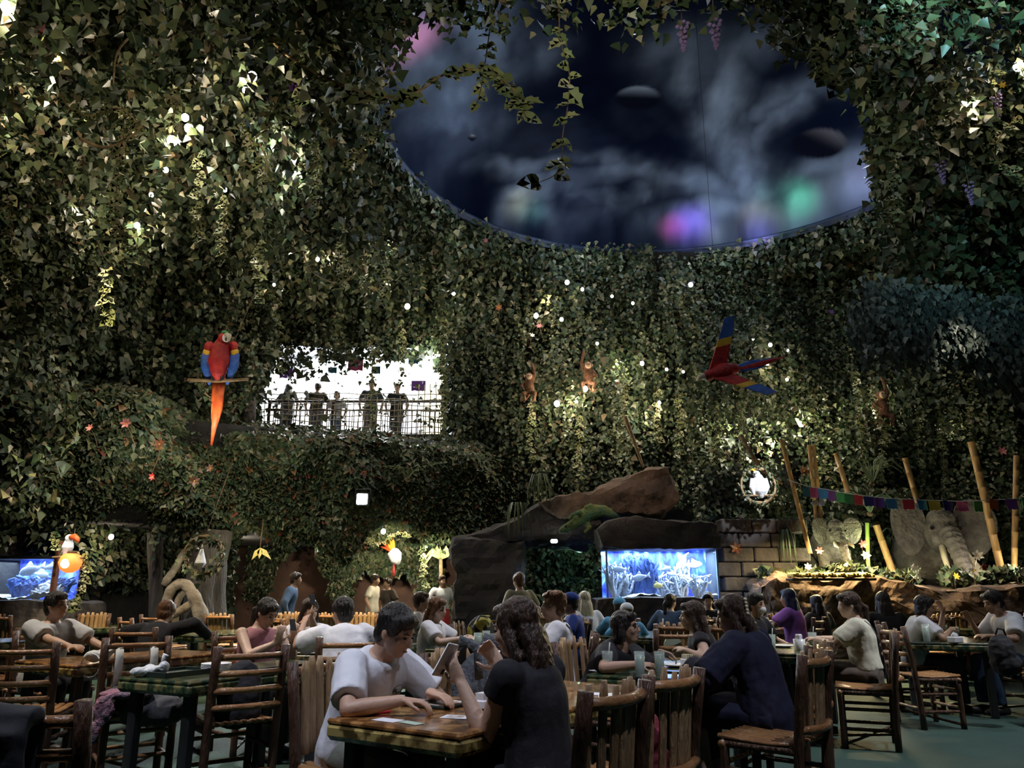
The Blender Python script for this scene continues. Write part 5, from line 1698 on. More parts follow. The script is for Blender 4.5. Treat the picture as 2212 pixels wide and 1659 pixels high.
def chair_parts(kind):
    """local: faces +Y, floor at z=0; list of (name, mesh)"""
    W2, D2, SZ, TOP = 0.205, 0.20, 0.46, 0.90
    P = []
    tilt = 0.075
    for s in (-1, 1):
        P.append(('rear_post', log_mesh((s * W2, -D2 + 0.01, 0), (s * (W2 + 0.005), -D2 - tilt, TOP), 0.027, 'rear_post', M_LOG, (0, 0.02, 0), seed=s + 5)))
        P.append(('front_leg', log_mesh((s * W2, D2, 0), (s * W2, D2 - 0.005, SZ - 0.02), 0.026, 'front_leg', M_LOG, seed=s + 9)))
        for z in (0.15, 0.30):
            P.append(('side_stretcher', log_mesh((s * W2, -D2, z), (s * W2, D2, z), 0.014, 'side_stretcher', M_LOG, n=7)))
        P.append(('side_rail', log_mesh((s * W2, -D2 - 0.01, SZ - 0.035), (s * W2, D2, SZ - 0.035), 0.02, 'side_rail', M_LOG, n=8)))
    for y, zz in ((D2, (0.18, 0.33)), (-D2, (0.18,))):
        for z in zz:
            P.append(('stretcher', log_mesh((-W2, y, z), (W2, y, z), 0.014, 'stretcher', M_RUNG, n=7)))
    P.append(('front_rail', log_mesh((-W2 - 0.03, D2, SZ - 0.035), (W2 + 0.03, D2, SZ - 0.035), 0.02, 'front_rail', M_RUNG, n=8)))
    P.append(('cross_brace', log_mesh((-W2, D2 - 0.02, 0.04), (W2, -D2 + 0.02, 0.13), 0.012, 'cross_brace', M_LOG, n=6)))
    P.append(('cross_brace', log_mesh((W2, D2 - 0.02, 0.04), (-W2, -D2 + 0.02, 0.13), 0.012, 'cross_brace', M_LOG, n=6)))
    n = 8
    for k in range(n):
        x = -W2 + 0.015 + (2 * W2 - 0.03) * k / (n - 1)
        mb = MB()
        mb.tube([(x, -D2 - 0.015, SZ), (x, -0.05, SZ - 0.012), (x, 0.1, SZ - 0.008), (x, D2 + 0.03, SZ + 0.002)], [(0.012, 0.026)] * 4, 8, ref=(0, 0, 1))
        P.append(('seat_slat', mb.mesh('seat_slat', M_RUNG)))

    def back(z, x=0.0, bow=0.0):
        return Vector((x, -D2 + 0.01 - tilt * z / TOP - bow, z))
    if kind == 'slat':
        P.append(('top_rail', log_mesh(back(0.855, -W2), back(0.855, W2), 0.022, 'top_rail', M_RUNG, (0, -0.05, 0), wob=0.03)))
        P.append(('lower_rail', log_mesh(back(0.53, -W2), back(0.53, W2), 0.020, 'lower_rail', M_RUNG, (0, -0.05, 0), wob=0.03)))
        m = 6
        for k in range(m):
            f = (k + 0.5) / m
            x = -W2 + 0.02 + (2 * W2 - 0.04) * f
            bw = 0.05 * math.sin(math.pi * f) - 0.026
            P.append(('back_slat', slat_mesh(back(0.50, x, bw), back(0.915 + 0.012 * math.sin(k * 2.2), x, bw), 0.058, 0.009, 'back_slat', 0)))
    else:
        for k, z in enumerate((0.84, 0.745, 0.65, 0.555)):
            P.append(('back_rung', log_mesh(back(z, -W2), back(z, W2), 0.019, 'back_rung', M_RUNG, (0, -0.04, 0), wob=0.06, seed=k)))
    return P


CHAIRS = {k: chair_parts(k) for k in ('slat', 'ladder')}


def chair(kind, loc, face, label, s=1.05, group='rustic log dining chairs', scaled=False):
    """face = plan direction the sitter looks"""
    rz = math.atan2(face[1], face[0]) - math.pi / 2
    f = 1.0 if scaled else SF(loc[1])
    o = empty('log_chair', (loc[0] * f, loc[1] * f, FZ), rz, label, 'chair', group, s)
    for nm, me in CHAIRS[kind]:
        obj(nm, me, o)
    return o


def table_mat(name, a, b, c, rim=False):
    m, nt, bs = _nodes(name)
    tc = nt.nodes.new('ShaderNodeTexCoord')
    vo = nt.nodes.new('ShaderNodeTexVoronoi')
    vo.inputs['Scale'].default_value = 14
    nz = nt.nodes.new('ShaderNodeTexNoise')
    nz.inputs['Scale'].default_value = 15
    nz.inputs['Detail'].default_value = 5
    nt.links.new(tc.outputs['Object'], nz.inputs['Vector'])
    nt.links.new(nz.outputs['Color'], vo.inputs['Vector'])
    cr = nt.nodes.new('ShaderNodeValToRGB')
    e = cr.color_ramp.elements
    e[0].position, e[0].color = 0.43, (*a, 1)
    e[1].position, e[1].color = 0.57, (*b, 1)
    k = e.new(0.5)
    k.color = (*c, 1)
    nt.links.new(nz.outputs['Fac'], cr.inputs['Fac'])
    nt.links.new(cr.outputs['Color'], bs.inputs['Base Color'])
    bs.inputs['Roughness'].default_value = 0.22
    bs.inputs['Coat Weight'].default_value = 0.5
    bs.inputs['Coat Roughness'].default_value = 0.1
    return m


M_TAMBER = table_mat('amber_marbled_tabletop', (0.12, 0.05, 0.015), (0.42, 0.21, 0.07), (0.23, 0.10, 0.03))
M_TGREEN = table_mat('green_marbled_tabletop', (0.02, 0.045, 0.025), (0.14, 0.12, 0.05), (0.05, 0.075, 0.035))
M_TRIMA = table_mat('olive_camouflage_edge', (0.07, 0.05, 0.015), (0.42, 0.32, 0.11), (0.20, 0.14, 0.045))
M_TRIMG = table_mat('green_camouflage_edge', (0.02, 0.04, 0.02), (0.22, 0.19, 0.08), (0.06, 0.09, 0.04))


def table(near, u, length, width, label, amber=False, h=0.75, legs='four'):
    """near = nearest corner in plan, u = plan direction of the long side; the short side runs to the left of u"""
    f = SF(near[1])
    near = (near[0] * f, near[1] * f)
    length, width = length * f, width * f
    u = Vector((u[0], u[1])).normalized()
    v = Vector((-u.y, u.x))
    c = Vector((near[0], near[1])) + u * length / 2 + v * width / 2
    o = empty('dining_table', (c.x, c.y, FZ), math.atan2(u.y, u.x), label, 'table', 'glossy marbled dining tables')
    MB().box((0, 0, h - 0.012), (length - 0.012, width - 0.012, 0.024), ch=0.008).build('table_top', M_TAMBER if amber else M_TGREEN, o, smooth=False)
    MB().box((0, 0, h - 0.05), (length, width, 0.075), ch=0.022).build('table_edge', M_TRIMA if amber else M_TRIMG, o, smooth=False)
    for sx in (-1, 1):
        for sy in (-1, 1):
            MB().box((sx * (length / 2 - 0.1), sy * (width / 2 - 0.09), (h - 0.08) / 2), (0.07, 0.07, h - 0.08), ch=0.01).build('leg', M_BLACK, o, smooth=False)
    return o, c, u, v


TU = (0.56, 0.83)
TV = (-0.83, 0.56)
T1 = table((-0.15, 2.40), TU, 1.40, 0.56, 'amber marbled table in the middle foreground with the couple and menu', True)
T2 = table((-1.47, 3.74), (0.45, 0.89), 1.15, 0.50, 'green marbled table with white bags and a plate stack')
T3 = table((-2.46, 4.58), (0.5, 0.87), 1.1, 0.62, 'orange-lit table of the man in the grey polo', True)
T4 = table((0.88, 3.83), (0.45, 0.89), 1.15, 0.58, 'green marbled table between the two women with tall drinks')
T5 = table((3.86, 6.45), (0.3, 0.95), 1.1, 0.70, 'table on the far right with a tall drink and tissue box')
T6 = table((3.35, 9.6), (0.4, 0.9), 1.2, 0.7, 'green table in front of the person in purple')
T7 = table((1.98, 5.35), (0.5, 0.87), 1.15, 0.65, 'cluttered table behind the navy-dressed woman')
T8 = table((1.35, 7.2), (0.5, 0.87), 1.2, 0.7, 'green table with a white cup behind the woman in glasses')
T9 = table((-0.10, 5.55), (0.5, 0.87), 1.2, 0.62, 'table with two pale green drinks behind the woman in black')
T10 = table((-0.98, 4.08), (0.5, 0.87), 0.6, 0.5, 'small green table left of the foreground man\'s chair')
T17 = table((-0.95, 5.45), (0.2, 0.97), 1.1, 0.6, 'table beyond the man in white seen from behind')
T11 = table((-3.0, 7.6), (0.5, 0.87), 1.3, 0.7, 'table beyond the person in black with outstretched arms')
T12 = table((-5.4, 10.2), (0.6, 0.8), 1.2, 0.7, 'far table lit yellow green beside the left slat chairs')
T13 = table((-1.8, 9.0), (0.5, 0.87), 1.2, 0.7, 'far dark table below the floodlights')
T14 = table((1.2, 9.6), (0.5, 0.87), 1.2, 0.7, 'far table in front of the bright blue tank')
T15 = table((5.6, 9.3), (0.5, 0.87), 1.3, 0.7, 'far table before the rock planter at the right')
T16 = table((-4.3, 6.4), (0.5, 0.87), 1.1, 0.6, 'table at the left edge behind the man in the grey polo')
F_A = (-0.83, 0.56)     # sitter looks to the upper left
F_B = (0.83, -0.56)     # sitter looks to the lower right


def ctop(px, py, top=0.92):
    return G(px, py, top + FZ)


CH = [
    # kind, px,py of the middle of the back's top edge, facing, label
    ('slat', 1332, 1487, (-0.80, 0.60), 'large slat-back chair under the woman in the black dress'),
    ('slat', 1458, 1456, (-0.76, 0.65), 'slat-back chair just right of the large slat-back chair'),
    ('slat', 1762, 1414, (-0.77, 0.64), 'slat-back chair on which the navy-dressed woman sits'),
    ('slat', 1770, 1394, (-0.77, 0.64), 'slat-back chair tucked behind the navy-dressed woman\'s chair'),
    ('slat', 1932, 1366, (-0.92, 0.38), 'slat-back chair on which the woman in the cream blouse sits'),
    ('slat', 1228, 1386, (0.85, -0.5), 'pale slat-back chair behind the woman in glasses'),
    ('ladder', 546, 1402, (-0.62, 0.78), 'big ladder-back chair with a black bag, left of the man in the foreground'),
    ('ladder', 298, 1382, (0.55, -0.83), 'ladder-back chair with a white strap bag behind the green table'),
    ('slat', 706, 1428, (0.83, -0.56), 'slat-back chair on which the foreground man in white sits'),
    ('slat', 968, 1410, (0.83, -0.56), 'chair under the grey backpack right of the foreground man'),
]
CHO = []
for kind, px, py, f, lab in CH:
    p = ctop(px, py, 0.935 if kind == 'slat' else 0.925)
    ff = Vector(f).normalized()
    CHO.append(chair(kind, (p.x + ff.x * 0.285, p.y + ff.y * 0.285), ff, lab, scaled=True))
p = ctop(200, 1530)
chair('ladder', (p.x - 0.22, p.y + 0.29), (0.08, 1.0), 'ladder-back chair cut off at the bottom left corner', scaled=True)
for kind, x, y, f, lab in [
        ('ladder', -3.04, 5.43, (0.86, -0.45), 'chair under the man in the grey polo'), ('slat', -3.55, 5.3, (0.3, 1.0), 'slat-back chair at the left edge behind the man in the polo'), ('ladder', -2.55, 4.35, (-0.2, 1.0), 'low-set chair in front of the grey polo man\'s table'),
        ('ladder', -2.74, 6.10, (0.1, 1.0), 'chair under the person in black with outstretched arms'), ('ladder', -1.68, 5.27, (0.72, -0.69), 'chair under the woman in the pink top'),
        ('ladder', -1.0, 4.90, (-0.25, 0.97), 'chair under the man in white seen from behind'), ('ladder', -0.66, 6.24, (0.85, -0.2), 'chair under the long-haired woman in white'),
        ('ladder', 0.32, 5.22, (-0.98, 0.05), 'chair under the red-haired man in white'), ('ladder', 3.44, 7.0, (0.95, -0.25), 'chair under the woman in white holding a glass'), ('ladder', 4.30, 6.78, (-0.97, 0.0), 'chair at the far right table under the man leaning in'),
        ('ladder', 3.12, 6.2, (1.0, 0.1), 'low chair seen from its side in front of the far right table'), ('ladder', 4.05, 6.05, (-1.0, 0.1), 'chair with a black bag at the far right table'),
        ('slat', 1.35, 6.7, (0.1, 1.0), 'slat-back chair behind the tall pale green tumblers'), ('slat', 1.75, 6.4, (0.3, 1.0), 'brown slat-back chair between the woman in glasses and the navy dress'),
        ('slat', 1.25, 8.4, (0.5, 0.8), 'slat-back chair near the pony-tailed visitor'), ('slat', 1.9, 8.7, (-0.5, 0.8), 'slat-back chair behind the pony-tailed visitor'),
        ('slat', 0.5, 7.9, (-0.6, 0.8), 'dark slat-back chair beside the visitor in the blue cap'), ('ladder', -0.1, 8.4, (0.6, -0.8), 'dark ladder-back chair left of the red-haired man'),
        ('slat', -6.3, 10.2, (0.3, 1.0), 'brightly lit slat-back chair nearest the left tank'), ('slat', -5.75, 10.9, (0.2, -1.0), 'yellow slat-back chair beside the far yellow green table'),
        ('slat', -3.95, 11.2, (0.2, 1.0), 'yellow-lit slat-back chair right of the twisted roots'), ('ladder', -4.6, 10.7, (0.5, 0.8), 'yellow-lit ladder-back chair at the twisted roots'), ('slat', -3.35, 11.6, (-0.3, -1.0), 'yellow-lit slat-back chair behind the pink-clad woman'),
        ('slat', -2.55, 11.8, (0.2, 1.0), 'small yellow-lit chair behind the man in white'), ('slat', -2.05, 10.9, (0.1, -1.0), 'slat-back chair lit golden left of the foreground man\'s head'), ('slat', -1.75, 11.9, (-0.2, 1.0), 'slat-back chair lit golden behind the foreground man\'s head'),
        ('slat', -2.3, 8.3, (0.6, 0.8), 'dark slat-back chair beyond the table of the person in black'), ('ladder', -2.9, 9.3, (-0.5, -0.8), 'ladder-back chair far behind the pink-clad woman'), ('ladder', -3.9, 8.6, (0.6, 0.6), 'ladder-back chair beyond the person with outstretched arms'),
        ('slat', 5.3, 10.2, (0.2, 1.0), 'slat-back chair before the planter under the baby elephant'), ('slat', 6.0, 11.2, (0.1, 1.0), 'slat-back chair close to the planter below the straw-topped board'), ('slat', 7.0, 11.3, (-0.1, 1.0), 'slat-back chair close to the planter below the large elephant'),
        ('slat', 4.6, 8.9, (0.1, 1.0), 'slat-back chair behind the woman in the cream blouse'), ('slat', 5.9, 8.6, (0.1, 1.0), 'reddish slat-back chair behind the far right table'), ('slat', 6.7, 8.9, (-0.2, 1.0), 'slat-back chair at the far right before the planter'),
        ('slat', 3.0, 10.9, (0.1, -1.0), 'slat-back chair beyond the person in purple'), ('slat', 3.7, 11.3, (-0.1, 1.0), 'slat-back chair before the stone block wall'), ('slat', 0.6, 10.6, (0.4, 0.9), 'slat-back chair before the cave passage'),
        ('ladder', -3.6, 6.0, F_A, 'ladder-back chair at the left edge of the picture, half hidden'), ('ladder', 3.14, 8.83, (-0.75, 0.6), 'chair under the person in the purple shirt')]:
    CHO.append(chair(kind, (x, y), Vector(f).normalized(), lab))
# ================================================================== PEOPLE
def skin_mat(name, c):
    return pm(name, c, tuple(x * 0.86 for x in c), 6, 0.5, 0.08, 60)


def hair_mat(name, c, c2):
    return pm(name, c, c2, 26, 0.42, 0.7, 60, stretch=(1, 1, 0.18))


def cloth(name, c, k=0.88, rough=0.85, scale=5.0, bump=0.25):
    return pm(name, c, tuple(x * k for x in c), scale, rough, bump, 8)


SK1 = skin_mat('warm_skin', (0.52, 0.31, 0.21))
SK2 = skin_mat('light_skin', (0.62, 0.41, 0.30))
HB = hair_mat('black_hair', (0.012, 0.010, 0.010), (0.03, 0.024, 0.02))
HDB = hair_mat('dark_brown_hair', (0.035, 0.020, 0.014), (0.075, 0.042, 0.026))
HBR = hair_mat('auburn_hair', (0.13, 0.055, 0.025), (0.22, 0.10, 0.045))
HBL = hair_mat('ash_blond_hair', (0.42, 0.36, 0.22), (0.55, 0.48, 0.32))
C_WHITE = cloth('white_cotton', (0.78, 0.78, 0.82))
C_CREAM = cloth('cream_blouse', (0.74, 0.72, 0.58))
C_BLACK = cloth('black_cloth', (0.012, 0.012, 0.016))
C_NAVY = cloth('navy_cloth', (0.012, 0.014, 0.045), 0.7)
C_GREY = cloth('light_grey_polo', (0.50, 0.49, 0.50))
C_PINK = cloth('mauve_pink_top', (0.46, 0.20, 0.24))
C_PURP = cloth('violet_shirt', (0.36, 0.13, 0.52))
C_DGREY = cloth('dark_grey_cloth', (0.06, 0.06, 0.065))
C_BROWN = cloth('taupe_skirt', (0.14, 0.105, 0.085), 0.6)
C_GREENG = cloth('grey_green_trousers', (0.20, 0.21, 0.17))
C_DENIM = cloth('blue_denim', (0.07, 0.12, 0.22))
C_KHAKI = cloth('pale_khaki_shirt', (0.36, 0.34, 0.22))
C_BLUE = cloth('royal_blue_cloth', (0.03, 0.06, 0.30))
C_LBLUE = cloth('light_blue_cloth', (0.12, 0.38, 0.62))
C_REDW = cloth('red_skirt', (0.55, 0.05, 0.06), 1.3, scale=1)
C_PATT = pm('patterned_white_blouse', (0.75, 0.72, 0.68), (0.5, 0.42, 0.36), 22, 0.85, 0.3, 13)
M_SHOE = pm('dark_shoe', (0.03, 0.028, 0.028), (0.02, 0.02, 0.02), 8, 0.5)
PEARL = pm('pearl', (0.75, 0.68, 0.5), (0.7, 0.62, 0.42), 4, 0.2)
M_LIP = pm('lip_red', (0.36, 0.12, 0.10), (0.30, 0.10, 0.08), 8, 0.5)


def ik(S, T, l1, l2, hint):
    S, T, hint = Vector(S), Vector(T), Vector(hint)
    d = T - S
    L = min(d.length, (l1 + l2) * 0.995)
    d = d.normalized()
    T = S + d * L
    a = (l1 * l1 - l2 * l2 + L * L) / (2 * L)
    h = math.sqrt(max(0, l1 * l1 - a * a))
    n = (hint - d * hint.dot(d))
    n = n.normalized() if n.length > 1e-5 else d.orthogonal().normalized()
    return S + d * a + n * h, T


def hand(mb, W, f, pn, side, curl=0.35, s=1.0, spread=0.18):
    """palm and five fingers; W wrist, f finger direction, pn palm normal"""
    f = Vector(f).normalized()
    pn = Vector(pn)
    pn = (pn - f * pn.dot(f)).normalized()
    lat = f.cross(pn) * side
    mb.tube([W - f * 0.01, W + f * 0.035 * s, W + f * 0.09 * s], [(0.017 * s, 0.026 * s), (0.016 * s, 0.038 * s), (0.013 * s, 0.040 * s)], 10, ref=pn)
    for i, (o, l) in enumerate(((-0.030, 0.062), (-0.010, 0.078), (0.011, 0.082), (0.031, 0.074))):
        p = W + f * 0.085 * s + lat * o * s
        d = (f + lat * o / 0.03 * spread * 0.5).normalized()
        path = [p]
        c = 0.0
        for q in range(3):
            c += curl * (0.7 + 0.15 * i)
            dd = d * math.cos(c) + pn * math.sin(c)
            p = p + dd * l * s / 3
            path.append(p)
        mb.tube(path, [0.0098 * s, 0.0092 * s, 0.0085 * s, 0.0065 * s], 7)
    p = W + f * 0.02 * s + lat * 0.03 * s
    d1 = (f * 0.6 + lat * 0.8 + pn * 0.25).normalized()
    d2 = (f * 0.9 + lat * 0.35 + pn * (0.2 + curl * 0.4)).normalized()
    mb.tube([p, p + d1 * 0.035 * s, p + d1 * 0.035 * s + d2 * 0.03 * s, p + d1 * 0.035 * s + d2 * 0.055 * s], [0.014 * s, 0.0115 * s, 0.010 * s, 0.007 * s], 8)


def person(label, x, y, face, top, bottom, hair='short', hm=HB, skin=SK1, s=1.0, lean=8, twist=0, headyaw=0, headpitch=0, headroll=0, stand=False, sleeve='short',
           RH=None, LH=None, RE=(1, -0.6, -0.5), LE=(-1, -0.6, -0.5), lower='trousers', vox=0.014, facial=True, curlR=0.4, curlL=0.4, z0=None, side=0, world=False, fR=None, fL=None, pnR=None, pnL=None, glasses=False, cap=None, neckline=True, group=None, baggy=1.0, strap=None, mask=False):
    sf = 1.0 if stand else SF(y)
    x0_, y0_ = x, y
    x, y = x * sf, y * sf
    fz = Vector((face[0], face[1])).normalized()
    rz = math.atan2(fz.y, fz.x) - math.pi / 2
    o = empty('person', (x, y, FZ), rz, label, 'person', group, s)
    Mw = Matrix.Translation((x, y, FZ)) @ Matrix.Rotation(rz, 4, 'Z') @ Matrix.Scale(s, 4)
    Mi = Mw.inverted()

    def loc(p):
        if not world:
            return Vector(p)
        k = 1.15 if sf > 1 else 1.0
        return Mi @ Vector((x + (p[0] - x0_) * k, y + (p[1] - y0_) * k, p[2] + FZ + 0.015))
    hz = z0 if z0 is not None else (0.90 if stand else 0.54)
    TL = 0.50 if stand else 0.485
    H = Vector((0, 0, hz))
    le = math.radians(lean)
    tw = math.radians(twist)
    sp = []
    p = H.copy()
    N_ = 10
    sd = math.radians(side)
    for i in range(N_ + 1):
        sp.append(p.copy())
        a = le * (0.55 + 0.9 * i / N_)
        p = p + Vector((math.sin(sd), math.sin(a), math.cos(a) * math.cos(sd))) * (TL / N_)

    def spine(t):
        if t <= 0:
            return sp[0] + (sp[0] - sp[1]) * (-t * N_)
        q = min(t, 0.9999) * N_
        i = int(q)
        return sp[i].lerp(sp[i + 1], q - i)
    up = (sp[-1] - sp[-3]).normalized()
    X = Vector((math.cos(tw), math.sin(tw), 0))
    SEC = [(-0.16, 0.15, 0.115), (0.0, 0.17, 0.125), (0.22, 0.15, 0.11), (0.42, 0.145, 0.108), (0.66, 0.165, 0.118), (0.84, 0.165, 0.10), (0.94, 0.12, 0.08), (1.0, 0.065, 0.06)]

    def fwd(t):
        return Vector((-math.sin(tw * t), math.cos(tw * t), 0))

    def torso(mb, inf, t0=-0.16, t1=1.0, n=18):
        path, rad = [], []
        for k in range(n):
            t = t0 + (t1 - t0) * k / (n - 1)
            rx = np.interp(t, [q[0] for q in SEC], [q[1] for q in SEC])
            ry = np.interp(t, [q[0] for q in SEC], [q[2] for q in SEC])
            path.append(spine(t))
            rad.append((ry + inf, rx + inf))
        # frame follows the twist
        b = len(mb.v)
        m = 16
        vs, fs = [], []
        for k, (pp, r) in enumerate(zip(path, rad)):
            t = t0 + (t1 - t0) * k / (n - 1)
            tg = (spine(min(1, t + 0.04)) - spine(t - 0.04)).normalized()
            u = fwd(max(0, t))
            u = (u - tg * u.dot(tg)).normalized()
            w = tg.cross(u)
            for j in range(m):
                a = 2 * math.pi * j / m
                vs.append(pp + u * math.cos(a) * r[0] + w * math.sin(a) * r[1])
        for k in range(n - 1):
            for j in range(m):
                j2 = (j + 1) % m
                fs.append((k * m + j, k * m + j2, (k + 1) * m + j2, (k + 1) * m + j))
        fs.append(tuple(range(m - 1, -1, -1)))
        fs.append(tuple((n - 1) * m + j for j in range(m)))
        mb.add(vs, fs)
    N = spine(1.0)
    sh = {1: spine(0.88) + X * 0.165, -1: spine(0.88) - X * 0.165}
    default = {1: Vector((0.22, 0.30, hz + 0.20)), -1: Vector((-0.22, 0.30, hz + 0.20))}
    if stand:
        default = {1: Vector((0.24, 0.06, hz - 0.02)), -1: Vector((-0.24, 0.06, hz - 0.02))}
    arms = {}
    for sd_, tgt, hint in ((1, RH, RE), (-1, LH, LE)):
        T = loc(tgt) if tgt is not None else default[sd_]
        E, T = ik(sh[sd_], T, 0.275, 0.245, hint)
        arms[sd_] = (sh[sd_], E, T)
    hips = {1: H + Vector((0.085, 0.0, -0.01)), -1: H + Vector((-0.085, 0.0, -0.01))}
    legs = {}
    for q in (1, -1):
        if stand:
            legs[q] = (hips[q], Vector((q * 0.09, 0.02, 0.48)), Vector((q * 0.09, -0.01 - 0.03 * q, 0.07)))
        else:
            legs[q] = (hips[q], Vector((q * 0.11, 0.42, hz - 0.02)), Vector((q * 0.11, 0.40 + 0.03 * q, 0.07)))
    # ---- head frame
    R = Matrix.Rotation(math.radians(headyaw) + tw, 3, 'Z') @ Matrix.Rotation(math.radians(headpitch), 3, 'X') @ Matrix.Rotation(math.radians(headroll), 3, 'Y')
    HC = N + up * 0.028 + R @ Vector((0, 0.03, 0.108))
    HS = 1.0

    def hp(a, b, c):
        return HC + R @ Vector((a * HS, b * HS, c * HS))
    # ---- body
    mb = MB()
    torso(mb, 0.0)
    mb.tube([spine(0.93), N + up * 0.02, hp(0, -0.02, -0.06), hp(0, -0.015, -0.02)], [0.075, 0.054, 0.052, 0.055], 12)
    for q in (1, -1):
        S, E, T = arms[q]
        mb.ell(S, (0.058, 0.058, 0.058), seg=10, ring=7)
        mb.tube([S, S.lerp(E, 0.35), S.lerp(E, 0.75), E], [0.052, 0.048, 0.041, 0.038], 10)
        mb.ell(E, 0.038, seg=8, ring=6)
        mb.tube([E, E.lerp(T, 0.3), E.lerp(T, 0.75), T], [0.038, 0.040, 0.030, 0.025], 10)
        f = (T - E).normalized()
        ff = (fR if q == 1 else fL)
        ff = (R_world(ff, rz) if (world and ff is not None) else (Vector(ff) if ff is not None else (f + Vector((0, 0, -0.1)))))
        pn = (pnR if q == 1 else pnL)
        pn = (R_world(pn, rz) if (world and pn is not None) else (Vector(pn) if pn is not None else Vector((-q * 0.35, 0, -1))))
        hand(mb, T, ff, pn, -q if True else q, curlR if q == 1 else curlL)
        A, K, F = legs[q]
        if lower == 'trousers':
            continue
        mb.tube([A, A.lerp(K, 0.5), K], [0.082, 0.075, 0.055], 12)
        mb.ell(K, 0.056, seg=10, ring=7)
        mb.tube([K, K.lerp(F, 0.3), F], [0.054, 0.052, 0.035], 12)
        mb.tube([F + Vector((0, -0.05, -0.035)), F + Vector((0, 0.06, -0.035)), F + Vector((0, 0.15, -0.045))], [0.03, 0.035, 0.022], 9)
    # head
    for c, r in (((0, -0.01, 0.03), (0.074, 0.092, 0.086)), ((0, 0.022, -0.03), (0.060, 0.068, 0.080)), ((0, 0.036, -0.085), (0.040, 0.046, 0.032)), ((0, 0.074, 0.022), (0.05, 0.014, 0.012)), ((0, 0.082, -0.064), (0.020, 0.010, 0.010)),
                 ((0.033, 0.058, -0.028), (0.027, 0.027, 0.027)), ((-0.033, 0.058, -0.028), (0.027, 0.027, 0.027)), ((0, 0.100, -0.032), (0.015, 0.014, 0.011)), ((0.074, -0.008, -0.012), (0.011, 0.021, 0.032)), ((-0.074, -0.008, -0.012), (0.011, 0.021, 0.032))):
        mb.ell(hp(*c), tuple(k_ * HS for k_ in r), R, 14, 10)
    mb.tube([hp(0, 0.078, 0.016), hp(0, 0.096, -0.014), hp(0, 0.104, -0.032)], [0.008, 0.010, 0.010], 8)
    body = remesh(mb.build('body', skin, o), vox / 1.0, 2)
    if facial:
        for q in (1, -1):
            MB().ell(hp(q * 0.030, 0.0835, 0.000), (0.0135, 0.006, 0.0052), R, 10, 6).build('eye', M_EYE, o)
            MB().tube([hp(q * 0.014, 0.089, 0.020), hp(q * 0.03, 0.0885, 0.025), hp(q * 0.047, 0.078, 0.019)], [0.0032, 0.0042, 0.0026], 6).build('eyebrow', HB, o)
        MB().ell(hp(0, 0.089, -0.064), (0.019, 0.006, 0.0045), R, 10, 6).build('mouth', M_LIP, o)
    if glasses:
        g = MB()
        for q in (1, -1):
            g.tube([hp(q * 0.031 + 0.021 * math.cos(a * 0.5236), 0.098, 0.0 + 0.017 * math.sin(a * 0.5236)) for a in range(13)], 0.0016, 5)
            g.tube([hp(q * 0.052, 0.096, 0.004), hp(q * 0.073, 0.05, 0.006), hp(q * 0.076, -0.01, 0.0)], 0.0016, 5)
        g.tube([hp(-0.010, 0.1, 0.003), hp(0.010, 0.1, 0.003)], 0.0016, 5)
        g.build('glasses', M_FRAME, o)
    # ---- hair
    mb = MB()
    if hair != 'none':
        mb.ell(hp(0, -0.022, 0.040), (0.087, 0.101, 0.093), R, 16, 12)
        mb.ell(hp(0, -0.055, -0.02), (0.077, 0.056, 0.076), R, 14, 10)
        for q in (1, -1):
            mb.ell(hp(q * 0.066, 0.005, 0.03), (0.022, 0.050, 0.050), R, 10, 8)
    if hair in ('short', 'long', 'pony', 'bob', 'fluffy', 'half'):
        mb.ell(hp(0.012, 0.058, 0.078), (0.066, 0.040, 0.034), R, 12, 8)
    if hair == 'fluffy':
        for k in range(16):
            a = k * 2.4
            mb.ell(hp(0.06 * math.cos(a), -0.02 + 0.07 * math.sin(a), 0.07 + 0.03 * math.sin(k * 1.7)), 0.034, R, 8, 6)
    down = Vector((0, 0, -1))
    bk = R @ Vector((0, -1, 0))
    bk.z = 0
    bk = bk.normalized()
    if hair in ('long', 'half'):
        a0 = hp(0, -0.05, 0.02)
        L = 0.40
        mb.tube([a0, hp(0, -0.085, -0.05), hp(0, -0.09, -0.12) + bk * 0.01, hp(0, -0.07, -0.12) + down * 0.14 + bk * 0.05, hp(0, -0.07, -0.12) + down * (L - 0.08) + bk * 0.06],
                [(0.05, 0.07), (0.048, 0.088), (0.042, 0.095), (0.036, 0.10), (0.016, 0.07)], 14, ref=bk)
        for q in (1, -1):
            mb.tube([hp(q * 0.066, 0.0, 0.03), hp(q * 0.082, -0.01, -0.05), hp(q * 0.085, -0.03, -0.12), hp(q * 0.08, -0.03, -0.12) + down * 0.16 + bk * 0.03], [0.024, 0.026, 0.03, 0.016], 9)
    if hair == 'bob':
        for q in (1, -1):
            mb.tube([hp(q * 0.066, 0.0, 0.03), hp(q * 0.08, -0.01, -0.05), hp(q * 0.075, -0.01, -0.1)], [0.024, 0.028, 0.02], 9)
        mb.ell(hp(0, -0.06, -0.07), (0.078, 0.05, 0.06), R, 12, 8)
    if hair == 'pony':
        mb.ell(hp(0, -0.105, 0.0), 0.03, R, 9, 7)
        mb.tube([hp(0, -0.10, 0.01), hp(0, -0.145, -0.03), hp(0, -0.14, -0.06) + down * 0.1, hp(0, -0.12, -0.06) + down * 0.24], [0.024, 0.036, 0.034, 0.008], 10)
    if mb.v:
        remesh(mb.build('hair', hm, o), max(0.009, vox * 0.8), 1, 0.014, 0.02)
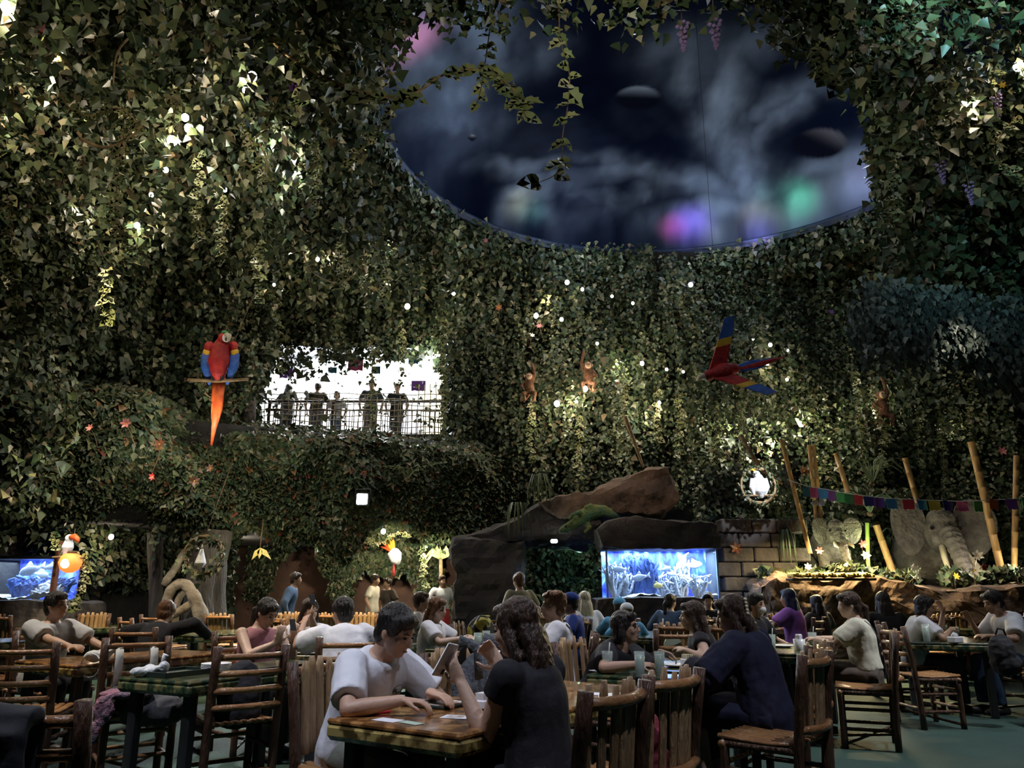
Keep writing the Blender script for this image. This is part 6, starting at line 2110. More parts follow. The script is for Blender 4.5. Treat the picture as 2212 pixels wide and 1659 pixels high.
    if cap is not None:
        g = MB()
        g.ell(hp(0, -0.012, 0.065), (0.094, 0.110, 0.080), R, 16, 10)
        g.tube([hp(0, 0.07, 0.068), hp(0, 0.12, 0.062), hp(0, 0.165, 0.05)], [(0.012, 0.075), (0.010, 0.07), (0.006, 0.045)], 10, ref=R @ Vector((0, 0, 1)))
        g.build('cap', cap, o)
    if hair == 'half':
        for k in range(5):
            MB().ell(hp(-0.048 - 0.004 * k, -0.112 + 0.002 * k, 0.075 - 0.022 * k), 0.012, None, 9, 7).build('pearl_clip', PEARL, o)
    # ---- clothes
    mb = MB()
    inf = 0.020 * baggy
    torso(mb, inf, 0.06 if lower == 'skirt' else (-0.24 if not stand else -0.2), 0.985)
    frac = {'short': 0.78, 'long': 1.0, 'cap': 0.32, 'none': 0.0}[sleeve]
    for q in (1, -1):
        S, E, T = arms[q]
        if frac > 0:
            mb.ell(S, 0.058 + inf, None, 10, 7)
            mb.tube([S, S.lerp(E, 0.35 * min(1, frac / 0.7)), S.lerp(E, frac)], [0.056 + inf, 0.055 + inf * 1.1, 0.050 + inf * 1.25], 12)
        if sleeve == 'long':
            mb.ell(E, 0.042 + inf, None, 9, 7)
            mb.tube([E, E.lerp(T, 0.5), E.lerp(T, 0.9)], [0.044 + inf, 0.040 + inf, 0.030 + inf], 12)
    shirt = remesh(mb.build('dress_top' if lower == 'dress' else 'shirt', top, o), max(0.0105, vox * 1.15), 3, 0.016 * baggy, 0.13)
    if strap:
        path = []
        for k in range(12):
            t = 0.985 - k * 0.085
            rx = np.interp(t, [q[0] for q in SEC], [q[1] for q in SEC])
            ry = np.interp(t, [q[0] for q in SEC], [q[2] for q in SEC])
            xx = strap[0] + (strap[1] - strap[0]) * k / 11
            yy = -(ry + inf + 0.012) * math.sqrt(max(0.05, 1 - (xx / (rx + inf)) ** 2))
            path.append(spine(t) + X * xx + fwd(max(0, t)) * yy)
        MB().tube(path, [(0.004, 0.012)] * 12, 6, ref=(0, 1, 0)).build('bag_strap', C_DGREY, o)
    if mask:
        MB().ell(hp(0, 0.062, -0.055), (0.05, 0.05, 0.045), R, 14, 10).build('face_mask', C_WHITE, o)
    mb = MB()
    if lower in ('trousers',):
        torso(mb, 0.010, -0.2, 0.12, 6)
        for q in (1, -1):
            A, K, F = legs[q]
            mb.tube([A, A.lerp(K, 0.5), K], [0.097, 0.09, 0.074], 12)
            mb.ell(K, 0.075, None, 10, 7)
            mb.tube([K, K.lerp(F, 0.5), F + Vector((0, 0, 0.03))], [0.073, 0.068, 0.060], 12)
        remesh(mb.build('trousers', bottom, o), max(0.016, vox * 1.5), 2, 0.016, 0.09)
    else:
        torso(mb, 0.022, -0.22, 0.2, 7)
        if stand:
            mb.tube([H, H + Vector((0, 0, -0.25)), H + Vector((0, 0, -0.48))], [(0.14, 0.18), (0.17, 0.21), (0.19, 0.24)], 14, ref=(0, 1, 0))
        else:
            mb.tube([H + Vector((0, -0.10, -0.02)), H + Vector((0, 0.10, 0.0)), H + Vector((0, 0.30, 0.0)), H + Vector((0, 0.46, -0.04))], [(0.10, 0.20), (0.115, 0.215), (0.11, 0.215), (0.09, 0.20)], 14, ref=(0, 0, 1))
            mb.tube([H + Vector((0, 0.42, 0.0)), H + Vector((0, 0.46, -0.16)), H + Vector((0, 0.46, -0.3))], [(0.10, 0.20), (0.11, 0.21), (0.11, 0.22)], 14, ref=(0, 1, 0))
            mb.tube([H + Vector((0, 0.0, -0.02)), H + Vector((0, 0.02, -0.08))], [(0.15, 0.205), (0.15, 0.2)], 14, ref=(0, 1, 0))
        remesh(mb.build('skirt', bottom, o), max(0.012, vox * 1.3), 2, 0.02, 0.08)
    for q in (1, -1):
        F = legs[q][2]
        MB().tube([F + Vector((0, -0.07, -0.032)), F + Vector((0, 0.02, -0.028)), F + Vector((0, 0.12, -0.036)), F + Vector((0, 0.175, -0.045))], [0.034, 0.042, 0.040, 0.020], 10).build('shoe', M_SHOE, o)
    o['_hc'] = [float(v) for v in (Mw @ HC)]
    return o, dict(hc=Mw @ HC, sh={k: Mw @ v for k, v in sh.items()}, wr={k: Mw @ arms[k][2] for k in arms}, Mw=Mw, spine=spine, R=R, hp=hp)


def R_world(v, rz):
    return Matrix.Rotation(-rz, 3, 'Z') @ Vector(v)


NEAR, MID, FAR = 0.0082, 0.0135, 0.023
FB = Vector((0.83, -0.56))
FA = Vector((-0.83, 0.56))

# --- foreground couple
pm_man, im = person('young man in a white T-shirt leaning over the amber table', -0.595, 3.09, (0.80, -0.60), C_WHITE, C_GREENG, 'short', HB, SK1, 1.0, lean=24, headpitch=-24, headyaw=8, vox=NEAR,
                    RH=(-0.33, 2.71, 0.80), LH=(-0.25, 2.93, 0.80), world=True, RE=(0.9, -0.3, -0.5), LE=(-0.9, 0.1, -0.6), fR=(1.0, 0.05, -0.12), fL=(0.8, -0.5, -0.12), pnR=(0, 0, -1), pnL=(0, 0, -1), curlR=0.45, baggy=1.25)
pw_, iw = person('long-haired woman in a black dress holding up a phone', 0.09, 2.55, (-0.83, 0.56), C_BLACK, C_BLACK, 'long', HDB, SK2, 0.985, lean=9, headpitch=-10, headyaw=4, vox=NEAR, sleeve='cap', lower='dress',
                 LH=(-0.20, 2.60, 0.90), RH=(-0.06, 2.86, 0.93), world=True, LE=(0.0, -0.55, -0.9), RE=(0.6, 0.2, -1.0), fL=(-0.45, 0.15, 0.75), pnL=(0.3, 0.6, 0.2), curlL=0.75, fR=(-0.5, 0.1, 0.7), pnR=(-0.3, -0.6, 0.2), curlR=0.5, facial=True)
# --- women's table
person('woman in glasses and a black top leaning across the table', 0.45, 4.48, (0.80, -0.55), C_BLACK, C_BLACK, 'bob', HB, SK1, 0.95, lean=32, headpitch=6, headyaw=8, vox=NEAR, sleeve='short', glasses=True,
       RH=(0.66, 4.02, 0.80), LH=(0.84, 4.28, 0.86), world=True, RE=(0.9, -0.5, -0.3), LE=(-0.6, 0, -0.8), fR=(0.95, -0.05, -0.05), fL=(0.7, -0.5, -0.2), baggy=1.3)
person('woman in a loose navy dress with a pearl hair clip, back turned', 1.20, 3.90, (-0.77, 0.64), C_NAVY, C_NAVY, 'half', HDB, SK2, 1.0, lean=15, headpitch=-12, headyaw=22, vox=NEAR, sleeve='long', lower='dress',
       LH=(0.84, 4.02, 0.80), RH=(1.0, 4.30, 0.80), world=True, baggy=2.2)
person('bare-armed person in dark clothes just behind the navy dress', 1.22, 4.95, (-0.9, 0.2), C_BLACK, C_DGREY, 'long', HDB, SK2, 0.95, lean=14, vox=MID, sleeve='cap', LH=(1.00, 4.80, 0.82), world=True)
# --- left side
person('man in a light grey polo shirt resting his arm on a table', -3.12, 5.42, (0.86, -0.45), C_GREY, C_BLACK, 'short', HB, SK1, 1.0, lean=6, headyaw=14, headpitch=6, vox=MID, RH=(-2.66, 5.05, 0.79), LH=(-2.62, 5.46, 0.74), world=True, fR=(0.9, -0.3, 0), baggy=1.5)
person('person in black seen from behind with arms stretched out', -2.74, 6.12, (0.1, 1.0), C_BLACK, C_BLACK, 'short', HBR, SK1, 0.97, lean=24, headpitch=-16, vox=MID, sleeve='long', RH=(-2.28, 6.3, 0.80), LH=(-3.0, 6.5, 0.72), world=True, RE=(1, -0.2, 0.2), LE=(-1, -0.2, 0.2), facial=False)
person('woman in a mauve pink top with tied hair looking at her phone', -1.66, 5.25, (0.72, -0.69), C_PINK, C_DGREY, 'pony', HB, SK2, 0.97, lean=6, headpitch=-24, headyaw=14, vox=MID, sleeve='none', RH=(-1.43, 4.98, 0.86), LH=(-1.36, 5.12, 0.87), curlR=0.25, curlL=0.25, world=True, RE=(0.8, -0.3, -0.8), LE=(-0.6, 0, -1), fR=(0.3, -0.2, 0.9), fL=(0.2, -0.2, 0.9), pnR=(-0.2, 0.9, 0), pnL=(0, 0.9, 0))
person('man in a white T-shirt seen from behind beside the pink-clad woman', -1.02, 4.92, (-0.25, 0.97), C_WHITE, C_DENIM, 'short', HB, SK1, 1.0, lean=24, headyaw=28, headpitch=-6, vox=MID, LH=(-1.40, 5.26, 1.0), RH=(-0.9, 5.4, 0.82), world=True, facial=False, baggy=1.9, LE=(-0.8, 0, -0.8))
person('person in white raising a phone, mostly hidden behind the man in white', -1.48, 5.78, (0.6, -0.8), C_WHITE, C_DGREY, 'long', HDB, SK2, 0.95, lean=5, vox=FAR, LH=(-1.36, 5.45, 1.06), RH=(-1.5, 5.4, 0.82), world=True, LE=(0.2, 0, -1), fL=(0.2, 0, 1))
# --- middle
person('long-haired woman in white looking over her shoulder', -0.64, 6.22, (0.85, -0.2), C_WHITE, C_BLACK, 'long', HBR, SK2, 0.96, lean=6, headyaw=-10, headpitch=-6, vox=MID, RH=(-0.33, 5.98, 0.82), LH=(-0.3, 6.2, 0.82), world=True, baggy=1.4)
person('man in a white T-shirt touching his face far behind the long-haired woman', -0.98, 8.0, (0.9, 0.1), C_WHITE, C_DGREY, 'short', HDB, SK1, 1.0, lean=8, vox=FAR, LH=(-0.72, 7.95, 1.12), world=True, LE=(0, 0.1, -1), fL=(-0.3, 0, 1))
person('red-haired man in a white T-shirt with a dark strap, in profile', 0.30, 5.22, (-0.98, 0.05), C_WHITE, C_DGREY, 'fluffy', HBR, SK1, 1.0, lean=2, headpitch=2, vox=MID, RH=(0.05, 5.5, 0.8), LH=(0.0, 5.1, 0.78), world=True, baggy=1.5, strap=(-0.07, -0.06))
person('visitor in a royal blue cap and blue top', 0.60, 7.6, (-0.95, 0.1), C_BLUE, C_DGREY, 'short', HB, SK1, 0.98, lean=4, vox=FAR, cap=C_BLUE)
person('visitor with ash blond hair near the cave entrance', 0.80, 8.7, (-0.3, 0.9), C_WHITE, C_DGREY, 'long', HBL, SK2, 1.0, lean=2, vox=FAR, facial=False)
person('child in a light blue cap before the bright tank', 1.10, 8.2, (0.2, 0.95), C_LBLUE, C_DGREY, 'short', HDB, SK2, 0.93, lean=2, vox=FAR, cap=C_LBLUE, facial=False)
person('child in a white cap before the bright tank', 1.12, 7.75, (-0.2, 0.95), C_LBLUE, C_DGREY, 'short', HDB, SK2, 0.88, lean=2, vox=FAR, cap=C_WHITE, facial=False)
person('pony-tailed visitor in a pale denim jacket before the tank', 1.98, 10.1, (0.5, 0.85), C_DENIM, C_DGREY, 'pony', HB, SK2, 0.98, lean=4, headyaw=-20, vox=FAR, sleeve='long', facial=False)
person('visitor in a black V-neck facing the camera before the tank', 2.62, 10.7, (-0.15, -1.0), C_BLACK, C_DGREY, 'short', HB, SK2, 1.0, lean=3, headpitch=-10, vox=FAR)
# --- right
person('dark-haired visitor with a face mask behind the navy-dressed woman', 1.96, 6.6, (0.55, -0.6), C_BLACK, C_DGREY, 'fluffy', HB, SK1, 0.99, lean=6, vox=FAR, mask=True)
person('person in a violet shirt with dark bluish hair', 3.12, 8.85, (-0.75, 0.6), C_PURP, C_BLACK, 'long', hair_mat('dark_blue_hair', (0.01, 0.015, 0.06), (0.02, 0.03, 0.1)), SK1, 1.03, lean=5, vox=FAR, facial=False, LH=(2.72, 8.95, 0.80), world=True, baggy=1.6)
person('dark-haired person just right of the violet shirt', 3.72, 9.7, (-0.4, 0.9), C_DGREY, C_BLACK, 'long', HB, SK1, 0.96, lean=3, vox=FAR, facial=False)
person('woman in a cream blouse with a bag strap and taupe skirt', 2.52, 5.80, (-0.90, 0.42), C_CREAM, C_BROWN, 'pony', HDB, SK2, 1.0, lean=7, headyaw=14, headpitch=-4, vox=MID, lower='skirt', facial=False, baggy=1.6, LH=(2.16, 5.9, 0.82), RH=(2.24, 6.1, 0.82), world=True, strap=(-0.07, 0.12))
person('person with long black hair seen from behind at the far right table', 3.55, 7.6, (0.1, 1.0), C_BLACK, C_BLACK, 'long', HB, SK1, 1.0, lean=6, vox=FAR, sleeve='long', facial=False)
person('woman in a white T-shirt holding a glass near her mouth', 3.46, 6.98, (0.95, -0.25), C_WHITE, C_DGREY, 'bob', HB, SK1, 0.98, lean=14, headpitch=-12, vox=MID, LH=(3.80, 6.98, 1.04), RH=(3.74, 6.78, 0.85), world=True, LE=(0.2, 0, -1), fL=(-0.2, 0.2, 1), baggy=1.4)
person('dark-haired man in a pale shirt leaning over the far right table', 4.26, 6.78, (-0.97, 0.0), C_WHITE, C_DENIM, 'short', HB, SK1, 1.04, lean=20, headpitch=-14, vox=MID, LH=(3.86, 6.62, 0.8), RH=(3.92, 6.98, 0.95), world=True, baggy=1.6, RE=(0.3, 0, -1))
person('person in a grey top cut off at the left edge', -2.04, 2.55, (0.3, 0.95), C_DGREY, C_BLACK, 'short', HDB, SK1, 0.95, lean=26, vox=MID, facial=False, headyaw=30)
# --- standing far back
person('standing visitor in pale yellow near the orange bird ornament', -3.15, 18.0, (0.9, -0.2), C_CREAM, C_DGREY, 'short', HDB, SK1, 1.0, lean=3, stand=True, vox=FAR, facial=False)
person('standing visitor in dusky brown near the orange bird ornament', -2.72, 17.6, (-0.6, -0.6), C_BROWN, C_DGREY, 'short', HDB, SK1, 0.95, lean=3, stand=True, vox=FAR, facial=False)
person('walking visitor in blue and grey under the mezzanine', -3.95, 14.0, (1.0, 0.1), C_DENIM, C_DGREY, 'short', HDB, SK1, 0.98, lean=12, stand=True, vox=FAR, sleeve='long')
person('standing visitor in white with a red skirt by the rock pillar', -1.44, 16.2, (0.5, -0.9), C_WHITE, C_REDW, 'short', HDB, SK1, 0.97, lean=2, stand=True, vox=FAR, lower='skirt')
person('waiter in a khaki shirt standing behind the red-haired man', 0.13, 11.0, (-0.5, 0.85), C_KHAKI, C_DGREY, 'short', HBR, SK1, 0.93, lean=6, stand=True, vox=FAR, facial=False)
# --- balcony silhouettes
for px_, lab, c1, c2, hs, dz in [(618, 'visitor standing on the balcony under the purple flag', C_DGREY, C_BLACK, 'long', 0.0), (682, 'visitor standing second from the left on the balcony', C_BROWN, C_DGREY, 'short', 0.02), (726, 'smaller visitor in the middle of the balcony', C_GREY, C_DENIM, 'bob', -0.12),
                                 (800, 'visitor leaning at the balcony right of the dazzling gap', C_DGREY, C_BROWN, 'short', 0.05), (856, 'visitor standing furthest right on the balcony', C_BLACK, C_DGREY, 'short', 0.0)]:
    q = Wd(px_, 900, 18.75)
    o_, _ = person(lab, q.x, 18.75, (0.1 * math.sin(px_), 1.0 if px_ < 700 else -1.0), c1, c2, hs, HDB, SK1, 0.96 + dz, lean=2, stand=True, vox=FAR, facial=False)
    o_.location.z = 4.63
# ================================================================== THINGS ON TABLES AND CHAIRS
TZ = 0.751 + FZ
M_GLASSC = pm('clear_tumbler_glass', (0.75, 0.88, 0.80), (0.75, 0.88, 0.80), 1, 0.06, alpha=0.28)
M_LIQG = pm('pale_green_water', (0.34, 0.46, 0.36), (0.30, 0.42, 0.33), 2, 0.25)
M_LIQB = pm('brown_iced_drink', (0.12, 0.045, 0.02), (0.08, 0.03, 0.015), 3, 0.2)
M_STRAW = pm('pale_straw', (0.75, 0.8, 0.72), (0.7, 0.75, 0.68), 4, 0.4)
M_PORC = pm('white_porcelain', (0.82, 0.82, 0.84), (0.78, 0.78, 0.8), 3, 0.25)
M_PAPER = pm('white_paper', (0.80, 0.80, 0.82), (0.72, 0.72, 0.76), 14, 0.8)
M_PAPERG = pm('pale_green_card', (0.42, 0.55, 0.45), (0.38, 0.5, 0.4), 10, 0.7)
M_PLASTIC = pm('white_plastic_bag', (0.80, 0.82, 0.84), (0.6, 0.62, 0.64), 9, 0.4, 0.8, 18)
M_COVER = pm('dark_green_cover', (0.02, 0.035, 0.03), (0.015, 0.025, 0.02), 5, 0.4)
M_PIC = pm('menu_print', (0.62, 0.58, 0.52), (0.25, 0.12, 0.08), 26, 0.5, contrast=(0.5, 0.62))
M_SCREEN = glow('phone_screen', (0.85, 0.92, 1.0), 2.2)
M_REDP = pm('red_phone_case', (0.55, 0.03, 0.05), (0.4, 0.02, 0.03), 6, 0.3)
M_SUGY = pm('yellow_sachets', (0.75, 0.6, 0.12), (0.8, 0.78, 0.7), 26, 0.6)


def tumbler(x, y, label, h=0.15, r=0.036, liq=M_LIQG, fill=0.8, straw=False, z=TZ, group='glasses on the dining tables'):
    o = empty('drinking_glass', (x, y, z), 0, label, 'glass', group)
    MB().lathe([(r * 0.78, 0), (r, h), (r - 0.003, h), (r * 0.78 - 0.002, 0.008), (0.001, 0.008)], n=20, cap=False).build('glass', M_GLASSC, o)
    f = fill * h
    MB().lathe([(r * 0.74, 0.010), (r * (0.78 + 0.22 * fill) - 0.0045, f)], n=18).build('drink', liq, o)
    if straw:
        MB().tube([(0.0, 0, 0.02), (0.012, 0.0, h * 1.0), (0.02, 0.0, h * 1.4)], 0.004, 6).build('straw', M_STRAW, o)
    return o


def plate(x, y, label, r=0.11, z=TZ, food=None, rz=0.0, sx=1.0):
    o = empty('plate', (x, y, z), rz, label, 'plate', 'white plates on the tables')
    e = MB().lathe([(r * 0.55, 0), (r * 0.7, 0.004), (r, 0.018), (r * 0.98, 0.021), (r * 0.7, 0.009), (0.001, 0.007)], n=28, cap=False).build('dish', M_PORC, o)
    e.scale = (sx, 1, 1)
    if food:
        mb = MB()
        for k in range(9):
            a = k * 2.4
            mb.ell((0.05 * math.cos(a) * (k / 9), 0.05 * math.sin(a) * (k / 9), 0.016), (0.03, 0.025, 0.014), seg=8, ring=6)
        remesh(mb.build('food', food, o), 0.006, 1)
    return o


def slab(name, x, y, sx, sy, th, rz, label, cat, mat, z=TZ, parts=()):
    o = empty(name, (x, y, z), rz, label, cat)
    MB().box((0, 0, th / 2), (sx, sy, th), ch=min(th * 0.3, 0.004)).build('sheet' if th < 0.004 else 'body', mat, o, smooth=False)
    for nm, c, s_, m in parts:
        MB().box(c, s_).build(nm, m, o, smooth=False)
    return o


def gp(px, py, z=TZ):
    p = G(px, py, z)
    return p.x, p.y


RZ1 = math.atan2(0.83, 0.56)
# T1
x, y = gp(938, 1524)
slab('menu_book', x, y, 0.19, 0.27, 0.016, RZ1, 'open menu book with pictures in front of the foreground man', 'menu', M_COVER,
     parts=(('page', (-0.048, 0, 0.0175), (0.088, 0.255, 0.003), M_PIC), ('page', (0.046, 0, 0.0175), (0.088, 0.255, 0.003), M_PIC)))
x, y = gp(838, 1556)
slab('paper_card', x, y, 0.075, 0.125, 0.002, RZ1, 'white card lying at the left corner of the amber table', 'card', M_PAPER)
x, y = gp(888, 1562)
slab('paper_card', x, y, 0.05, 0.115, 0.002, RZ1 - 0.15, 'pale green card beside the white card on the amber table', 'card', M_PAPERG)
x, y = gp(985, 1549)
slab('paper_leaflet', x, y, 0.09, 0.12, 0.002, RZ1 + 0.3, 'loose white leaflet beside the woman\'s elbow on the amber table', 'leaflet', M_PAPER, parts=(('print', (0, 0, 0.0026), (0.05, 0.07, 0.001), M_PIC),))
x, y = gp(805, 1541)
slab('phone', x, y, 0.075, 0.145, 0.011, RZ1 + 1.2, 'phone in a red and black case lying by the foreground man\'s arm', 'phone', M_REDP, parts=(('back_panel', (0, 0.02, 0.0115), (0.05, 0.085, 0.002), M_BLACK), ('camera_bump', (-0.018, 0.055, 0.013), (0.02, 0.025, 0.003), M_BLACK)))
x, y = gp(1103, 1556)
plate(x, y, 'small white plate near the woman in black on the amber table', 0.06)
x, y = gp(1046, 1530)
o = empty('sugar_caddy', (x, y, TZ), RZ1, 'white sachet holder standing behind the menu on the amber table', 'caddy')
MB().box((0, 0, 0.02), (0.09, 0.06, 0.04), ch=0.006).build('holder', M_PORC, o, smooth=False)
for k in range(6):
    MB().box((-0.035 + k * 0.014, 0, 0.045), (0.009, 0.045, 0.05)).build('sachet', M_PAPER, o, smooth=False)
x, y = gp(1338, 1512)
plate(x, y, 'oval white plate at the far end of the amber table', 0.10, sx=1.3, rz=RZ1)
x, y = gp(1300, 1500)
slab('paper_leaflet', x, y, 0.10, 0.16, 0.002, RZ1 + 0.1, 'flat leaflet at the far end of the amber table', 'leaflet', M_PAPER)
# phone in the woman's hand
hw = iw['wr'][-1]
o = empty('phone', hw + Vector((-0.070, 0.028, 0.085)), 0, 'bright phone held up by the woman in the black dress', 'phone')
o.rotation_euler = (math.radians(-62), math.radians(10), math.radians(60))
MB().box((0, 0, 0), (0.072, 0.15, 0.009), ch=0.003).build('case', M_PORC, o, smooth=False)
MB().box((0, 0, 0.0052), (0.064, 0.138, 0.001)).build('screen', M_SCREEN, o, smooth=False)
MB().box((0.02, 0.052, -0.0052), (0.02, 0.024, 0.002)).build('camera_bump', M_BLACK, o, smooth=False)
# belt of the woman in black
_sp = iw['spine']
mb = MB()
c0 = _sp(0.10)
mb.tube([(c0.x + 0.188 * math.cos(a * 0.2618), c0.y + 0.142 * math.sin(a * 0.2618), c0.z) for a in range(25)], [(0.010, 0.004)] * 25, 6, ref=(0, 0, 1))
mb.build('belt', pm('silver_grey_belt', (0.3, 0.3, 0.34), (0.2, 0.2, 0.24), 20, 0.3), pw_)
# shirt print on the foreground man's chest
_sp, R_ = im['spine'], im['R']
pr = empty('shirt_print', (0, 0, 0))
pr.parent = pm_man
c0 = _sp(0.62) + Vector((-0.055, 0.150, 0.0))
tl = Matrix.Rotation(math.radians(-38), 3, 'X')
mb = MB()
ring_ = [c0 + tl @ Vector((0.028 * math.cos(a * 0.393), 0.004, 0.028 * math.sin(a * 0.393))) for a in range(17)]
mb.tube(ring_, 0.0022, 5)
mb.box(c0 + tl @ Vector((0.012, 0.004, -0.006)), (0.014, 0.006, 0.018), M=tl)
mb.box(c0 + tl @ Vector((-0.010, 0.004, -0.018)), (0.02, 0.006, 0.006), M=tl)
mb.build('emblem', pm('faded_print_ink', (0.12, 0.12, 0.10), (0.3, 0.26, 0.12), 30, 0.8), pr)

# T4: women's table
for px, py, lab, liq, st, h in [(1383, 1462, 'left one of two tall pale green tumblers between the two women', M_LIQG, False, 0.155), (1426, 1459, 'right one of two tall pale green tumblers between the two women', M_LIQG, False, 0.15), (1313, 1454, 'iced brown drink with a straw in front of the woman in glasses', M_LIQB, True, 0.14)]:
    x, y = gp(px, py)
    tumbler(x, y, lab, h, 0.036 if liq is M_LIQG else 0.038, liq, 0.85 if liq is M_LIQG else 0.45, st)
for px, py, r, lab, sx in [(1350, 1441, 0.12, 'large white plate in front of the woman in glasses', 1.3), (1465, 1441, 0.10, 'white plate right of the tall tumblers', 1.2), (1500, 1462, 0.08, 'small white plate beside the navy dress', 1.0)]:
    x, y = gp(px, py)
    plate(x, y, lab, r, sx=sx, food=pm('brown_food_scraps', (0.28, 0.14, 0.06), (0.4, 0.25, 0.1), 20, 0.7) if r > 0.11 else None)
x, y = gp(1487, 1440)
o = empty('sugar_caddy', (x, y, TZ), 0.4, 'white pot of yellow sachets on the women\'s table', 'caddy')
MB().box((0, 0, 0.028), (0.09, 0.08, 0.056), ch=0.008).build('pot', M_PORC, o, smooth=False)
for k in range(5):
    MB().box((-0.03 + k * 0.015, 0.004 * (k % 2), 0.06), (0.01, 0.055, 0.05), 0.1 * k).build('sachet', M_SUGY, o, smooth=False)
x, y = gp(1300, 1449)
slab('napkin', x, y, 0.14, 0.12, 0.003, 0.5, 'crumpled white napkin beside the brown drink', 'napkin', M_PAPER)
x, y = gp(1448, 1452)
slab('phone', x, y, 0.075, 0.15, 0.009, 0.9, 'dark phone with a blue-lit screen between tumblers and sachets', 'phone', M_BLACK, parts=(('screen', (0, 0, 0.0095), (0.066, 0.138, 0.001), glow('blue_screen', (0.25, 0.45, 1.0), 0.5)),))

# T9, T17
for px, py, lab in [(1032, 1404, 'front one of two pale green drinks beside the yellow backpack'), (1050, 1398, 'rear one of two pale green drinks beside the yellow backpack')]:
    x, y = gp(px, py)
    tumbler(x, y, lab, 0.155, 0.04)
x, y = gp(1062, 1392)
o = empty('bowl', (x + 0.1, y + 0.25, TZ), 0, 'large white bowl behind the pale green drinks', 'bowl')
MB().lathe([(0.05, 0), (0.11, 0.05), (0.14, 0.10), (0.135, 0.10), (0.10, 0.05), (0.001, 0.012)], n=24, cap=False).build('bowl_body', M_PORC, o)
x, y = gp(1000, 1405)
plate(x, y, 'white plate in front of the pale green drinks', 0.12)
x, y = gp(1075, 1412)
plate(x, y, 'white plate right of the pale green drinks', 0.10)
# T2: bags, tray, plates
x, y = gp(466, 1451)
for k in range(5):
    plate(x, y, ['lowest plate of the white stack on the green table', 'second lowest plate of the white stack on the green table', 'middle plate of the white stack on the green table', 'second plate from the top of the white stack on the green table', 'top plate of the white stack on the green table'][k], 0.10, TZ + 0.009 * k)
x, y = gp(380, 1457)
o = empty('serving_tray', (x, y, TZ), math.atan2(0.89, 0.45), 'dark serving tray on the green table with white bags', 'tray')
MB().box((0, 0, 0.006), (0.38, 0.27, 0.012), ch=0.004).build('base', M_COVER, o, smooth=False)
for c, s_ in (((0, 0.135, 0.016), (0.38, 0.012, 0.03)), ((0, -0.135, 0.016), (0.38, 0.012, 0.03)), ((0.19, 0, 0.016), (0.012, 0.27, 0.03)), ((-0.19, 0, 0.016), (0.012, 0.27, 0.03))):
    MB().box(c, s_).build('rim', M_COVER, o, smooth=False)


def lump_bag(name, p, parts_, mat, label, cat, vox=0.012, disp=0.03, ds=0.06):
    o = empty(name, p, 0, label, cat)
    mb = MB()
    for c, r in parts_:
        mb.ell(c, r)
    remesh(mb.build('body', mat, o), vox, 1, disp, ds)
    return o


x, y = gp(300, 1462)
o = lump_bag('plastic_bag', (x, y, TZ + 0.03), [((0, 0, 0.0), (0.06, 0.05, 0.03)), ((0.05, 0.04, 0.01), (0.045, 0.04, 0.035)), ((0.12, 0.08, 0.02), (0.035, 0.035, 0.045))], M_PLASTIC, 'crumpled white plastic bag on the green table', 'bag')
MB().tube([(0.11, 0.08, 0.04), (0.12, 0.08, 0.10), (0.14, 0.08, 0.09)], [0.016, 0.016, 0.006], 7).build('handle', M_PLASTIC, o)
x, y = gp(200, 1432)
o = lump_bag('paper_bag', (x, y, TZ + 0.05), [((0, 0, 0.0), (0.07, 0.055, 0.045)), ((0.07, 0.03, 0.015), (0.055, 0.045, 0.045)), ((0.13, 0.05, 0.05), (0.045, 0.03, 0.035))], M_PLASTIC, 'white soft bag on the table of the man in the grey polo', 'bag')
MB().tube([(0.04 + 0.075 * math.cos(a * 0.5236), -0.10, -0.06 + 0.085 * math.sin(a * 0.5236)) for a in range(13)], [(0.004, 0.012)] * 13, 6).build('strap_loop', M_PLASTIC, o)
# tote bag on the ladder-back chair behind the green table
cb = CHO[7]
o = empty('tote_bag', cb.location + Vector((0, 0, 0)), cb.rotation_euler.z, 'white strapped tote bag hung over the ladder-back chair', 'bag')
for sx in (-1, 1):
    MB().tube([(sx * 0.12, -0.262, 0.50), (sx * 0.125, -0.292, 0.70), (sx * 0.12, -0.305, 0.84), (sx * 0.12, -0.285, 0.875), (sx * 0.12, -0.255, 0.86), (sx * 0.12, -0.225, 0.80), (sx * 0.12, -0.2, 0.55)], [(0.003, 0.032)] * 7, 6, ref=(0, 1, 0.2)).build('strap', pm('white_webbing', (0.72, 0.71, 0.68), (0.6, 0.6, 0.57), 40, 0.9), o)
mb = MB()
mb.box((0, -0.19, 0.48), (0.32, 0.06, 0.26), ch=0.02)
remesh(mb.build('bag_body', C_DGREY, o), 0.014, 2, 0.02, 0.1)
# scarf over a dark bag on the same chair's seat
o = lump_bag('shoulder_bag', cb.location + Vector((0.10, -0.16, 0.50)), [((0, 0, 0), (0.20, 0.14, 0.13)), ((0.16, 0, -0.02), (0.16, 0.12, 0.11))], C_DGREY, 'dark bag on the chair under the green table', 'bag')
o = lump_bag('scarf', cb.location + Vector((0.04, -0.30, 0.60)), [((0, 0.04, 0.0), (0.19, 0.10, 0.035)), ((-0.09, -0.07, -0.09), (0.07, 0.03, 0.10)), ((-0.12, -0.09, -0.22), (0.035, 0.02, 0.08))], pm('pink_grey_knit', (0.36, 0.15, 0.20), (0.16, 0.13, 0.17), 12, 0.95, 0.8, 40), 'pink and grey knitted scarf draped over the dark bag', 'scarf', 0.01, 0.03, 0.04)
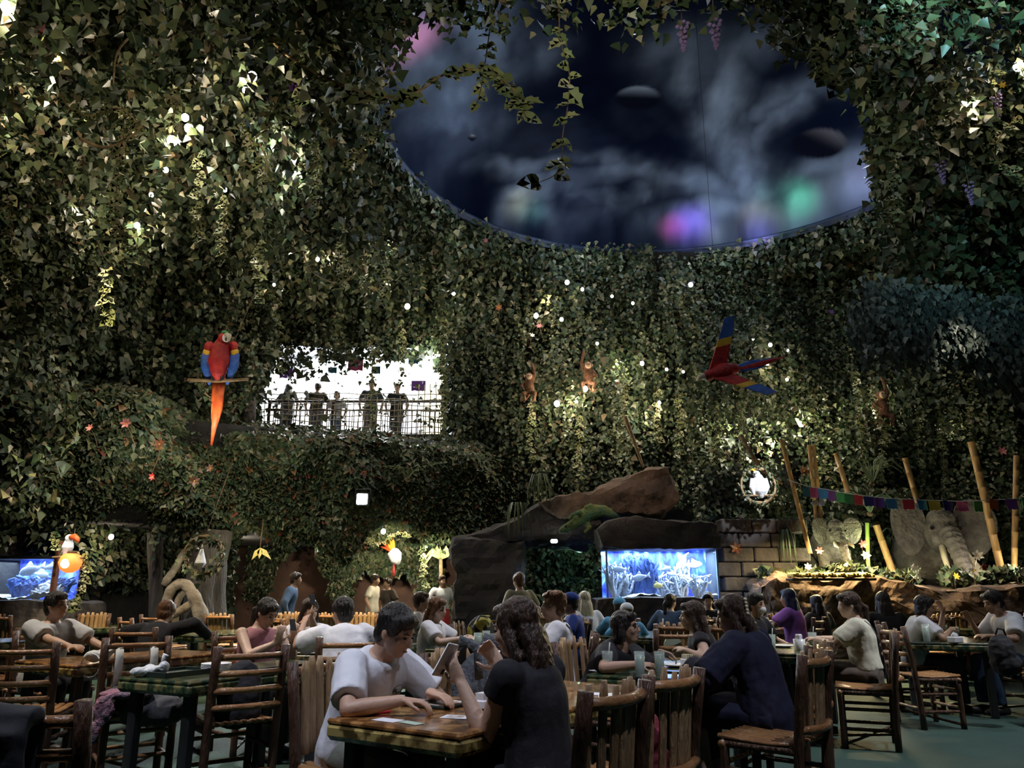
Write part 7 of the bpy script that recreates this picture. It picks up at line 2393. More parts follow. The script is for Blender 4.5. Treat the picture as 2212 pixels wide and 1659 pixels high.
# black bag on the big ladder-back chair
cb = CHO[6]
Rz = Matrix.Rotation(cb.rotation_euler.z, 3, 'Z')
o = lump_bag('black_bag', cb.location + Rz @ Vector((0.02, -0.06, 0.62)), [((0, 0, 0), (0.15, 0.09, 0.17)), ((0.02, 0.02, 0.10), (0.13, 0.08, 0.12)), ((0, 0.0, -0.1), (0.16, 0.1, 0.10))], C_BLACK, 'black bag propped inside the big ladder-back chair', 'bag')
o.rotation_euler.z = cb.rotation_euler.z
# grey backpack on the chair right of the foreground man
cb = CHO[9]
Rz = Matrix.Rotation(cb.rotation_euler.z, 3, 'Z')
M_PACK = pm('grey_backpack_cloth', (0.09, 0.10, 0.11), (0.05, 0.055, 0.065), 8, 0.8, 0.5, 40)
o = empty('backpack', cb.location + Rz @ Vector((0.02, -0.04, 0.49)), cb.rotation_euler.z, 'grey backpack with padded straps on the chair beside the foreground man', 'backpack', scale=1.12)
mb = MB()
mb.ell((0, 0, 0.2), (0.17, 0.11, 0.22))
mb.box((0, 0.0, 0.16), (0.30, 0.20, 0.30), ch=0.05)
remesh(mb.build('pack_body', M_PACK, o), 0.014, 3, 0.02, 0.1)
MB().ell((0, 0.11, 0.13), (0.12, 0.05, 0.11)).build('front_pocket', C_DENIM, o)
for sx in (-1, 1):
    MB().tube([(sx * 0.08, -0.06, 0.36), (sx * 0.1, -0.03, 0.47), (sx * 0.12, 0.07, 0.44), (sx * 0.14, 0.10, 0.30)], [(0.012, 0.034)] * 4, 8).build('shoulder_strap', M_PACK, o)
MB().tube([(-0.04, -0.08, 0.40), (0.0, -0.08, 0.45), (0.04, -0.08, 0.40)], 0.01, 6).build('grab_handle', C_BLACK, o)
# yellow backpack on a chair behind
o = empty('backpack', Wf(1040, 1372, 6.6), 0.3, 'yellow and black backpack leaning on a chair by the pale green drinks', 'backpack')
M_YB = pm('yellow_black_pack', (0.50, 0.46, 0.10), (0.03, 0.03, 0.03), 9, 0.7, contrast=(0.45, 0.5))
mb = MB()
mb.ell((0, 0, 0.0), (0.17, 0.10, 0.21))
remesh(mb.build('pack_body', M_YB, o), 0.014, 2, 0.02, 0.1)
MB().tube([(-0.14, -0.08, -0.1), (-0.13, -0.12, 0.08), (-0.05, -0.1, 0.2), (0.06, -0.1, 0.2)], [(0.01, 0.03)] * 4, 8).build('shoulder_strap', M_YB, o)
chair('slat', (Wd(1040, 1372, 6.65).x, 6.62), (0.85, -0.2), 'slat-back chair carrying the yellow and black backpack')
# black bag on the far right chair
p = Wf(2165, 1410, 6.05)
o = lump_bag('black_backpack', p, [((0, 0, 0), (0.13, 0.11, 0.18)), ((0.02, 0, -0.1), (0.15, 0.12, 0.12))], C_BLACK, 'round black backpack on the chair at the far right', 'backpack')
MB().tube([(-0.05, -0.02, 0.17), (-0.03, -0.03, 0.23), (0.03, -0.03, 0.22), (0.05, -0.02, 0.16)], 0.01, 6).build('grab_handle', C_BLACK, o)
# jacket on the bottom left chair
p = ctop(60, 1540)
o = empty('jacket', (p.x - 0.02, p.y + 0.02, FZ + 0.03), 0.08, 'dark grey jacket draped over the chair in the bottom left corner', 'jacket')
mb = MB()
mb.tube([(-0.30, 0, 0.86), (-0.1, -0.01, 0.885), (0.05, -0.01, 0.88)], [(0.035, 0.05)] * 3, 10)
mb.box((-0.15, -0.05, 0.56), (0.40, 0.07, 0.62), ch=0.03)
mb.box((-0.15, 0.06, 0.66), (0.38, 0.05, 0.42), ch=0.02)
remesh(mb.build('cloth', C_DGREY, o), 0.014, 3, 0.04, 0.12)
# red patterned bag between the two slat-back chairs
p = Wf(1388, 1600, 2.75)
o = lump_bag('red_bag', p, [((0, 0, 0), (0.10, 0.07, 0.13)), ((0.02, 0, -0.1), (0.11, 0.08, 0.10))], pm('dark_red_pattern', (0.16, 0.015, 0.02), (0.35, 0.06, 0.10), 16, 0.8), 'dark red patterned bag hanging between the two slat-back chairs', 'bag', 0.01)
MB().tube([(-0.04, 0, 0.1), (0, 0.02, 0.26), (0.05, 0, 0.1)], 0.008, 6).build('handle', C_BLACK, o)
# T5 far right table
for px, py, lab, liq, h in [(2003, 1388, 'tall clear tumbler on a round tray at the far right table', M_LIQG, 0.19), (2042, 1376, 'iced brown drink in the middle of the far right table', M_LIQB, 0.14), (2066, 1374, 'small glass in front of the leaning man at the far right', M_LIQG, 0.11)]:
    x, y = gp(px, py)
    tumbler(x, y, lab, h, 0.04, liq)
x, y = gp(2064, 1388)
o = empty('tissue_box', (x, y, TZ), 0.3, 'white tissue box on the far right table', 'tissue box')
MB().box((0, 0, 0.03), (0.13, 0.10, 0.06), ch=0.008).build('box', M_PAPER, o, smooth=False)
mb = MB()
mb.ell((0, 0, 0.07), (0.04, 0.03, 0.035))
remesh(mb.build('tissue', M_PAPER, o), 0.008, 1, 0.02, 0.03)
x, y = gp(1995, 1390)
o = empty('round_tray', (x, y, TZ), 0, 'round dark tray under the tall tumbler at the far right table', 'tray')
MB().lathe([(0.15, 0), (0.16, 0.012), (0.155, 0.012), (0.145, 0.004), (0.001, 0.004)], n=28, cap=False).build('disc', M_COVER, o)
# T7, T8 clutter
x, y = gp(1728, 1405)
o = empty('paper_cup', (x, y, TZ), 0, 'white cup stuffed with napkins beside the woman in the cream blouse', 'cup')
MB().lathe([(0.045, 0), (0.055, 0.10), (0.05, 0.10), (0.04, 0.01), (0.001, 0.01)], n=18, cap=False).build('cup', M_PORC, o)
MB().box((0, 0, 0.10), (0.06, 0.05, 0.09), 0.5, ch=0.01).build('napkin', M_PAPER, o, smooth=False)
for px, py, lab, st in [(1668, 1404, 'glass with a straw just right of the navy-dressed woman\'s hair', True), (1757, 1398, 'pale tumbler with a straw beside the woman in the cream blouse', True)]:
    x, y = gp(px, py)
    tumbler(x, y, lab, 0.14, 0.042, M_LIQG, 0.6, st)
x, y = gp(1690, 1398)
plate(x, y, 'white plate with leftovers behind the navy-dressed woman', 0.11)
x, y = gp(1650, 1338)
o = empty('tissue_box', (Wd(1655, 1328, 11.9).x, 11.9, TZ), 0.2, 'white tissue box on the table of the person in violet', 'tissue box')
MB().box((0, 0, 0.06), (0.18, 0.12, 0.12), ch=0.01).build('box', M_PAPER, o, smooth=False)
MB().ell((0, 0, 0.13), (0.04, 0.02, 0.03)).build('tissue', M_PAPER, o)
x, y = gp(1432, 1372)
o = empty('paper_cup', (x, y, TZ), 0, 'white tub with a straw on the table behind the woman in glasses', 'cup')
MB().lathe([(0.05, 0), (0.055, 0.12), (0.05, 0.12), (0.045, 0.01), (0.001, 0.01)], n=18, cap=False).build('cup', M_PORC, o)
MB().tube([(0, 0, 0.02), (0.01, 0, 0.2)], 0.005, 6).build('straw', M_STRAW, o)
x, y = gp(1470, 1372)
plate(x, y, 'flat white plate right of the white tub', 0.11)
p = Wf(1455, 1420, 5.6)
o = empty('rounded_board', p, 0.1, 'pale green rounded board leaning on a chair behind the tumblers', 'board')
ol = [(-0.085, -0.20), (0.085, -0.20)] + [(0.085 * math.cos(a * 0.3142), 0.10 + 0.085 * math.sin(a * 0.3142)) for a in range(11)]
MB().plate(ol, 0.015, Matrix.Rotation(math.pi / 2, 3, 'X')).build('panel', M_PAPERG, o, smooth=False)
chair('ladder', (p.x, p.y + 0.26), (-0.2, 1.0), scaled=True, label='ladder-back chair with the pale green rounded board against it')
# phones held far back
for p, lab in [(Vector((-1.37, 5.03, 0.985)), 'phone held by the woman in the mauve pink top'), (Vector((-1.35, 5.40, 1.18)), 'raised phone above the man in white seen from behind'), (Vector((2.36, 9.95, 0.98)), 'lit phone held by the pony-tailed visitor')]:
    f = SF(p.y)
    p = Vector((p.x * f, p.y * f, p.z + FZ + 0.03))
    o = empty('phone', p, 0.6, lab, 'phone', scale=0.8)
    o.rotation_euler = (math.radians(70), 0, 0.8)
    MB().box((0, 0, 0), (0.066, 0.12, 0.009), ch=0.003).build('case', M_BLACK, o, smooth=False)
    MB().box((0, 0, 0.0052), (0.058, 0.112, 0.001)).build('screen', M_SCREEN if 'lit' in lab else M_BLACK, o, smooth=False)
# ================================================================== HANGING VINES, TWIGS, FLOWERS
def vleaf_mat(name, cols):
    m, nt, b = _nodes(name)
    oi = nt.nodes.new('ShaderNodeObjectInfo')
    cr = nt.nodes.new('ShaderNodeValToRGB')
    e = cr.color_ramp.elements
    e[0].color = (*cols[0], 1)
    e[1].color = (*cols[-1], 1)
    for i, c in enumerate(cols[1:-1]):
        k = e.new((i + 1) / (len(cols) - 1))
        k.color = (*c, 1)
    nt.links.new(oi.outputs['Random'], cr.inputs['Fac'])
    nz = nt.nodes.new('ShaderNodeTexNoise')
    nz.inputs['Scale'].default_value = 14
    tc = nt.nodes.new('ShaderNodeTexCoord')
    nt.links.new(tc.outputs['Object'], nz.inputs['Vector'])
    mx = nt.nodes.new('ShaderNodeMix')
    mx.data_type = 'RGBA'
    mx.blend_type = 'MULTIPLY'
    mx.inputs['Factor'].default_value = 0.6
    nt.links.new(cr.outputs['Color'], mx.inputs['A'])
    nt.links.new(nz.outputs['Fac'], mx.inputs['B'])
    nt.links.new(mx.outputs['Result'], b.inputs['Base Color'])
    b.inputs['Roughness'].default_value = 0.4
    return m


M_VL = vleaf_mat('variegated_vine_leaf', [(0.16, 0.22, 0.07), (0.34, 0.38, 0.15), (0.10, 0.16, 0.06), (0.50, 0.50, 0.28), (0.22, 0.26, 0.10)])


def big_leaf(w, pts):
    """heart-shaped leaf, 24 triangles with a folded midrib"""
    mb = MB()
    out = [(x * w, y) for x, y in pts]
    n = len(out)
    mid = [(0, 0.06), (0, 0.35), (0, 0.7)]
    vs = [(x, y, 0.10 * abs(x) / w - 0.10 * y * y) for x, y in out] + [(0, y, -0.03 - 0.10 * y * y) for _, y in mid]
    fs = []
    for k in range(n):
        k2 = (k + 1) % n
        ym = (out[k][1] + out[k2][1]) / 2
        c = n + (0 if ym < 0.25 else (1 if ym < 0.6 else 2))
        fs.append((k, k2, c))
    fs += [(n, n + 1, 3), (n, n + 1, n - 3), (n + 1, n + 2, 5), (n + 1, n + 2, n - 5)]
    return mb.add(vs, fs).mesh('leaf', M_VL)


HEART = [(0, 0.0), (0.22, -0.06), (0.42, 0.05), (0.46, 0.25), (0.38, 0.48), (0.22, 0.74), (0, 1.0), (-0.22, 0.74), (-0.38, 0.48), (-0.46, 0.25), (-0.42, 0.05), (-0.22, -0.06)]
VLEAF = [big_leaf(1.0, HEART), big_leaf(0.72, HEART), big_leaf(0.9, [(0, 0), (0.3, -0.1), (0.5, 0.1), (0.34, 0.3), (0.44, 0.5), (0.2, 0.62), (0, 1.0), (-0.2, 0.62), (-0.44, 0.5), (-0.34, 0.3), (-0.5, 0.1), (-0.3, -0.1)])]


def vine(label, pts, leaf, n, stem=0.007, seed=0, name='hanging_vine', kinds=(0, 1, 2), stemmat=None):
    """pts: (px, py, depth); a stem with single leaves as parts"""
    rs = random.Random(seed)
    P = [Wd(*p) for p in pts]
    o = empty(name, P[0], 0, label, 'vine' if name == 'hanging_vine' else 'branch')
    path = [p - P[0] for p in P]
    for _ in range(2):
        q = [path[0]]
        for i in range(len(path) - 1):
            q += [path[i].lerp(path[i + 1], 0.25), path[i].lerp(path[i + 1], 0.75)]
        path = q + [path[-1]]
    MB().tube(path, [stem * (1.0 - 0.5 * i / len(path)) for i in range(len(path))], 6).build('stem', stemmat or M_STEM, o)
    L = [0.0]
    for a, b in zip(path[:-1], path[1:]):
        L.append(L[-1] + (b - a).length)
    n = max(8, int(n * 0.72))
    for k in range(n):
        t = L[-1] * (k + rs.random()) / n
        i = max(j for j in range(len(L)) if L[j] <= t + 1e-9)
        i = min(i, len(path) - 2)
        p = path[i].lerp(path[i + 1], (t - L[i]) / max(1e-6, L[i + 1] - L[i]))
        y = Vector(((-1) ** k * rs.uniform(0.35, 1.1), rs.uniform(-0.6, 0.15), -0.55 + rs.uniform(-0.45, 0.45))).normalized()
        z = Vector((rs.uniform(-0.6, 0.6), -1.0, rs.uniform(-0.2, 0.6)))
        z = (z - y * z.dot(y)).normalized()
        M = Matrix((y.cross(z), y, z)).transposed().to_4x4()
        s = leaf * rs.uniform(0.75, 1.35)
        l = obj('leaf', VLEAF[rs.choice(kinds)], o)
        l.matrix_local = Matrix.Translation(p) @ M @ Matrix.Scale(s, 4)
    return o


D0 = 6.25
vine('long leafy vine hanging free in front of the painted dome', [(1212, -180, D0), (1206, 60, D0), (1215, 110, D0), (1232, 150, D0), (1228, 230, D0), (1214, 290, D0), (1216, 345, D0), (1204, 378, D0), (1160, 396, D0)], 0.16, 40, seed=1)
vine('pale leafy vine hanging at the upper right of the dome', [(1768, -150, 6.4), (1764, 40, 6.4), (1776, 100, 6.4), (1772, 150, 6.4), (1790, 165, 6.4), (1818, 196, 6.4)], 0.16, 34, seed=2)
vine('short vine at the top right edge of the dome', [(1650, -120, 6.6), (1652, 40, 6.6), (1690, 80, 6.6), (1702, 140, 6.6)], 0.10, 26, seed=3)
vine('leafy branch reaching across the left part of the dome', [(560, 60, 8.6), (640, 140, 8.4), (760, 195, 8.2), (860, 216, 8.1), (905, 200, 8), (955, 158, 8), (1035, 146, 7.9), (1085, 170, 7.9), (1150, 232, 7.8)], 0.23, 56, 0.022, 4, 'leafy_branch', stemmat=M_TWIG)
vine('leafy twig hanging down through the branch across the dome', [(1075, -150, 7.9), (1062, 40, 7.9), (1050, 120, 7.9), (1040, 190, 7.9), (1030, 225, 7.9)], 0.15, 40, 0.01, 5)
vine('drooping tip of the branch over the dark part of the dome', [(1052, 140, 7.9), (1110, 200, 7.85), (1140, 260, 7.8)], 0.17, 16, 0.01, 6)
vine('small sprig at the left edge of the dome', [(850, 220, 9), (830, 270, 9), (790, 310, 9), (735, 360, 9)], 0.15, 22, 0.008, 7)
vine('leafy vine hanging left of the branch across the dome', [(850, -150, 8.8), (846, 60, 8.8), (842, 140, 8.8), (836, 190, 8.8)], 0.13, 26, 0.008, 8)
vine('large-leaved vine at the top left of the dome', [(596, -150, 9.2), (605, 30, 9.2), (640, 100, 9.2), (660, 180, 9.2), (640, 240, 9.2)], 0.21, 26, 0.01, 9, kinds=(0, 1))
vine('brightly lit pale vine in the left ivy', [(270, 230, 9.1), (262, 330, 9.1), (252, 400, 9.1), (246, 470, 9.1), (262, 520, 9.1), (300, 540, 9.1)], 0.13, 48, 0.009, 10)
vine('looping vine with round leaves in the left ivy', [(130, 200, 8.9), (150, 240, 8.9), (205, 255, 8.9), (255, 225, 8.9), (305, 270, 8.9), (260, 300, 8.9), (255, 350, 8.9)], 0.14, 44, 0.014, 11, stemmat=M_TWIG)
vine('vine beside the bright bulb pair in the left ivy', [(385, 60, 9.3), (388, 160, 9.3), (380, 220, 9.3), (372, 290, 9.3)], 0.13, 30, 0.008, 12)
vine('lit vine with white leaves right of the bright bulb pair', [(525, 200, 9.3), (530, 250, 9.3), (536, 300, 9.3), (555, 330, 9.3), (575, 400, 9.3)], 0.13, 26, 0.009, 13, stemmat=M_TWIG)
vine('trailing vine lit yellow above the balcony', [(815, 400, 13.4), (818, 470, 13.4), (830, 520, 13.4), (836, 600, 13.4), (826, 650, 13.4)], 0.15, 36, 0.008, 14)
vine('thin vine trailing over the left of the balcony opening', [(600, 690, 16.4), (606, 740, 16.4), (602, 800, 16.4)], 0.13, 24, 0.007, 15)
vine('vine trailing over the middle of the balcony opening', [(866, 690, 16.6), (872, 760, 16.6), (864, 830, 16.6)], 0.13, 24, 0.007, 16)
vine('vine crossing the railing of the balcony', [(800, 720, 16.6), (806, 800, 16.6), (800, 880, 16.6), (812, 920, 16.6)], 0.13, 30, 0.007, 17)
vine('thick vine curtain at the right end of the balcony', [(960, 690, 16.4), (952, 770, 16.4), (962, 850, 16.4), (955, 920, 16.4)], 0.14, 44, 0.007, 18)
vine('long lit vine above the baby elephant', [(1848, 800, 15.6), (1852, 880, 15.6), (1862, 960, 15.6), (1868, 1020, 15.6), (1880, 1080, 15.6)], 0.12, 48, 0.007, 19)
vine('lit vine right of the monkey in the ivy above the baby elephant', [(1880, 830, 15.7), (1890, 880, 15.7), (1905, 930, 15.7)], 0.11, 22, 0.007, 20)
vine('trailing vine between the two elephants', [(1915, 920, 15.5), (1902, 980, 15.5), (1905, 1050, 15.5)], 0.12, 28, 0.007, 21)
vine('vine hanging above the large elephant', [(1985, 900, 15.5), (1982, 980, 15.5), (1995, 1040, 15.5), (2008, 1080, 15.5)], 0.12, 34, 0.007, 22)
vine('long vine hanging right above the large elephant\'s ear', [(2030, 890, 15.5), (2035, 960, 15.5), (2042, 1010, 15.5), (2036, 1075, 15.5)], 0.12, 36, 0.007, 23)
vine('bright vine at the lit patch left of the cockatoo', [(1690, 830, 15.5), (1702, 900, 15.5), (1698, 960, 15.5)], 0.12, 30, 0.007, 24)
vine('lit vine in the warm patch below the flying macaw', [(1345, 810, 15.9), (1352, 860, 15.9), (1340, 920, 15.9), (1348, 980, 15.9)], 0.12, 34, 0.007, 25)
vine('vine hanging beside the hanging monkey', [(1420, 840, 15.9), (1418, 900, 15.9), (1424, 960, 15.9)], 0.12, 26, 0.007, 26)
vine('vine hanging in the canopy at the top right corner', [(2015, -80, 9), (2008, 40, 9), (1995, 110, 9), (2005, 165, 9)], 0.16, 30, 0.012, 27, stemmat=M_TWIG)
vine('white-lit vine at the top right corner', [(2120, -40, 9.2), (2130, 60, 9.2), (2145, 110, 9.2), (2150, 180, 9.2)], 0.13, 28, 0.008, 28)
vine('curling vine in the canopy at the right edge', [(2200, 250, 9.2), (2160, 290, 9.2), (2140, 340, 9.2), (2190, 370, 9.2), (2215, 400, 9.2)], 0.13, 30, 0.010, 29, stemmat=M_TWIG)
vine('vine hanging in the dark ivy right of the dome', [(1935, 330, 9.4), (1928, 420, 9.4), (1940, 480, 9.4)], 0.12, 20, 0.007, 30)
vine('vine curtain hanging above the cockatoo', [(1545, 880, 15.8), (1550, 940, 15.8), (1540, 1010, 15.8)], 0.12, 34, 0.007, 31)
vine('vine hanging in the ivy left of the scarlet macaw', [(235, 580, 10.5), (228, 640, 10.5), (236, 700, 10.5)], 0.14, 24, 0.007, 32)
vine('vine hanging at the left edge of the picture', [(15, 420, 9.1), (30, 520, 9.1), (22, 620, 9.1), (50, 700, 9.1)], 0.15, 40, 0.009, 33)
vine('leafy sprays around the orange lantern', [(110, 1150, 11.9), (140, 1200, 11.9), (170, 1190, 11.9), (190, 1230, 11.9), (170, 1290, 11.9), (160, 1320, 11.9)], 0.11, 40, 0.008, 34)
vine('pale vine on the ring under the mezzanine', [(790, 1162, 15.2), (812, 1176, 15.2), (838, 1166, 15.2), (860, 1146, 15.2), (890, 1160, 15.2)], 0.09, 26, 0.010, 35, stemmat=M_TWIG)
vine('lit vine on the corner right of the bird ornament', [(905, 1165, 16.4), (915, 1210, 16.4), (918, 1260, 16.4), (915, 1310, 16.4)], 0.12, 30, 0.008, 36)
for k, (px, y0, y1, d, lab) in enumerate([
        (430, 330, 520, 10.4, 'vine hanging in the ivy between the left bulbs and the dome'), (480, 420, 560, 10.8, 'thin vine below the lone bulb left of the dome'), (680, 300, 460, 10.8, 'vine hanging in the dark ivy at the dome edge'), (735, 480, 620, 12.0, 'vine hanging above the middle of the balcony'),
        (560, 520, 660, 11.8, 'vine hanging above the perched macaw'), (1065, 560, 700, 16.6, 'vine hanging by the orange lily'), (1150, 860, 1000, 16.2, 'vine below the monkey near the balcony corner'), (1250, 900, 1040, 16.2, 'vine in the warm patch above the rock ledge'),
        (1465, 850, 990, 16.2, 'vine hanging below the beak of the flying macaw'), (1600, 880, 1000, 16.0, 'vine hanging left of the brightest lit ivy'), (1760, 850, 960, 16.0, 'vine hanging above the bamboo pair'), (2100, 860, 980, 15.8, 'vine hanging above the thick slanting bamboo')]):
    vine(lab, [(px, y0, d), (px + 8 * math.sin(k), (y0 * 2 + y1) / 3, d), (px - 8 * math.cos(k), (y0 + 2 * y1) / 3, d), (px + 5, y1, d)], 0.125, 26, 0.007, 60 + k)

# bare twigs
for k, (pts, r, lab) in enumerate([
        ([(295, -20, 8.5), (318, 60, 8.5), (312, 100, 8.5), (330, 95, 8.5)], 0.022, 'bare twig dropping from the top edge at the left'), ([(335, -10, 8.5), (310, 35, 8.5), (305, 62, 8.5), (250, 105, 8.5), (245, 180, 8.5)], 0.020, 'forked bare twig beside the top left edge'),
        ([(175, 300, 8.9), (230, 325, 8.9), (285, 295, 8.9), (310, 272, 8.9), (290, 262, 8.9)], 0.024, 'thick bare twig curling in the left ivy'), ([(262, 295, 8.9), (272, 325, 8.9), (250, 355, 8.9)], 0.018, 'short bent twig under the curling one'),
        ([(560, 310, 9.3), (580, 350, 9.3), (572, 405, 9.3)], 0.012, 'thin hooked twig right of the lone bulb'), ([(210, 520, 9.1), (225, 560, 9.1), (260, 590, 9.1)], 0.012, 'thin twig trailing below the pale vine at the left'),
        ([(1750, -10, 6.6), (1800, 15, 6.6), (1860, 0, 6.6)], 0.014, 'bare twig along the top edge right of the dome vines'), ([(1625, 985, 14.1), (1650, 1020, 14.1), (1690, 1045, 14.1)], 0.05, 'thick pale branch lit white above the cockatoo'),
        ([(1600, 940, 14.2), (1625, 985, 14.1), (1660, 1030, 14.1)], 0.04, 'pale slanting branch in the brightest lit ivy'), ([(655, 545, 11.5), (668, 590, 11.5), (740, 620, 13), (790, 560, 13)], 0.012, 'thin looping twig above the balcony'),
        ([(1350, 900, 15.2), (1372, 960, 15.2), (1390, 1010, 15.2)], 0.05, 'brown branch stump in the warm lit ivy')]):
    P = [Wd(*p) for p in pts]
    o = empty('bare_twig', P[0], 0, lab, 'twig')
    path = [p - P[0] for p in P]
    for _ in range(2):
        q = [path[0]]
        for i in range(len(path) - 1):
            q += [path[i].lerp(path[i + 1], 0.25), path[i].lerp(path[i + 1], 0.75)]
        path = q + [path[-1]]
    MB().tube(path, [r * (1 - 0.6 * i / len(path)) for i in range(len(path))], 7).build('stem', M_TWIG, o)
    mid = path[len(path) // 2]
    MB().tube([mid, mid + Vector((0.08, -0.05, -0.06)), mid + Vector((0.16, -0.06, -0.02))], [r * 0.5, r * 0.4, r * 0.15], 6).build('side_shoot', M_TWIG, o)

# flowers
FCOL = {n: pm('petal_' + n, c, tuple(x * 0.7 for x in c), 20, 0.5) for n, c in (('orange', (0.60, 0.22, 0.10)), ('pink', (0.55, 0.18, 0.22)), ('red', (0.35, 0.03, 0.035)), ('purple', (0.25, 0.10, 0.40)), ('white', (0.78, 0.74, 0.66)), ('yellow', (0.75, 0.50, 0.06)), ('rust', (0.20, 0.07, 0.035)), ('violet', (0.5, 0.12, 0.6)))}
PET = {}
for n, m in FCOL.items():
    PET[n] = MB().plate([(0, 0), (0.22, 0.3), (0.2, 0.65), (0, 1.0), (-0.2, 0.65), (-0.22, 0.3)], 0.05).mesh('petal', m, False)
CORE = MB().ell((0, 0, 0), 0.18, seg=8, ring=6).mesh('flower_centre', FCOL['yellow'])


def flower(px, py, col, r, label, off=1.1, d=None):
    if d is None:
        p, nn = hit_shell(px, py, 0)
        rr_ = ray(px, py)
        p = Vector((0, 0, CAM_Z)) + rr_ * (p.y / rr_.y - off)
    else:
        p = Wd(px, py, d)
    o = empty('flower', p, 0, label, 'flower', 'artificial flowers in the ivy', r * (0.72 if d is None else 0.85))
    o.rotation_euler = (math.radians(80) + rnd.uniform(-0.3, 0.3), rnd.uniform(-0.4, 0.4), rnd.uniform(-0.3, 0.3))
    for k in range(6):
        obj('petal', PET[col], o, (0, 0, 0.05 * (k % 2)), (0.35, 0, k * math.pi / 3 + 0.2))
    obj('flower_centre', CORE, o)
    MB().tube([(0, 0, 0), (0, -1.2, -1.5), (0, -3.5, -2.5)], 0.06, 5).build('stalk', M_STEM, o)


for px, py, c, r, lab in [(1078, 665, 'orange', 0.13, 'orange star lily on the wall right of the balcony'), (1165, 705, 'pink', 0.11, 'pink orchid beside the two bulbs on the back wall'), (1150, 725, 'white', 0.09, 'pale orchid just under the pink one'), (770, 410, 'red', 0.13, 'red flower at the left dome edge'),
                          (830, 525, 'pink', 0.13, 'pink blossom on the lit vine above the balcony'), (635, 192, 'purple', 0.14, 'dusky purple flower left of the leafy branch'), (272, 915, 'pink', 0.13, 'bright pink flower left of the macaw tail'), (195, 925, 'pink', 0.10, 'smaller pink flower at the left of the ledge'),
                          (580, 715, 'violet', 0.13, 'violet flower right of the perched macaw'), (550, 740, 'white', 0.12, 'white flower at the ring of the perched macaw'), (95, 70, 'pink', 0.16, 'pink lily lit in the top left corner'), (200, 85, 'rust', 0.14, 'coral flower near the top left corner'),
                          (15, 120, 'yellow', 0.2, 'yellow blossom at the left edge near the top'), (125, 130, 'yellow', 0.10, 'small yellow flower in the left ivy'), (410, 175, 'orange', 0.10, 'orange flower above the bright bulb pair'), (382, 200, 'rust', 0.12, 'coral flower next to the bright bulb pair'),
                          (550, 320, 'rust', 0.16, 'rust-coloured flower cluster on the lit vine in the left ivy'), (345, 960, 'rust', 0.15, 'rust flower in the ledge above the white bird, upper one'), (330, 1030, 'red', 0.10, 'small red flower in the ledge'), (420, 1040, 'rust', 0.15, 'rust flower in the ledge left of the square floodlight'),
                          (455, 1012, 'rust', 0.12, 'orange brown flower on the ledge below the macaw tail'), (1880, 80, 'red', 0.12, 'red flower at the top edge of the canopy'), (1880, 75, 'orange', 0.07, 'tiny orange flower in the canopy'), (2090, 350, 'red', 0.11, 'red flower in the canopy at the right'), (2060, 395, 'yellow', 0.10, 'yellow flower in the canopy at the right'),
                          (2165, 185, 'yellow', 0.09, 'yellow orange flower near the right edge'), (1795, 675, 'purple', 0.11, 'dim purple flower above the tail of the macaw'), (2165, 975, 'pink', 0.15, 'pink hibiscus above the slanting bamboo'), (1335, 830, 'rust', 0.09, 'coral flower in the warm patch'), (2190, 735, 'violet', 0.11, 'violet flower beside the grey moss'),
                          (300, 62, 'red', 0.09, 'small red flower beside the forked twig'), (900, 545, 'pink', 0.09, 'dim pink flower under the dome rim, left one'), (1050, 520, 'pink', 0.09, 'dim pink flower under the dome rim, right one')]:
    flower(px, py, c, r, lab)
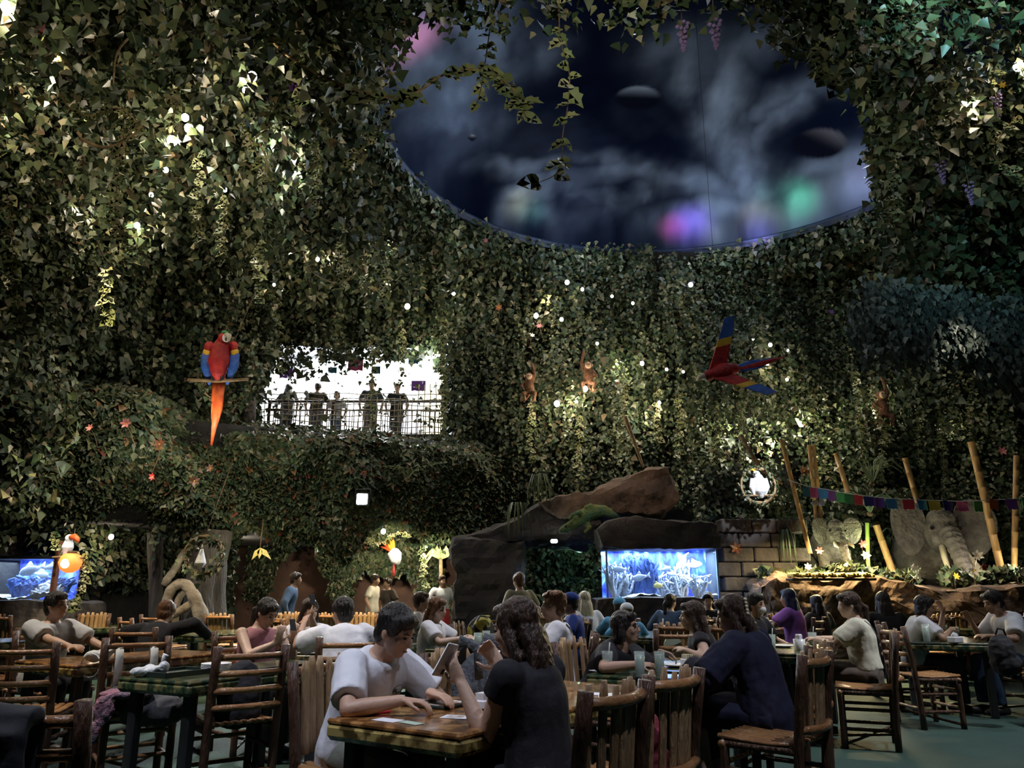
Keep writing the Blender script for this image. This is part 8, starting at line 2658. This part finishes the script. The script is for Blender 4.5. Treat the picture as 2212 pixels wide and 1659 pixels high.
for px, py, c, r, d, lab in [(1770, 1190, 'red', 0.09, 13.4, 'red flower left of the baby elephant'), (1745, 1225, 'white', 0.09, 13.3, 'white flower on the planter left of the baby elephant'), (1864, 1175, 'pink', 0.10, 13.5, 'pink flower right of the baby elephant'), (1870, 1200, 'white', 0.11, 13.4, 'white lily right of the baby elephant'),
                             (1985, 1240, 'white', 0.13, 13.1, 'large white lily under the large elephant\'s left tusk'), (1972, 1228, 'white', 0.10, 13.2, 'smaller white lily beside the large one under the tusk'), (2112, 1200, 'white', 0.12, 13.3, 'tall white lily right of the large elephant'), (2125, 1225, 'red', 0.08, 13.2, 'red flower right of the large elephant'),
                             (2105, 1232, 'white', 0.14, 13.2, 'white lily cluster right of the large elephant\'s trunk'), (2205, 1235, 'white', 0.12, 13.2, 'white lily at the right edge of the planter'), (2065, 1245, 'yellow', 0.08, 13.1, 'small yellow flower beside the trunk of the large elephant'), (1736, 1017, 'rust', 0.14, 14.2, 'rust flower beside the bamboo pair'), (1590, 1185, 'rust', 0.15, 14.0, 'dim orange flower on the stone block wall')]:
    flower(px, py, c, r, lab, d=d)
# wisteria clusters
M_WIS = pm('dusky_wisteria', (0.16, 0.10, 0.24), (0.26, 0.18, 0.36), 30, 0.7)
for k, (px, py, d, lab) in enumerate([(1545, 70, 6.5, 'purple wisteria cluster hanging at the top of the dome'), (1915, 150, 9.2, 'dim wisteria cluster in the canopy beside the dome'), (2155, 225, 9.2, 'wisteria cluster near the right edge'), (2035, 370, 9.4, 'pale wisteria cluster under the blue bulb'), (2095, 415, 9.4, 'wisteria cluster low in the canopy'), (1475, 75, 6.6, 'small dusky wisteria cluster left of the purple one')]):
    o = empty('wisteria_cluster', Wd(px, py, d), 0, lab, 'flower', 'wisteria clusters')
    mb = MB()
    for j in range(26):
        t = j / 26
        a = j * 2.4
        mb.ell((0.06 * (1 - t) * math.cos(a), 0.06 * (1 - t) * math.sin(a), 0.14 - 0.34 * t), (0.022, 0.022, 0.018), seg=7, ring=5)
    b = mb.build('blossoms', M_WIS, o)
    b['kind'] = 'stuff'
    MB().tube([(0, 0, 2.6 if d < 7 else 0.4), (0, 0, -0.2)], 0.005, 5).build('stem', M_STEM, o)
